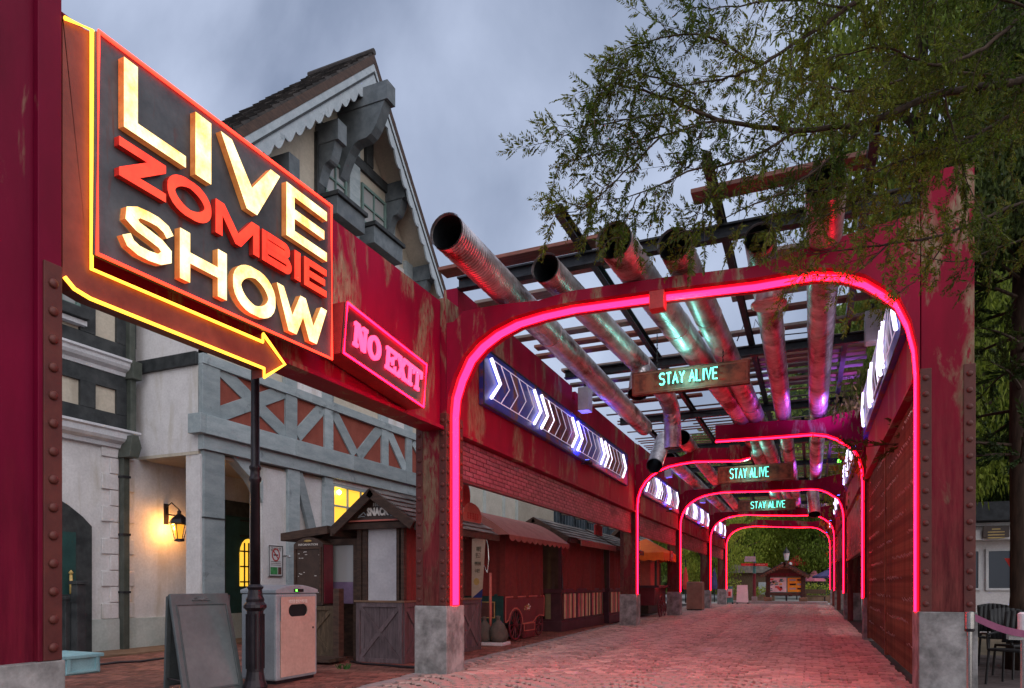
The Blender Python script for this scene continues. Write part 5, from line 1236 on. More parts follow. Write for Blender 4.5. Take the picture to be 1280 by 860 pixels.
curtain(sk, X1-.06, Y0+.12, Y0+2.45, zc, 2.66, seed=2)
for y in (Y0+1.1, Y0+2.45): b = MB(); b.box(X1-.1, X1, y-.05, y+.05, zc+.011, 2.68); part(b, 'post', 'wood_brown', sk, bev=.005)
apz = wy(463.7, 611, Y0-.25); eL = wy(414, 661, Y0-.25); eR = wy(519, 652.5, Y0-.25)
xr = apz.x; YR1 = Y1+.1
def gable_roof(root, xl, zl, xm, zm, xr_, zr_, y0, y1, mat='shingle', rows=6, cols=9, th=.05):
    for (xa, za) in ((xl, zl), (xr_, zr_)):
        d = Vector((xm-xa, 0, zm-za)); L = d.length; d.normalize(); nn = Vector((-d.z, 0, d.x)); 
        if nn.z < 0: nn = -nn
        b = MB(); b.prism([Vector((xa, y0, za)), Vector((xa, y1, za)), Vector((xm, y1, zm)), Vector((xm, y0, zm))], -nn*th); part(b, 'roof_board', 'wood_brown', root)
        for i in range(rows):
            for j in range(cols):
                ya = y0+(y1-y0)*j/cols+rc.uniform(0, .02)-(.0 if i % 2 else .5*(y1-y0)/cols*(j > 0)); yb = ya+(y1-y0)/cols-.012
                yb = min(yb, y1)
                a = Vector((xa, 0, za))+d*(L*i/rows-.03); c = Vector((xa, 0, za))+d*(L*(i+1)/rows+.02); lift = nn*(.035+rc.uniform(0, .014))
                bb = MB(); bb.prism([Vector((a.x, ya, a.z))+lift, Vector((a.x, yb, a.z))+lift, Vector((c.x, yb, c.z))+nn*.008, Vector((c.x, ya, c.z))+nn*.008], -nn*.016); part(bb, 'shingle', mat, root)
        b = MB(); b.beam(Vector((xa, y0, za))-nn*.07, Vector((xm, y0, zm))-nn*.07, nn*.17, (0, -.05, 0)); part(b, 'barge_board', 'wood_brown', root, bev=.005)
        b = MB(); b.box(xa-.02, xa+.03, y0, y1, za-.14, za-.01); part(b, 'fascia', 'wood_brown', root)
gable_roof(sk, eL.x, eL.z, apz.x, apz.z, eR.x, eR.z, Y0-.25, YR1, rows=6, cols=8)
b = MB(); yg = Y0-.12; b.prism([(wy(437, 651, yg).x, yg, wy(437, 651, yg).z), (wy(504, 647, yg).x, yg, wy(437, 651, yg).z+.01), (wy(466, 620, yg).x, yg, wy(466, 622, yg).z)], (0, .06, 0)); part(b, 'sign_board', 'info_brown', sk)
b = MB(); b.beam((wy(433, 652, yg).x, yg-.01, wy(437, 652, yg).z), (wy(509, 652, yg).x, yg-.01, wy(437, 652, yg).z), (0, 0, .03), (0, -.02, 0)); part(b, 'sign_moulding', 'trim_coral', sk)
b = MB(); b.box(eL.x+.15, eR.x-.15, yg, yg+.12, 2.56, wy(437, 653, yg).z-.02); part(b, 'lintel', 'wood_brown', sk, bev=.005)
put_text('SNACK', .20, 'lettering', sk, wy(472, 640, yg-.012), (1, 0, 0), width=wy(486, 640, yg).x-wy(458.5, 640, yg).x, bold=.010, depth=.006)
marks(sk, wy(471, 630.5, yg-.004), (1, 0, 0), .16, .06, 'lettering')
b = MB()
for s_ in (-1, 1):
    c = wy(472, 643, yg-.01)+Vector((s_*.27, 0, 0)); b.tube([c, c+Vector((s_*.05, 0, .05)), c+Vector((s_*.1, 0, .01)), c+Vector((s_*.16, 0, -.02))], .010, 6); b.tube([c+Vector((s_*.02, 0, -.03)), c+Vector((s_*.1, 0, -.025)), c+Vector((s_*.18, 0, -.045))], .008, 6)
part(b, 'scrollwork', 'timber_light_blue', sk)
# lean-to at the left of the booth
lr = wy(363.5, 669, Y0+.1); rr_ = wy(421, 659.5, Y0+.1)
b = MB(); b.prism([Vector((lr.x, Y0-.2, lr.z+.02)), Vector((rr_.x, Y0-.2, rr_.z+.02)), Vector((rr_.x, Y0-.2, rr_.z-.14)), Vector((lr.x, Y0-.2, lr.z-.14))], (0, 2.2, 0)); part(b, 'lean_to_roof', 'wood_brown', sk, bev=.006)
b = MB(); b.box(lr.x+.1, X0-.02, Y0+.75, Y0+.8, .0, 2.35); part(b, 'back_wall', 'wood_brown', sk)
b = MB(); wl = wy(398, 700, Y0+.15).x; wr_ = wy(444, 700, Y0+.15).x; b.box(wl, wr_, Y0+.14, Y0+.17, 1.55, 2.28); part(b, 'window_glass', 'curtain_glass', sk)
b = MB(); b.box(wl, wr_, Y0+.13, Y0+.18, 1.12, 1.549); part(b, 'purple_cover', 'purple_cloth', sk)
b = MB()
for x in (wr_, wr_+.14): b.box(x, x+.11, Y0+.08, Y0+.2, 0, 2.4)
b.box(wl-.1, wr_, Y0+.08, Y0+.2, 2.285, 2.40); part(b, 'window_frame', 'wood_brown', sk, bev=.005)
# second gable further back with a cut-out sign
b = MB(); c = wx(589, 640, X1); s_ = .0; bsn = thing('cutout_sign', 'small pink-and-red cut-out sign standing on the booth roof beside the neon pillar', 'sign', tuple(wx(588, 655, X1)))
cc = wx(587, 645, X1+.05); n = 16
pts = [(cc.x, cc.y+.52*math.cos(t)*(1 if math.cos(t) > 0 else .8), cc.z+.30*math.sin(t)) for t in [i*2*math.pi/n for i in range(n)]]; b.prism(pts, (.05, 0, 0)); part(b, 'plate', 'trim_coral', bsn, bev=.01)
b = MB(); pts = [(cc.x-.005, cc.y-.25+.2*math.cos(t), cc.z+.42+.30*math.sin(t)) for t in [i*2*math.pi/n for i in range(n)]]; b.prism(pts, (.05, 0, 0)); part(b, 'plate', 'sign_red', bsn)
marks(bsn, (cc.x+.052, cc.y+.1, cc.z), (0, 1, 0), .6, .14, 'sign_red')
# feather banner with sandbags
bp = gp(613, 806); bs = thing('banner_stand', 'cream and blue fabric banner with Korean lettering on a pink pole stand', 'banner', tuple(bp))
tt = wy(613, 672, bp.y); b = MB(); b.tube([bp, Vector((bp.x, bp.y, wy(609, 716, bp.y).z))], .035, 8); part(b, 'pole', 'trim_coral', bs, smooth=True)
a1, a2, a3, a4 = wy(590, 673.5, bp.y), wy(607, 671, bp.y), wy(599, 800, bp.y), wy(589.5, 800, bp.y)
k1, k2 = wy(603, 736, bp.y), wy(589.5, 748, bp.y)
b = MB(); b.prism([a1, a2, k1, k2], (0, .012, 0)); part(b, 'cloth', 'banner_cream', bs)
b = MB(); b.prism([k2, k1, a3, a4], (0, .012, 0)); part(b, 'blue_cloth', 'banner_blue', bs)
b = MB(); top = wy(609, 716, bp.y); b.tube([top, wy(611, 700, bp.y), wy(610, 682, bp.y), wy(607.5, 670.5, bp.y)], .012, 6); b.tube([top, wy(605, 706, bp.y)], .01, 6); part(b, 'rod', 'chrome', bs)
put_text('아메리칸', .15, 'lettering_dark', bs, wy(598.5, 687, bp.y-.004), (1, 0, 0), width=.13, depth=.002)
put_text('핫도그', .15, 'lettering_dark', bs, wy(597.5, 695, bp.y-.004), (1, 0, 0), width=.13, depth=.002)
put_text('생맥주판매', .12, 'lettering_dark', bs, wy(597, 705, bp.y-.004), (1, 0, 0), width=.17, depth=.002)
put_text('국내인', .12, 'lettering_dark', bs, wy(596.5, 714, bp.y-.004), (1, 0, 0), width=.15, depth=.002)
b = MB(); c = wy(595.5, 727, bp.y-.006); b.prism([(c.x+.08*math.cos(t), c.y, c.z+.09*math.sin(t)) for t in [i*math.pi/8 for i in range(16)]], (0, .005, 0)); part(b, 'emblem', 'gold', bs)
b = MB(); b.box(bp.x-.32, bp.x+.42, bp.y-.25, bp.y+.3, 0, .08); part(b, 'base_plate', 'white_paint', bs, bev=.01)
def sack(c, s, lab):
    b = MB(); n = 14; pr_ = [(.05, 0), (.16, .02), (.2, .12), (.185, .24), (.12, .36), (.05, .43), (.035, .47), (.06, .52), (.02, .54)]
    base = len(b.v)
    b.tube([(c.x+.01*math.sin(z*20), c.y, c.z+z*s) for r, z in pr_], [r*s for r, z in pr_], n)
    for i, v in enumerate(b.v): k = 1+.06*math.sin(i*2.7)+.05*math.sin(i*1.3); b.v[i] = (c.x+(v[0]-c.x)*k, c.y+(v[1]-c.y)*k, v[2])
    single(b, 'sandbag', 'sandbag', lab, 'sandbag', tuple(c), group='sandbags on the banner stand', smooth=True)
sack(Vector((bp.x-.14, bp.y-.05, .08)), 1.15, 'left sandbag at the foot of the banner pole'); sack(Vector((bp.x+.22, bp.y-.02, .08)), 1.2, 'right sandbag at the foot of the banner pole')
# covered vendor cart with spoked wheels
def wheel(root, X, y, z, r, nsp=12, mat='cart_maroon'):
    b = MB(); n = 28; 
    b.tube([(X, y+r*math.cos(i*2*math.pi/n), z+r*math.sin(i*2*math.pi/n)) for i in range(n)], r*.075, 8, closed=True); wh = part(b, 'wheel', mat, root, smooth=True)
    b = MB(); b.tube([(X-.05, y, z), (X+.07, y, z)], r*.14, 12); part(b, 'hub', mat, wh)
    for i in range(nsp):
        t = i*2*math.pi/nsp; b = MB(); b.tube([(X, y+r*.12*math.cos(t), z+r*.12*math.sin(t)), (X, y+r*.96*math.cos(t), z+r*.96*math.sin(t))], r*.035, 5); part(b, 'spoke', mat, wh)
kx = -7.28; ky0, ky1 = 16.24, 18.95
ct = thing('vendor_cart', 'maroon vendor cart under a curved scalloped awning, with spoked wheels and coral trim', 'vendor cart', (kx, ky0, 0))
b = MB(); b.box(kx-1.5, kx-.02, ky0+.02, ky1, .45, 1.25); part(b, 'body', 'cart_green', ct, bev=.01)
b = MB(); b.box(kx-1.3, kx-.3, ky0+.3, ky1-.3, .1, .45); part(b, 'undercarriage', 'black_metal', ct)
# cut side panel with arches for the wheels
pts = [(ky0, .52), (ky0, 1.17), (ky1+.06, 1.17), (ky1+.10, 1.1), (ky1+.06, .58), (ky1-.3, .62), (ky1-.55, .56), (ky1-.75, .45), (ky0+1.15, .42)]+[(ky0+.66+.50*math.cos(t), .40+.47*math.sin(t)) for t in [i*math.pi/9 for i in range(1, 9)]]
b = MB(); b.prism([(kx, y, z) for y, z in pts], (.05, 0, 0)); part(b, 'side_panel', 'cart_maroon', ct)
b = MB(); stroke(b, [(y, z) for y, z in pts], .035, 0, kx+.051, .008, True, 0); part(b, 'coral_trim', 'trim_coral', ct)
b = MB(); b.box(kx+.0, kx+.04, ky0+1.25, ky0+2.1, .02, .44); part(b, 'step_box', 'cart_maroon', ct); b = MB(); stroke(b, [(ky0+1.28, .22), (ky0+2.07, .22), (ky0+2.07, .41), (ky0+1.28, .41)], .025, 0, kx+.041, .006, True, 0); part(b, 'coral_trim', 'trim_coral', ct)
b = MB(); c = (kx+.052, (ky0+ky1)/2+.15, .86)
for k in range(13):
    t = k*2.4; r_ = .035+.012*k; b.lathe((c[0], c[1]+r_*1.4*math.cos(t), c[2]+r_*.5*math.sin(t)), [(.002, -.03), (.03, 0), (.002, .03)], 6, k % 3)
part(b, 'painted_flowers', ['gold', 'trim_coral', 'lettering'], ct)
wheel(ct, kx+.04, ky0+.66, .42, .40); wheel(ct, kx+.04, ky1-.32, .34, .30, 10)
b = MB(); b.box(kx-1.1, kx-.25, ky0-.012, ky0+.018, .62, 1.05); part(b, 'end_panel', 'stripe_brown', ct); b = MB()
for a in ((kx-1.1, kx-.25, .62, .64), (kx-1.1, kx-.25, 1.03, 1.05), (kx-1.1, kx-1.08, .64, 1.03), (kx-.27, kx-.25, .64, 1.03)): b.box(a[0], a[1], ky0-.02, ky0-.0121, a[2], a[3])
part(b, 'trim', 'gold', ct)
curtain(ct, kx+.04, ky0, ky1, 1.12, 2.85, seed=5, amp=.032); curtain(ct, ky0-.01, kx-1.55, kx+.04, 1.2, 2.85, axis='x', seed=6, amp=.02)
curtain(ct, kx-1.55, ky0, ky1, 1.2, 2.85, seed=8, amp=.02); curtain(ct, ky1+.01, kx-1.55, kx+.04, 1.2, 2.85, axis='x', seed=7, amp=.02)
b = MB(); ns_ = 12; ya, yb = 15.35, 19.9; xo_ = .55
def awn(x_from, x_to, z_low, rise, ya, yb, root, mat, ny=24, drop=.16, nx=10):
    b = MB(); prof = [(x_from+(x_to-x_from)*i/nx, z_low+rise*math.sin(math.pi/2*(1-i/nx))**1.0) for i in range(nx+1)]
    for i in range(nx):
        for j in range(ny):
            y0_, y1_ = ya+(yb-ya)*j/ny, ya+(yb-ya)*(j+1)/ny; b.quad((prof[i][0], y0_, prof[i][1]), (prof[i+1][0], y0_, prof[i+1][1]), (prof[i+1][0], y1_, prof[i+1][1]), (prof[i][0], y1_, prof[i][1]))
    # scalloped valance
    x, z = prof[-1]; 
    for j in range(ny*3):
        y0_, y1_ = ya+(yb-ya)*j/(ny*3), ya+(yb-ya)*(j+1)/(ny*3); s0, s1 = abs(math.sin(j*math.pi/6)), abs(math.sin((j+1)*math.pi/6)); b.quad((x, y0_, z), (x, y0_, z-drop*(.55+.45*s0)), (x, y1_, z-drop*(.55+.45*s1)), (x, y1_, z))
    part(b, 'awning', mat, root, smooth=False)
    b = MB(); b.prism([(px_, ya, pz) for px_, pz in prof]+[(x_from, ya, z_low)], (0, .01, 0)); part(b, 'awning_side', mat, root); b = MB(); b.prism([(px_, yb, pz) for px_, pz in prof]+[(x_from, yb, z_low)], (0, -.01, 0)); part(b, 'awning_side', mat, root)
awn(kx-1.0, kx+xo_, 2.72, .72, ya, yb, ct, 'fabric_awning')
b = MB(); b.box(kx-2.0, kx-1.0, ya, yb, 2.7, 3.44); part(b, 'awning_back', 'fabric_awning', ct)
# striped booths
def striped_booth(label, X1, ya, yb, roof=True, depth=1.7):
    rt = thing('market_booth', label, 'market booth', (X1, ya, 0), group='striped market booths')
    b = MB(); b.box(X1-depth, X1, ya, yb, .0, .32); part(b, 'plinth', 'booth_purple', rt, bev=.012)
    b = MB(); b.box(X1-depth+.04, X1-.04, ya+.04, yb-.04, .32, 1.34); part(b, 'counter_body', 'booth_purple', rt)
    b = MB(); b.box(X1-depth, X1+.02, ya-.02, yb+.02, 1.22, 1.36); part(b, 'counter_rail', 'booth_purple', rt, bev=.01)
    n = 3 if yb-ya > 4 else 2; seg = (yb-ya)/n
    for k in range(n):
        s0, s1 = ya+k*seg+.15, ya+(k+1)*seg-.15; m = 9; pat = ['stripe_brown', 'stripe_cream', 'stripe_rose', 'stripe_olive', 'stripe_rose', 'stripe_cream', 'stripe_brown', 'stripe_rose', 'stripe_cream']
        for i in range(m): b = MB(); b.box(X1-.039, X1-.012, s0+(s1-s0)*i/m, s0+(s1-s0)*(i+1)/m-.008, .40, 1.2); part(b, 'stripe_board', pat[(i+k*2) % 9], rt)
    for i in range(6): b = MB(); b.box(X1-depth+.15+i*.2, X1-depth+.33+i*.2, ya+.012, ya+.039, .40, 1.2); part(b, 'stripe_board', ['stripe_olive', 'stripe_brown', 'stripe_cream', 'stripe_brown', 'black_metal', 'stripe_olive'][i], rt)
    for x, y in ((X1-.06, ya+.06), (X1-.06, yb-.06), (X1-depth+.06, ya+.06)): b = MB(); b.box(x-.05, x+.05, y-.05, y+.05, 1.36, 2.9); part(b, 'post', 'booth_purple', rt)
    curtain(rt, X1-.0, ya+.05, yb-.02, 1.30, 2.95, seed=int(ya*3), amp=.05, n=90); curtain(rt, ya+.03, X1-depth, X1-.02, 1.30, 2.9, mat='info_brown', axis='x', seed=3, amp=.01)
    xm = X1-depth/2; gable_roof(rt, X1-depth-.5, 2.85, xm, 3.62, X1+.35, 2.95, ya-.25, yb+.15, rows=5, cols=8)
    b = MB(); b.box(X1-.02, X1+.12, ya+.5, yb-.1, 2.98, 3.06); part(b, 'awning_roller', 'white_paint', rt, bev=.02)
    b = MB(); b.prism([(X1+.13, ya+.5, 3.05), (X1+.50, ya+.5, 2.93), (X1+.50, ya+.5, 2.74), (X1+.47, ya+.5, 2.74), (X1+.47, ya+.5, 2.91), (X1+.13, ya+.5, 3.02)], (0, yb-ya-.6, 0)); part(b, 'awning', 'fabric_awning', rt)
    return rt
s1 = striped_booth('striped market booth with maroon curtains and grey shingle roof, next to the covered cart', -7.2, 20.51, 25.4)
b = MB(); cx_, cy_, cz_ = -7.05, 24.0, 3.42; n = 8
pts = [(cx_, cy_-.45, cz_-.15), (cx_, cy_+.45, cz_-.15), (cx_, cy_+.45, cz_+.2)]+[(cx_, cy_+.45*math.cos(t)*.6, cz_+.2+.32*math.sin(t)) for t in [i*math.pi/n for i in range(n+1)]]+[(cx_, cy_-.45, cz_+.2)]; b.prism(pts, (.05, 0, 0)); part(b, 'crest_sign', 'sign_red', s1)
b = MB(); b.lathe((cx_+.06, cy_, cz_+.28), [(.01, -.1), (.1, 0), (.01, .1)], 12); part(b, 'crest_roundel', 'trim_coral', s1)
s2 = striped_booth('second striped market booth, partly behind the second portal pillar', -7.1, 25.75, 29.6)
# orange stall
og = thing('orange_stall', 'food cart with bright orange canopy and a spoked wheel behind the second portal', 'food cart', (-7, 31.5, 0))
yo, xo1 = 31.0, -5.95
b = MB(); b.box(-8.2, xo1-.5, yo, yo+2.6, .55, 1.35); part(b, 'body', 'cart_maroon', og, bev=.01)
b = MB(); b.box(-8.3, xo1-.3, yo-.1, yo+2.7, 1.35, 1.45); part(b, 'counter', 'booth_purple', og)
b = MB(); b.box(-8.1, xo1-.75, yo+.3, yo+2.3, 1.45, 2.75); part(b, 'shutter', 'trim_coral', og)
for x in (-8.1, xo1-.5): b = MB(); b.box(x, x+.09, yo, yo+.09, 1.45, 2.8); part(b, 'post', 'cart_green', og)
b = MB(); cx_, cy_ = -7.1, yo+1.2; e = [(-8.5, yo-.5), (xo1+.0, yo-.5), (xo1+.0, yo+2.9), (-8.5, yo+2.9)]
for i in range(4):
    a, c = e[i], e[(i+1) % 4]; b.v += [(a[0], a[1], 2.92), (c[0], c[1], 2.92), (cx_, cy_, 3.65)]; b.f.append((len(b.v)-3, len(b.v)-2, len(b.v)-1)); b.m.append(0)
    for k in range(12):
        p, q_ = Vector((*a, 2.92)).lerp(Vector((*c, 2.92)), k/12), Vector((*a, 2.92)).lerp(Vector((*c, 2.92)), (k+1)/12); b.quad(p, q_, q_-Vector((0, 0, .32+.06*(k % 2))), p-Vector((0, 0, .32+.06*((k+1) % 2))))
part(b, 'canopy', 'fabric_orange', og)
wheel(og, xo1-.35, yo+.55, .5, .48, 10); wheel(og, xo1-.35, yo+1.6, .35, .3, 8)
b = MB(); b.box(xo1+.01, xo1+.05, yo+.9, yo+1.5, 2.6, 3.05); part(b, 'crest_sign', 'sign_red', og)
marks(og, (xo1+.052, yo+1.2, 2.82), (0, 1, 0), .4, .12, 'lettering')
# small shingled hut behind the orange stall
ht = thing('shingled_hut', 'grey shingled hut roof behind the orange canopy', 'hut', (-8.6, 36, 0))
b = MB(); b.box(-10.2, -7.6, 35, 38.2, 0, 3.0); part(b, 'walls', 'wood_brown', ht); gable_roof(ht, -10.6, 3.0, -8.9, 4.6, -7.2, 3.0, 34.7, 38.5, rows=7, cols=9)
# covered box standing in the walkway
cb = thing('covered_box', 'tall box under a brown fabric cover beside the fourth pillar', 'covered box', (-6.1, 41, 0))
xa, xb = gp(858, 763).x, gp(878, 763.2).x; ya = gp(858, 763).y; b = MB(); n = 9; g = []
prof = [(1.0, .08), (1.01, .5), (.99, .9), (1.0, 1.3), (.98, 1.58), (.9, 1.66)]
cxx, cyy, hw, hd = (xa+xb)/2, ya+.45, (xb-xa)/2, .45
for s_, z in prof:
    row = []
    for i in range(32):
        t = i/32*4; k = int(t); f = t-k; c4 = [(-1, -1), (1, -1), (1, 1), (-1, 1)]; p, q_ = c4[k], c4[(k+1) % 4]; x, y = p[0]+(q_[0]-p[0])*f, p[1]+(q_[1]-p[1])*f
        o = s_+rc.uniform(-.012, .012); row.append((cxx+x*hw*o, cyy+y*hd*o, z))
    g.append(row)
for r0_, r1_ in zip(g[:-1], g[1:]):
    for i in range(32): j = (i+1) % 32; b.quad(r0_[i], r0_[j], r1_[j], r1_[i])
n0 = len(b.v); b.v += g[-1]; b.f.append(tuple(range(n0, n0+32))); b.m.append(0)
part(b, 'cover', 'fabric_tan', cb, smooth=False); b = MB(); b.box(cxx-hw*.95, cxx+hw*.95, cyy-hd*.95, cyy+hd*.95, 0, .1); part(b, 'trolley', 'black_metal', cb)

# ============================================================ BUILDINGS BEHIND THE LEFT WALL
yb0 = YE+.05
bw = thing('rendered_building', 'plain beige rendered building behind the stalls', 'building', (-12.4, 30, 0))
b = MB(); b.box(-20, -12.45, yb0, 34.2, 0, 8.2); part(b, 'wall', 'beige_wall', bw)
b = MB(); b.prism([(-12.0, yb0, 8.2), (-12.0, yb0, 8.35), (-17, yb0, 11.2), (-17, yb0, 11.05)], (0, 6, 0)); part(b, 'roof', 'shingle', bw)
for i in range(14):
    bb = MB(); x0_ = -12.0-i*.36; z0_ = 8.36+i*.2052
    for j in range(14): bb.box(x0_-.4, x0_, yb0+j*.42+.2*(i % 2), yb0+j*.42+.41+.2*(i % 2), z0_+rc.uniform(0, .02), z0_+.03+rc.uniform(0, .02))
    tagit(part(bb, 'roof_tiles', 'shingle', bw), kind='stuff')
bl = thing('clad_building', 'dark blue-grey corrugated building with round cream wall lamps', 'building', (-12.4, 38, 0))
b = MB(); b.box(-20, -12.7, 34.25, 47.5, 0, 6.9); part(b, 'wall', 'corrugate_blue', bl)
b = MB()
for i in range(26): b.box(-12.7, -12.55, 34.3+i*.5, 34.55+i*.5, 0, 6.9)
part(b, 'cladding_ribs', 'corrugate_blue', bl)
for i in range(5):
    y = 35.6+i*2.4; z = 5.55-.02*i; b = MB(); b.lathe((-12.2, y, z-.3), [(.02, 0), (.28, .02), (.30, .12), (.26, .35), (.12, .5), (.02, .55)], 14); r_ = part(b, 'wall_lamp', 'plaster_cream', bl, smooth=True)
    b = MB(); b.box(-12.6, -12.0, y-.12, y+.12, z+.22, z+.5); part(b, 'lamp_bracket', 'black_metal', bl)
bz = thing('far_building', 'pale far building glimpsed left of the second portal', 'building', (-16, 56, 0))
b = MB(); b.box(-22, -14, 52, 60, 0, 7.5); part(b, 'wall', 'cafe_wall', bz)
for i in range(4): window(bz, -13.98, 52.4+i*1.9, 53.9+i*1.9, 4.6, 6.2, 2, 2, 'white_paint', 'dark_glass')
# small shop gables seen through the roof grid, upper left
tg = thing('tiled_roof_house', 'brown tiled roof seen between ducts above the left wall', 'house', (-16, 30, 0))
b = MB(); b.box(-21, -13.6, 35, 44, 7, 10.4); part(b, 'upper_wall', 'plaster_cream', tg)
b = MB(); o = Vector((-12.6, 34.2, 9.6)); d = Vector((-.75, 0, .66)); 
for i in range(16):
    for j in range(28):
        a = o+d*(i*.34)+Vector((0, j*.36+.18*(i % 2), 0)); b.prism([a, a+Vector((0, .34, 0)), a+Vector((0, .34, 0))+d*.37, a+d*.37], (.03, 0, .04+rc.uniform(0, .012)))
tagit(part(b, 'roof_tiles', 'shingle', tg), kind='stuff')

# ============================================================ THE FAR END
kk = thing('notice_kiosk', 'wooden notice kiosk with steep gable roof, map and yellow timetable', 'kiosk', tuple(gp(984, 753)))
YK = 58.5
def kp(x, y): return wy(x, y, YK)
kl, kr = kp(960, 752), kp(1004, 752); kt = kp(981, 702); keL, keR = kp(948, 719), kp(1014, 719.5)
for x in (kl.x, kr.x):
    b = MB(); b.box(x-.16, x+.16, YK-.0, YK+.5, .45, 2.1); part(b, 'post', 'wood_brown', kk, bev=.02)
    b = MB(); b.box(x-.3, x+.3, YK-.15, YK+.6, .15, .48); part(b, 'stone_foot', 'step_brown', kk, bev=.04)
b = MB(); b.box(kl.x-.25, kr.x+.25, YK+.1, YK+.35, .62, .85); part(b, 'lower_rail', 'wood_brown', kk); b = MB(); b.box(kl.x-.2, kr.x+.2, YK+.1, YK+.35, 2.1, 2.45); part(b, 'upper_rail', 'cart_maroon', kk)
m1, m2, m3, m4 = kp(959, 740), kp(983, 722), kp(984.5, 740), kp(1002.5, 722)
b = MB(); b.box(m1.x-.1, m4.x+.1, YK+.12, YK+.22, m1.z-.08, m4.z+.06); part(b, 'board_frame', 'sign_teal', kk)
b = MB(); b.box(m1.x, m2.x, YK+.08, YK+.12, m1.z, m2.z); mapb = part(b, 'map_panel', 'white_paint', kk)
for i in range(26):
    x, z = rc.uniform(m1.x+.1, m2.x-.3), rc.uniform(m1.z+.08, m2.z-.18); b = MB(); b.box(x, x+rc.uniform(.08, .3), YK+.065-i*.0005, YK+.079, z, z+rc.uniform(.05, .14)); part(b, 'map_print', rc.choice(['sign_yellow', 'sign_red', 'sign_teal', 'sign_green', 'black_metal', 'banner_blue', 'trim_coral']), mapb)
b = MB(); b.box(m3.x, m4.x, YK+.08, YK+.12, m3.z, m4.z); tb_ = part(b, 'timetable_panel', 'sign_yellow', kk)
for i in range(3):
    for j in range(2): b = MB(); x = m3.x+.14+j*.56; z = m3.z+.2+i*.34; b.box(x, x+.46, YK+.065, YK+.079, z, z+.13); part(b, 'print_block', 'black_metal' if (i+j) % 2 else 'timber_grey', tb_)
for (ex_, ez_) in ((keL.x, keL.z), (keR.x, keR.z)):
    d = Vector((kt.x-ex_, 0, kt.z-ez_)); L = d.length; d.normalize(); nn = Vector((-d.z, 0, d.x)); nn = nn if nn.z > 0 else -nn
    b = MB(); a = Vector((ex_, YK-.5, ez_)); b.prism([a, a+d*L, a+d*L-nn*.10, a-nn*.10], (0, 1.8, 0)); part(b, 'roof', 'tile_dark', kk)
    b = MB()
    for i in range(10):
        t0, t1 = L*i/10, L*(i+1)/10; b.prism([a-nn*.10+d*t0-Vector((0, .03, 0)), a-nn*.10+d*t1-Vector((0, .03, 0)), a-nn*.30+d*(t1-.04)-Vector((0, .03, 0)), a-nn*.36+d*((t0+t1)/2)-Vector((0, .03, 0)), a-nn*.30+d*(t0+.04)-Vector((0, .03, 0))], (0, -.06, 0))
    part(b, 'scalloped_barge', 'wood_fence', kk)
b = MB(); b.prism([(keL.x+.6, YK, 2.4), (keR.x-.6, YK, 2.4), (kt.x, YK, kt.z-.3)], (0, .3, 0)); part(b, 'gable_wall', 'wood_brown', kk)
b = MB(); b.box(kt.x-.75, kt.x+.75, YK-.06, YK-.01, 2.62, 2.92); sp_ = part(b, 'name_board', 'wood_fence', kk); marks(kk, (kt.x, YK-.062, 2.77), (1, 0, 0), 1.1, .1, 'stripe_cream')
for k in range(16): b = MB(); x = kl.x+(kr.x-kl.x)*k/15; b.box(x-.05, x+.05, YK+.05, YK+.1, 2.12, 2.22); part(b, 'dentil', 'wood_fence', kk)
# signpost
sp0 = gp(943, 752.5); Ysp = 57.5; c = wy(943, 752, Ysp); sp = thing('signpost', 'finger signpost with red arms and teal top beside the kiosk', 'signpost', (c.x, Ysp, 0))
b = MB(); b.box(c.x-.2, c.x+.2, Ysp-.2, Ysp+.2, 0, .55); part(b, 'base', 'curb_stone', sp, bev=.02); b = MB(); b.tube([(c.x, Ysp, .5), (c.x, Ysp, 2.35)], .13, 10); part(b, 'pole', 'cart_maroon', sp); b = MB(); b.tube([(c.x, Ysp, 2.35), (c.x, Ysp, 3.5)], .12, 10); part(b, 'pole', 'sign_teal', sp)
for za, x0_, x1_, mt in ((wy(943, 706, Ysp).z, -.05, 1.0, 'sign_red'), (wy(943, 706, Ysp).z+.02, -1.0, .05, 'sign_red'), (wy(943, 700.5, Ysp).z, -.75, .1, 'timber_light_blue'), (wy(943, 697, Ysp).z, -.7, .1, 'timber_light_blue')):
    b = MB(); b.box(c.x+x0_, c.x+x1_, Ysp-.16, Ysp-.10, za-.1, za+.1); part(b, 'arm', mt, sp); 
marks(sp, (c.x+.5, Ysp-.162, wy(943, 706, Ysp).z), (1, 0, 0), .6, .07, 'lettering')
b = MB(); b.tube([(c.x, Ysp, 3.4), (c.x, Ysp, 4.0)], .06, 8); part(b, 'finial', 'black_metal', sp)
# far lamp
c = wy(983, 700, 62); fl_ = thing('street_lamp', 'far lantern-style street lamp rising behind the kiosk roof', 'lamp post', (c.x, 62, 0))
b = MB(); b.tube([(c.x, 62, 0), (c.x, 62, 4.3)], .07, 8); part(b, 'pole', 'black_metal', fl_); zl = wy(983, 693, 62).z
b = MB(); b.lathe((c.x, 62, zl), [(.15, -.5), (.25, .1), (.02, .12)], 8); part(b, 'glass', 'white_panel', fl_); b = MB(); b.lathe((c.x, 62, zl), [(.3, .12), (.2, .3), (.05, .5), (.02, .65)], 8); part(b, 'cap', 'black_metal', fl_)
for s_ in (-1, 1): b = MB(); b.tube([(c.x, 62, zl-.9), (c.x+s_*.25, 62, zl-.8)], .03, 6); b.lathe((c.x+s_*.3, 62, zl-.85), [(.05, -.1), (.14, 0), (.12, .15), (.02, .2)], 8); part(b, 'side_lantern', 'white_panel', fl_)
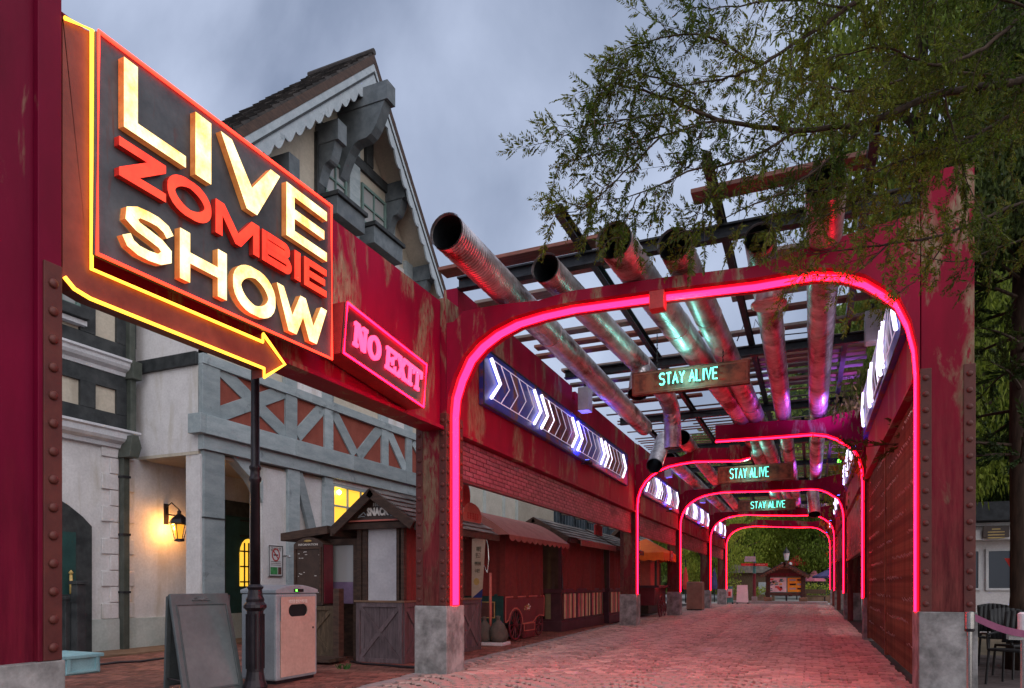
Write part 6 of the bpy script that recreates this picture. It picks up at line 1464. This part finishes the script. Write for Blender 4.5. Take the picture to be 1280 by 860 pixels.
# whiteboards
def board(px, w_px, ph, Y, mat, lab, z1):
    c = wy(px, 754, Y); wd = w_px*.5/F*Y*1.05; rt = thing('notice_stand', lab, 'sandwich board', (c.x, Y, 0))
    b = MB(); b.prism([(c.x-wd, Y, .12), (c.x+wd, Y, .12), (c.x+wd*.8, Y+.25, z1), (c.x-wd*.95, Y+.25, z1)], (0, .06, 0)); part(b, 'panel', mat, rt); b = MB(); b.box(c.x-wd, c.x-wd+.1, Y+.0, Y+.5, 0, .12); b.box(c.x+wd-.1, c.x+wd, Y, Y+.5, 0, .12); part(b, 'feet', 'black_metal', rt); return rt, c, wd
board(928, 13, 20, 55.6, 'white_paint', 'white blank notice stand left of the signpost', 1.45)
rt, c, wd = board(912, 8, 16, 54.9, 'sign_teal', 'teal-framed small notice stand beside the last left pillar', 1.35); b = MB(); b.box(c.x-wd*.7, c.x+wd*.7, 54.93, 54.97, .5, 1.15); part(b, 'poster', 'white_paint', rt); b = MB(); b.box(c.x-wd*.4, c.x+wd*.3, 54.91, 54.925, .6, .95); part(b, 'poster_print', 'sign_red', rt)
# hut left of the kiosk, parasols, benches, hedges
hb_ = thing('ticket_hut', 'small brown hut with grey roof left of the kiosk', 'hut', (-5.8, 66, 0)); c = wy(935, 740, 66)
b = MB(); b.box(c.x-2.0, c.x+2.2, 66, 68, 0, 2.6); part(b, 'walls', 'wood_fence', hb_); b = MB(); b.prism([(c.x-2.6, 65.6, 2.55), (c.x+2.7, 65.6, 2.55), (c.x+1.2, 65.6, 3.3), (c.x-1.2, 65.6, 3.3)], (0, 3, 0)); part(b, 'roof', 'shingle', hb_)
b = MB(); b.box(c.x+.9, c.x+2.0, 65.9, 65.99, 0, 1.7); part(b, 'door', 'timber_grey', hb_)
def parasol(px, Y, r, z0, mat, lab, closed=False):
    c = wy(px, 730, Y); rt = thing('parasol', lab, 'parasol', (c.x, Y, 0)); b = MB(); b.tube([(c.x, Y, 0), (c.x, Y, z0+(1. if closed else .9))], .05, 8); part(b, 'pole', 'black_metal', rt)
    b = MB()
    if closed: b.lathe((c.x, Y, 1.1), [(.2, 0), (.26, .3), (.15, 1.3), (.03, 1.9)], 8)
    else:
        for i in range(8):
            a, c2 = i*math.pi/4, (i+1)*math.pi/4; P_ = lambda t, rr, z: (c.x+rr*math.cos(t), Y+rr*math.sin(t), z)
            b.quad(P_(a, r, z0), P_(c2, r, z0), P_(c2, .25*r, z0+.62), P_(a, .25*r, z0+.62)); b.quad(P_(a, .33*r, z0+.62), P_(c2, .33*r, z0+.62), P_(c2, .02, z0+.95), P_(a, .02, z0+.95)); b.quad(P_(a, r, z0), P_(c2, r, z0), P_(c2, r, z0-.15), P_(a, r, z0-.15))
    part(b, 'canopy', mat, rt)
parasol(1042, 66, 1.7, 2.2, 'fabric_purple', 'dark purple open parasol at the far right of the walkway'); parasol(1018, 72, 1.0, 1.95, 'fabric_pink', 'pink parasol just right of the kiosk'); parasol(893, 60, .5, 2.3, 'fabric_purple', 'closed dark parasol between the last two left pillars', True)
parasol(996, 74, 1.3, 3.5, 'fabric_red', 'bright red parasol peeking above the kiosk roof'); parasol(951, 72, 1.3, 1.9, 'sign_yellow', 'yellow parasol edge left of the kiosk'); parasol(857, 57, .6, 2.5, 'fabric_red', 'closed red parasol seen left of the covered box', True)
def hedge(px0, px1, Y, z0, z1, lab, dpt=1.2, den=1.):
    a, c = wy(px0, 740, Y), wy(px1, 740, Y); b = MB(); n = int((c.x-a.x)*260*den)
    for i in range(n):
        p = Vector((rc.uniform(a.x, c.x), Y+rc.uniform(0, dpt), rc.uniform(z0, z1)+.12*math.sin(rc.uniform(0, 6)))); t = Vector((rc.gauss(0, 1), rc.gauss(0, 1), rc.gauss(0, 1))).normalized(); u_ = t.orthogonal().normalized()*.07; v_ = t.cross(u_)*.8; b.quad(p-u_, p-v_, p+u_, p+v_)
    rt = thing('hedge', lab, 'hedge', (a.x, Y, 0)); part(b, 'foliage', 'leaf_bright', rt, kind='stuff'); b = MB(); b.box(a.x, c.x, Y+.2, Y+dpt-.1, 0, z0+.1); part(b, 'planter', 'step_brown', rt)
hedge(1006, 1046, 61.5, .5, 1.5, 'trimmed green hedge right of the kiosk'); hedge(944, 962, 64, .5, 1.3, 'green hedge left of the kiosk'); hedge(905, 925, 63, .4, 1.9, 'bright green shrub behind the last left pillar', 1.5)
bc = thing('bench', 'wooden bench in front of the hedge right of the kiosk', 'bench', (wy(1015, 740, 60).x, 60, 0)); c = wy(1012, 740, 60)
b = MB(); b.box(c.x-.7, c.x+1.2, 60, 60.5, .5, .6); part(b, 'seat', 'wood_fence', bc); b = MB(); b.box(c.x-.7, c.x+1.2, 60.5, 60.56, .75, 1.1); part(b, 'backrest', 'wood_fence', bc)
for x in (c.x-.6, c.x+1.1): b = MB(); b.box(x-.05, x+.05, 60.05, 60.5, 0, .5); part(b, 'leg', 'black_metal', bc)
# timber trellis fence at the back right
tf = thing('trellis_fence', 'dark lattice fence behind the parasols at the far right', 'fence', (2, 72, 0)); a, c = wy(1008, 740, 73), wy(1058, 740, 73)
for k in range(14): x = a.x+(c.x-a.x)*k/13; b = MB(); b.box(x-.04, x+.04, 73, 73.08, 0, 3.0); part(b, 'post', 'timber_dark', tf)
for k in range(5): b = MB(); b.box(a.x, c.x, 72.98, 73.1, .5+k*.55, .56+k*.55); part(b, 'rail', 'timber_dark', tf)

# ============================================================ RIGHT SIDE: CAFE, CHAIRS, STANCHION
cf = thing('cafe_building', 'white cafe building with large windows and brown menu plaque, right edge', 'building', (4.6, 25, 0)); YC = 25.
def cp(x, y): return wy(x, y, YC)
b = MB(); b.box(3.6, 12, YC+.05, YC+.4, 0, 3.35); part(b, 'wall', 'cafe_wall', cf); b = MB(); b.box(3.4, 12, YC-.6, YC+.4, cp(1240, 676).z, cp(1240, 664).z); part(b, 'fascia', 'cafe_wall', cf, bev=.01)
b = MB(); b.box(3.4, 12, YC-.3, YC+.6, cp(1240, 658).z, cp(1240, 654).z); part(b, 'cornice', 'white_paint', cf); b = MB(); b.box(3.0, 12, YC-.9, YC+1.5, cp(1240, 653).z, cp(1240, 643).z+.3); part(b, 'dark_eave', 'steel_dark', cf)
z0_, z1_ = cp(1240, 738).z, cp(1240, 686).z
for xa_, xb_ in ((1212, 1226), (1232, 1266), (1270, 1300), (1302, 1330)):
    w_ = MB(); x0_, x1_ = cp(xa_, 700).x, cp(xb_, 700).x; f_ = .07
    for q_ in ((x0_, x1_, z0_, z0_+f_), (x0_, x1_, z1_-f_, z1_), (x0_, x0_+f_, z0_+f_, z1_-f_), (x1_-f_, x1_, z0_+f_, z1_-f_)): w_.box(q_[0], q_[1], YC-.05, YC+.04, q_[2], q_[3])
    wn = part(w_, 'window', 'white_paint', cf); b = MB(); b.box(x0_+f_, x1_-f_, YC+.0, YC+.02, z0_+f_, z1_-f_); part(b, 'pane', 'dark_glass', wn)
b = MB(); p, q_ = cp(1222, 674), cp(1254, 659); b.box(p.x, q_.x, YC-.72, YC-.66, p.z, q_.z); pq = part(b, 'plaque', 'info_brown', cf, bev=.01)
for k in range(4): b = MB(); zz = q_.z-.09-k*.085; b.box(p.x+.12+(.1 if k == 0 else 0), q_.x-.12-(.1 if k == 0 else 0), YC-.728, YC-.7205, zz-.025, zz+.008); part(b, 'lettering', 'gold', pq)
b = MB(); pz = cp(1258, 702); b.v += [(pz.x-.05, YC-.01, pz.z+.1), (pz.x+.25, YC-.01, pz.z+.1), (pz.x+.22, YC-.01, pz.z-.45)]; b.f.append((len(b.v)-3, len(b.v)-2, len(b.v)-1)); b.m.append(0); part(b, 'pennant', 'fabric_red', cf)
dk = MB()
for k in range(34): bb = MB(); bb.box(2.2, 9.5, 7.0+k*.30, 7.288+k*.30, -.02, .02+rc.uniform(0, .004)); tagit(part(bb, 'deck_board', 'deck'), kind='structure')
def chair(x, y, rz, lab, z=0.):
    rt = thing('cafe_chair', lab, 'chair', (x, y, z), group='dark cafe chairs on the terrace')
    c_, s_ = math.cos(rz), math.sin(rz); T = lambda a, b_, zz: (x+a*c_-b_*s_, y+a*s_+b_*c_, z+zz)
    b = MB(); b.prism([T(-.26, -.26, .52), T(.26, -.26, .52), T(.26, .24, .50), T(-.26, .24, .50)], (0, 0, .04)); part(b, 'seat', 'chair_black', rt, bev=.012)
    b = MB(); n = 8; fr_ = [T(-.28+.56*i/n, .26+.06*math.sin(math.pi*i/n), .62) for i in range(n+1)]; tp = [T(-.27+.54*i/n, .34+.07*math.sin(math.pi*i/n), 1.08+.04*math.sin(math.pi*i/n)) for i in range(n+1)]
    for i in range(n): b.quad(fr_[i], fr_[i+1], tp[i+1], tp[i]); 
    o = part(b, 'backrest', 'chair_black', rt, smooth=True); m = o.modifiers.new('thick', 'SOLIDIFY'); m.thickness = .02
    for a, b_ in ((-.24, -.24), (.24, -.24), (-.24, .24), (.24, .24)): b = MB(); b.tube([T(a, b_, .52), T(a*1.12, b_*1.12, 0)], .018, 6); part(b, 'leg', 'chair_black', rt)
    for a in (-.26, .26): b = MB(); b.tube([T(a, -.22, .54), T(a, -.24, .76), T(a, .30, .80)], .018, 6); part(b, 'armrest', 'chair_black', rt)
chair(3.05, 13.2, .3, 'dark cafe chair nearest the right pillar'); chair(3.75, 14.6, 2.6, 'dark cafe chair behind the nearest one, beside the tree trunk'); chair(3.4, 16.2, .1, 'dark cafe chair in the third row of the terrace'); chair(4.3, 17.5, 2.9, 'dark cafe chair near the cafe windows'); chair(4.9, 19.0, .4, 'farthest dark cafe chair under the plaque'); chair(2.75, 12.2, -.6, 'dark cafe chair pushed close behind the right pillar base'); chair(3.9, 13.6, 1.2, 'dark cafe chair turned sideways beside the tree trunk'); chair(3.1, 15.0, -.2, 'dark cafe chair behind the belt, second row')
def table(x, y, lab):
    rt = thing('cafe_table', lab, 'table', (x, y, 0), group='dark tables on the cafe terrace'); b = MB(); b.lathe((x, y, .86), [(.45, 0), (.47, .02), (.45, .04)], 24); part(b, 'top', 'black_metal', rt); b = MB(); b.lathe((x, y, 0), [(.25, 0), (.2, .03), (.04, .06), (.04, .86)], 12); part(b, 'pedestal', 'chair_black', rt)
table(3.9, 15.3, 'round dark cafe table between the chairs'); table(4.6, 18.2, 'round dark cafe table near the cafe windows')
st = thing('barrier_post', 'steel queue barrier post with purple belt in front of the right pillar base', 'barrier post', (1.59, 8.87, 0)); c = dz(1212, 800, 7.5); c.z = 0
b = MB(); b.lathe(c, [(.17, 0), (.17, .02), (.03, .05), (.028, 1.0)], 16); part(b, 'post', 'chrome', st, smooth=False)
b = MB(); b.lathe(c, [(.034, 1.0), (.048, 1.02), (.048, 1.20), (.03, 1.21)], 16); part(b, 'head', 'chrome', st, smooth=False); b = MB(); b.lathe(c, [(.04, .985), (.05, 1.0), (.05, 1.015)], 16); part(b, 'collar', 'black_metal', st)
e1 = dz(1219, 772, 7.5); e2 = dz(1284, 793, 7.9); b = MB()
for i in range(12):
    t0, t1 = i/12, (i+1)/12; p, q_ = e1.lerp(e2, t0), e1.lerp(e2, t1); p.z -= .03*math.sin(math.pi*t0); q_.z -= .03*math.sin(math.pi*t1); b.quad(p-Vector((0, 0, .04)), q_-Vector((0, 0, .04)), q_+Vector((0, 0, .04)), p+Vector((0, 0, .04)))
part(b, 'belt', 'belt', st)
s2_ = thing('barrier_post', 'second queue barrier post cut by the right picture edge', 'barrier post', (2.13, 9.1, 0)); c = dz(1279, 795, 7.95); zt_ = c.z
b = MB(); b.lathe((c.x, c.y, 0), [(.17, 0), (.17, .02), (.03, .05), (.028, 1.0)], 16); part(b, 'post', 'chrome', s2_); b = MB(); b.lathe((c.x, c.y, 1.0), [(.05, -.12), (.055, -.1), (.055, .16), (.03, .18)], 16); part(b, 'head', 'white_paint', s2_); b = MB(); b.box(c.x-.15, c.x+.1, c.y-.06, c.y+.06, .86, .95); part(b, 'belt_clip', 'chrome', s2_)
# ============================================================ TREES
rt_ = random.Random(11)
def leafquad(b, p, d, wd, m=0):
    """a slim leaf: diamond from p along d"""
    s_ = d.cross(Vector((rt_.gauss(0, 1), rt_.gauss(0, 1), rt_.gauss(0, 1))))
    if s_.length < 1e-6: return
    s_ = s_.normalized()*wd; b.quad(p, p+d*.45+s_, p+d, p+d*.45-s_, m)
def rv(): return Vector((rt_.gauss(0, 1), rt_.gauss(0, 1), rt_.gauss(0, 1))).normalized()
def crown_mesh(name, mat, n_clump, n_leaf, leaf, flat=.55, cone=False, droop=.3):
    """crown in a unit space: radius 1, height 0..1; limbs run out to each clump"""
    b = MB(); cl = []
    for i in range(n_clump):
        t = rt_.random(); h = t if not cone else t**1.25
        R = (1-h*.93)**.8 if cone else math.sqrt(max(.02, 1-(2*h-1)**2))*.95
        r = R*math.sqrt(rt_.uniform(.12, 1)); a = rt_.uniform(0, 6.283); cl.append(Vector((r*math.cos(a), r*math.sin(a), h)))
    for c in cl:
        out_ = Vector((c.x, c.y, 0)); sz = rt_.uniform(.12, .23)
        for k in range(n_leaf):
            o = Vector((rt_.gauss(0, 1)*sz, rt_.gauss(0, 1)*sz, rt_.gauss(0, 1)*sz*flat*.45))
            d = (rv()*.8+out_*.7+Vector((0, 0, -droop))).normalized()*leaf*rt_.uniform(.6, 1.3)
            leafquad(b, c+o, d, leaf*.22)
    lb = MB()
    for c in cl[::max(1, n_clump//26)]:
        z0 = c.z*.55; m_ = Vector((c.x*.5, c.y*.5, (z0+c.z)/2+.02)); lb.tube([(0, 0, z0), m_, c], [.022, .012, .003], 5, caps=False)
    return mesh_of(b, 'crown', mat), mesh_of(lb, 'limbs', 'bark')
CR = {'bright': crown_mesh('crown', 'leaf_bright', 150, 150, .05, droop=.1), 'mid': crown_mesh('crown', 'leaf_mid', 150, 150, .05, droop=.15), 'dark': crown_mesh('crown', 'leaf_dark', 130, 100, .07, cone=True, droop=.5),
      'fine': crown_mesh('crown', 'leaf_mid', 240, 130, .040, cone=False, droop=.15, flat=.3), 'finedark': crown_mesh('crown', 'leaf_dark', 260, 140, .036, cone=True, droop=.15, flat=.25)}
def tree(lab, x, y, H, R, z0, kind, group='trees beyond the walkway', tr=.18):
    rt = thing('tree', lab, 'tree', (x, y, 0), group=group)
    b = MB(); pts = [(x+.05*math.sin(i), y+.04*math.cos(i*1.7), H*.95*i/8) for i in range(9)]; b.tube(pts, [tr*(1.25 if i == 0 else 1)*(1-.1*i) for i in range(9)], 10); part(b, 'trunk', 'bark', rt, smooth=True)
    cm, lm_ = CR[kind]; a = rt_.uniform(0, 6.28)
    for me, nm in ((lm_, 'limbs'), (cm, 'crown')):
        o = inst(me, nm, rt, (x, y, z0), (0, 0, a), (R, R, H-z0))
        if nm == 'crown': o['kind'] = 'stuff'
    return rt
far = [(910, 70, 11, 3.6, 2.2, 'bright', 'bright green tree behind the last left pillar'), (935, 78, 12.5, 4.2, 2.5, 'bright', 'broad bright tree left of the signpost'), (962, 84, 12, 4.2, 2.6, 'mid', 'green tree behind the signpost and kiosk'),
       (988, 95, 15, 5, 2.2, 'dark', 'dark pointed tree directly behind the kiosk lamp'), (1012, 80, 12, 4.4, 2.4, 'bright', 'spreading yellow-green tree right of the kiosk'), (1036, 74, 11.5, 4.2, 2.5, 'mid', 'green tree above the purple parasol'),
       (885, 62, 9, 3.0, 1.5, 'bright', 'bushy tree seen between the two last left pillars'), (868, 66, 10, 3.4, 2., 'mid', 'tree seen between third and fourth left pillar'), (840, 70, 12, 4.2, 3., 'mid', 'tree above the grey shingled hut'), (812, 74, 13, 4.5, 3., 'dark', 'dark tree behind the orange canopy'),
       (950, 105, 18, 6.5, 3, 'mid', 'tall tree at the hill foot left of centre'), (1000, 112, 20, 7, 3, 'bright', 'tall tree at the hill foot right of centre'), (905, 100, 16, 6, 3, 'dark', 'dark tall tree at the hill foot on the left'), (1040, 100, 19, 6.5, 3, 'mid', 'tall tree at the hill foot behind the right wall')]
for px, Y, H, R, z0, k, lab in far: p = wy(px, 730, Y); tree(lab, p.x, Y, H, R, z0, k)
side = [(2.9, 21.0, 10.5, 2.2, 3.6, 'fine', 'feathery tree right of the walkway behind the cafe terrace'), (3.7, 27.5, 11.5, 2.7, 4.2, 'fine', 'feathery tree behind the right wall at the second bay'), (4.4, 36, 13, 3.4, 4, 'mid', 'leafy tree behind the right wall at the third bay'), (4.2, 46, 13, 3.6, 3.5, 'bright', 'bright leafy tree behind the right wall at the far bay'),
        (1.9, 14.6, 13.5, 2.3, 7.3, 'fine', 'feathery tree crown over the right wall above the rusty mesh'), (3.6, 13.2, 12, 1.9, 6.8, 'finedark', 'feathery tree crown behind the top of the nearest right pillar'), (8.2, 27.0, 15, 4.0, 4.3, 'finedark', 'dark tall conifer above the cafe roof'), (7.0, 31.0, 16, 4.2, 3.2, 'finedark', 'dark conifer behind the cafe'), (11, 30, 17, 4.6, 3, 'finedark', 'dark conifer at the far right edge'), (10.5, 21.0, 14, 3.4, 5.5, 'finedark', 'dark conifer behind the tree trunk at the right edge')]
for x, y, H, R, z0, k, lab in side: tree(lab, x, y, H, R, z0, k, 'trees beside the cafe', .16)
# ---- hill with forest
b = MB(); nx, ny = 50, 14; hv = []
def hill(x, y): 
    t = (y-105)/90; cx = x+62
    return (62+.35*max(-110, min(60, x)))*math.sin(min(1, max(0, t))*1.5)*(.60+.42*math.exp(-((x-25)/55)**2)+.10*math.sin(x*.07)+.05*math.sin(x*.21+1))*(1 if x > -160 else .6)-2
for j in range(ny+1):
    for i in range(nx+1): x = -190+i*7.6; y = 104+j*8; b.v.append((x, y, hill(x, y)))
for j in range(ny):
    for i in range(nx): a = j*(nx+1)+i; b.f.append((a, a+1, a+nx+2, a+nx+1)); b.m.append(0)
hl = tagit(part(b, 'hill', 'hill_soil', smooth=True), kind='structure')
b = MB()
for k in range(1500):
    x, y = rt_.uniform(-120, 140), rt_.uniform(106, 196); z = hill(x, y); R = rt_.uniform(2.2, 4.2)
    for q in range(60):
        d = rv(); d.z = abs(d.z)*1.2; p = Vector((x, y, z+1.5))+d*R*rt_.uniform(.6, 1.05); leafquad(b, p, rv()*rt_.uniform(.7, 1.4), .42)
single(b, 'hillside_wood', 'leaf_hill', 'green wooded hillside rising behind the walkway', 'forest', (0, 150, 0), kind='stuff')
# ---- the tree whose twigs hang into the upper right of the picture
nt_ = thing('overhanging_tree', 'tree reaching feathery olive-green branches across the upper right, in front of the nearest portal', 'tree', (5.4, 5.2, 0))
b = MB(); tp = [(5.4, 5.2, 0), (5.35, 5.25, 2), (5.2, 5.3, 4), (5.15, 5.4, 6), (5.1, 5.5, 9)]; b.tube(tp, [.26, .22, .19, .15, .06], 12); part(b, 'trunk', 'bark', nt_, smooth=True)
Bp = lambda pts: [dz(x, y, z) for x, y, z in pts]
main = [([(1500, 150, 6.2), (1400, 60, 6.1), (1280, 100, 5.8), (1180, 116, 5.6), (1090, 150, 5.4), (1000, 163, 5.3), (900, 150, 5.2), (830, 122, 5.2), (770, 104, 5.3)], .040),
        ([(1450, -120, 5.6), (1250, -80, 5.2), (1110, -25, 5.0), (1060, 10, 5.0), (1000, 50, 5.0), (950, 82, 5.0), (890, 102, 5.1), (820, 106, 5.1)], .026),
        ([(1400, 60, 6.1), (1290, 128, 6.0), (1220, 170, 5.9), (1154, 232, 5.8), (1110, 290, 5.7)], .022), ([(1400, 60, 6.1), (1290, 95, 6.1), (1164, 92, 6.0), (1067, 114, 5.9), (1010, 100, 5.9), (960, 88, 5.8)], .020),
        ([(1420, 240, 6.4), (1280, 254, 6.2), (1189, 290, 6.0), (1111, 305, 5.9), (1060, 312, 5.9), (1000, 318, 5.9)], .018), ([(1420, 260, 6.6), (1280, 299, 6.5), (1201, 326, 6.4), (1147, 317, 6.4)], .014),
        ([(1400, -60, 5.4), (1290, 10, 5.3), (1230, 60, 5.3), (1170, 80, 5.2), (1100, 60, 5.2), (1030, 75, 5.2)], .022), ([(1000, 163, 5.3), (930, 200, 5.2), (860, 215, 5.1), (790, 245, 5.1), (740, 250, 5.1)], .012),
        ([(900, 150, 5.2), (830, 168, 5.1), (760, 190, 5.1), (700, 205, 5.1)], .010), ([(870, 118, 5.1), (800, 92, 5.1), (755, 110, 5.1), (735, 150, 5.1)], .008), ([(950, 82, 5.0), (880, 45, 5.0), (800, 55, 5.0), (760, 75, 5.0)], .010),
        ([(840, 140, 5.2), (780, 150, 5.2), (725, 160, 5.2), (690, 180, 5.2)], .008), ([(1090, 150, 5.4), (1010, 220, 5.3), (930, 262, 5.3), (870, 285, 5.3)], .012), ([(830, 168, 5.1), (770, 225, 5.1), (725, 262, 5.1), (690, 262, 5.1)], .008),
        ([(1060, 10, 5.0), (980, 0, 5.0), (900, 10, 5.0), (850, 5, 5.0)], .010), ([(1154, 232, 5.8), (1080, 250, 5.7), (1010, 280, 5.6), (960, 300, 5.6)], .010), ([(1220, 170, 5.9), (1130, 200, 5.8), (1040, 235, 5.7), (980, 245, 5.7)], .012),
        ([(1180, 116, 5.6), (1200, 200, 5.5), (1230, 270, 5.5)], .008), ([(1290, 10, 5.3), (1200, -10, 5.2), (1130, 20, 5.2)], .012), ([(1111, 305, 5.9), (1060, 345, 5.8), (1000, 340, 5.8)], .008), ([(1189, 290, 6.0), (1150, 345, 5.9), (1110, 375, 5.9)], .008), ([(900, 205, 5.2), (880, 250, 5.2), (862, 290, 5.2)], .006), ([(800, 242, 5.1), (785, 270, 5.1), (775, 300, 5.1)], .006)]
lf = MB(); tw = MB(); nspr = [0]
def smooth_path(P, n=6):
    out_ = []
    for i in range(len(P)-1):
        p0, p1, p2, p3 = P[max(i-1, 0)], P[i], P[i+1], P[min(i+2, len(P)-1)]
        for k in range(n):
            t = k/n; out_.append(.5*((2*p1)+(p2-p0)*t+(2*p0-5*p1+4*p2-p3)*t*t+(3*p1-p0-3*p2+p3)*t**3))
    out_.append(P[-1]); return out_
camv = Vector((-SN, CS, 0)); rgtv = Vector((CS, SN, 0)); upv = Vector((0, 0, 1))
def sprig(p, d, L):
    """one feathery shoot: a thin axis with two rows of flat leaflets"""
    nspr[0] += 1; d = d.normalized(); side_ = d.cross(rv()).normalized(); n = int(L/.015)
    tw.tube([p, p+d*L], [.0016, .0008], 3, caps=False)
    dr = Vector((0, 0, -.35))
    for i in range(n):
        t = (i+1)/n; c = p+d*(L*t); ll = .052*(1-.45*t)*rt_.uniform(.75, 1.15)
        for s_ in (-1, 1):
            v = (side_*s_*.8+d*.75+dr*.3+rv()*.22).normalized()*ll; leafquad(lf, c, v, ll*.16)
def twig(p, d, L, r):
    n = 5; P = [p]; dd = d.normalized()
    for i in range(n): dd = (dd+rv()*.16+Vector((0, 0, -.07))).normalized(); P.append(P[-1]+dd*L/n)
    tw.tube(P, [r*(1-.15*i) for i in range(n+1)], 4, caps=False)
    for i in range(1, n+1):
        for s_ in (-1, 1):
            if rt_.random() < .9:
                q = P[i].lerp(P[i-1], rt_.random()); e = (P[i]-P[i-1]).normalized(); o = (rgtv*rt_.uniform(-.3, .3)+upv*s_*.8+camv*rt_.uniform(-.6, .6)+Vector((0, 0, -.12)))
                sprig(q, e*.8+o, rt_.uniform(.07, .15))
    sprig(P[-1], dd, .13)
wood = MB()
for pts, r in main:
    P = smooth_path(Bp(pts)); n = len(P); rs = [max(.0035, r*(1-.85*i/(n-1))) for i in range(n)]
    for i in range(1, n-1): P[i] += rv()*.008
    wood.tube(P, rs, 7, caps=False)
    acc = 0
    for i in range(1, n):
        seg = (P[i]-P[i-1]); q = P[i]
        px = CX+F*((q-Vector((0, 0, CH))).dot(rgtv))/((q).dot(camv))
        if px > 1400: continue
        py = CY-F*(q.z-CH)/q.dot(camv); dens = (11 if px < 900 else (14 if px < 1010 else 15))*(.55 if py > 235 and px > 900 else 1)
        acc += seg.length*dens
        while acc > 1:
            acc -= 1; s_ = rt_.choice((-1, 1)); e = seg.normalized()
            d = e*.7+upv*s_*.65+camv*rt_.uniform(-.9, .9)+Vector((0, 0, -.2)); twig(q+rv()*.01, d, rt_.uniform(.22, .5)*(1 if px > 800 else .7), .0035)
part(wood, 'branch', 'bark', nt_, smooth=True)
tagit(part(tw, 'twigs', 'bark', nt_), kind='stuff'); tagit(part(lf, 'foliage', 'leaf_near', nt_), kind='stuff')
print('sprigs', nspr[0], 'leaflets', len(lf.f))
# ---- tree at the right edge: trunk visible beside the terrace, crown layered behind the branches
tr2 = thing('tree', 'dark tree trunk at the right picture edge beside the terrace', 'tree', (3.62, 14.3, 0), group='trees beside the cafe')
b = MB(); c = gp(1277, 838); tr2.location = (c.x, c.y, 0); W[tr2] = Vector((c.x, c.y, 0)); b.tube([(c.x+.02*math.sin(i*1.3), c.y, i*1.3) for i in range(10)], [.26, .19, .18, .17, .16, .15, .13, .11, .08, .05], 12); part(b, 'trunk', 'bark', tr2, smooth=True)
lb = MB(); lv = MB()
for k in range(60):
    z = 3.6+k*.16; a = rt_.uniform(0, 6.283); L = rt_.uniform(1.6, 3.4)*(1-.05*(z-3)*.8); d = Vector((math.cos(a), math.sin(a), .12))
    P = [Vector((c.x, c.y, z))+d*L*t+Vector((0, 0, -.35*t*t)) for t in (0, .25, .5, .75, 1)]; lb.tube(P, [.035, .026, .018, .01, .004], 5, caps=False)
    for q in range(11):
        t = rt_.uniform(.15, 1); p = Vector((c.x, c.y, z))+d*L*t+Vector((0, 0, -.35*t*t)); e = (d+rv()*.9).normalized()*rt_.uniform(.3, .7); lb.tube([p, p+e], [.006, .002], 3, caps=False)
        for h in range(46):
            u_ = rt_.random(); leafquad(lv, p+e*u_+rv()*.02, (rv()*.5+e.normalized()*.9+Vector((0, 0, -.08))).normalized()*rt_.uniform(.07, .14), .016)
part(lb, 'limbs', 'bark', tr2); tagit(part(lv, 'foliage', 'leaf_dark', tr2), kind='stuff')
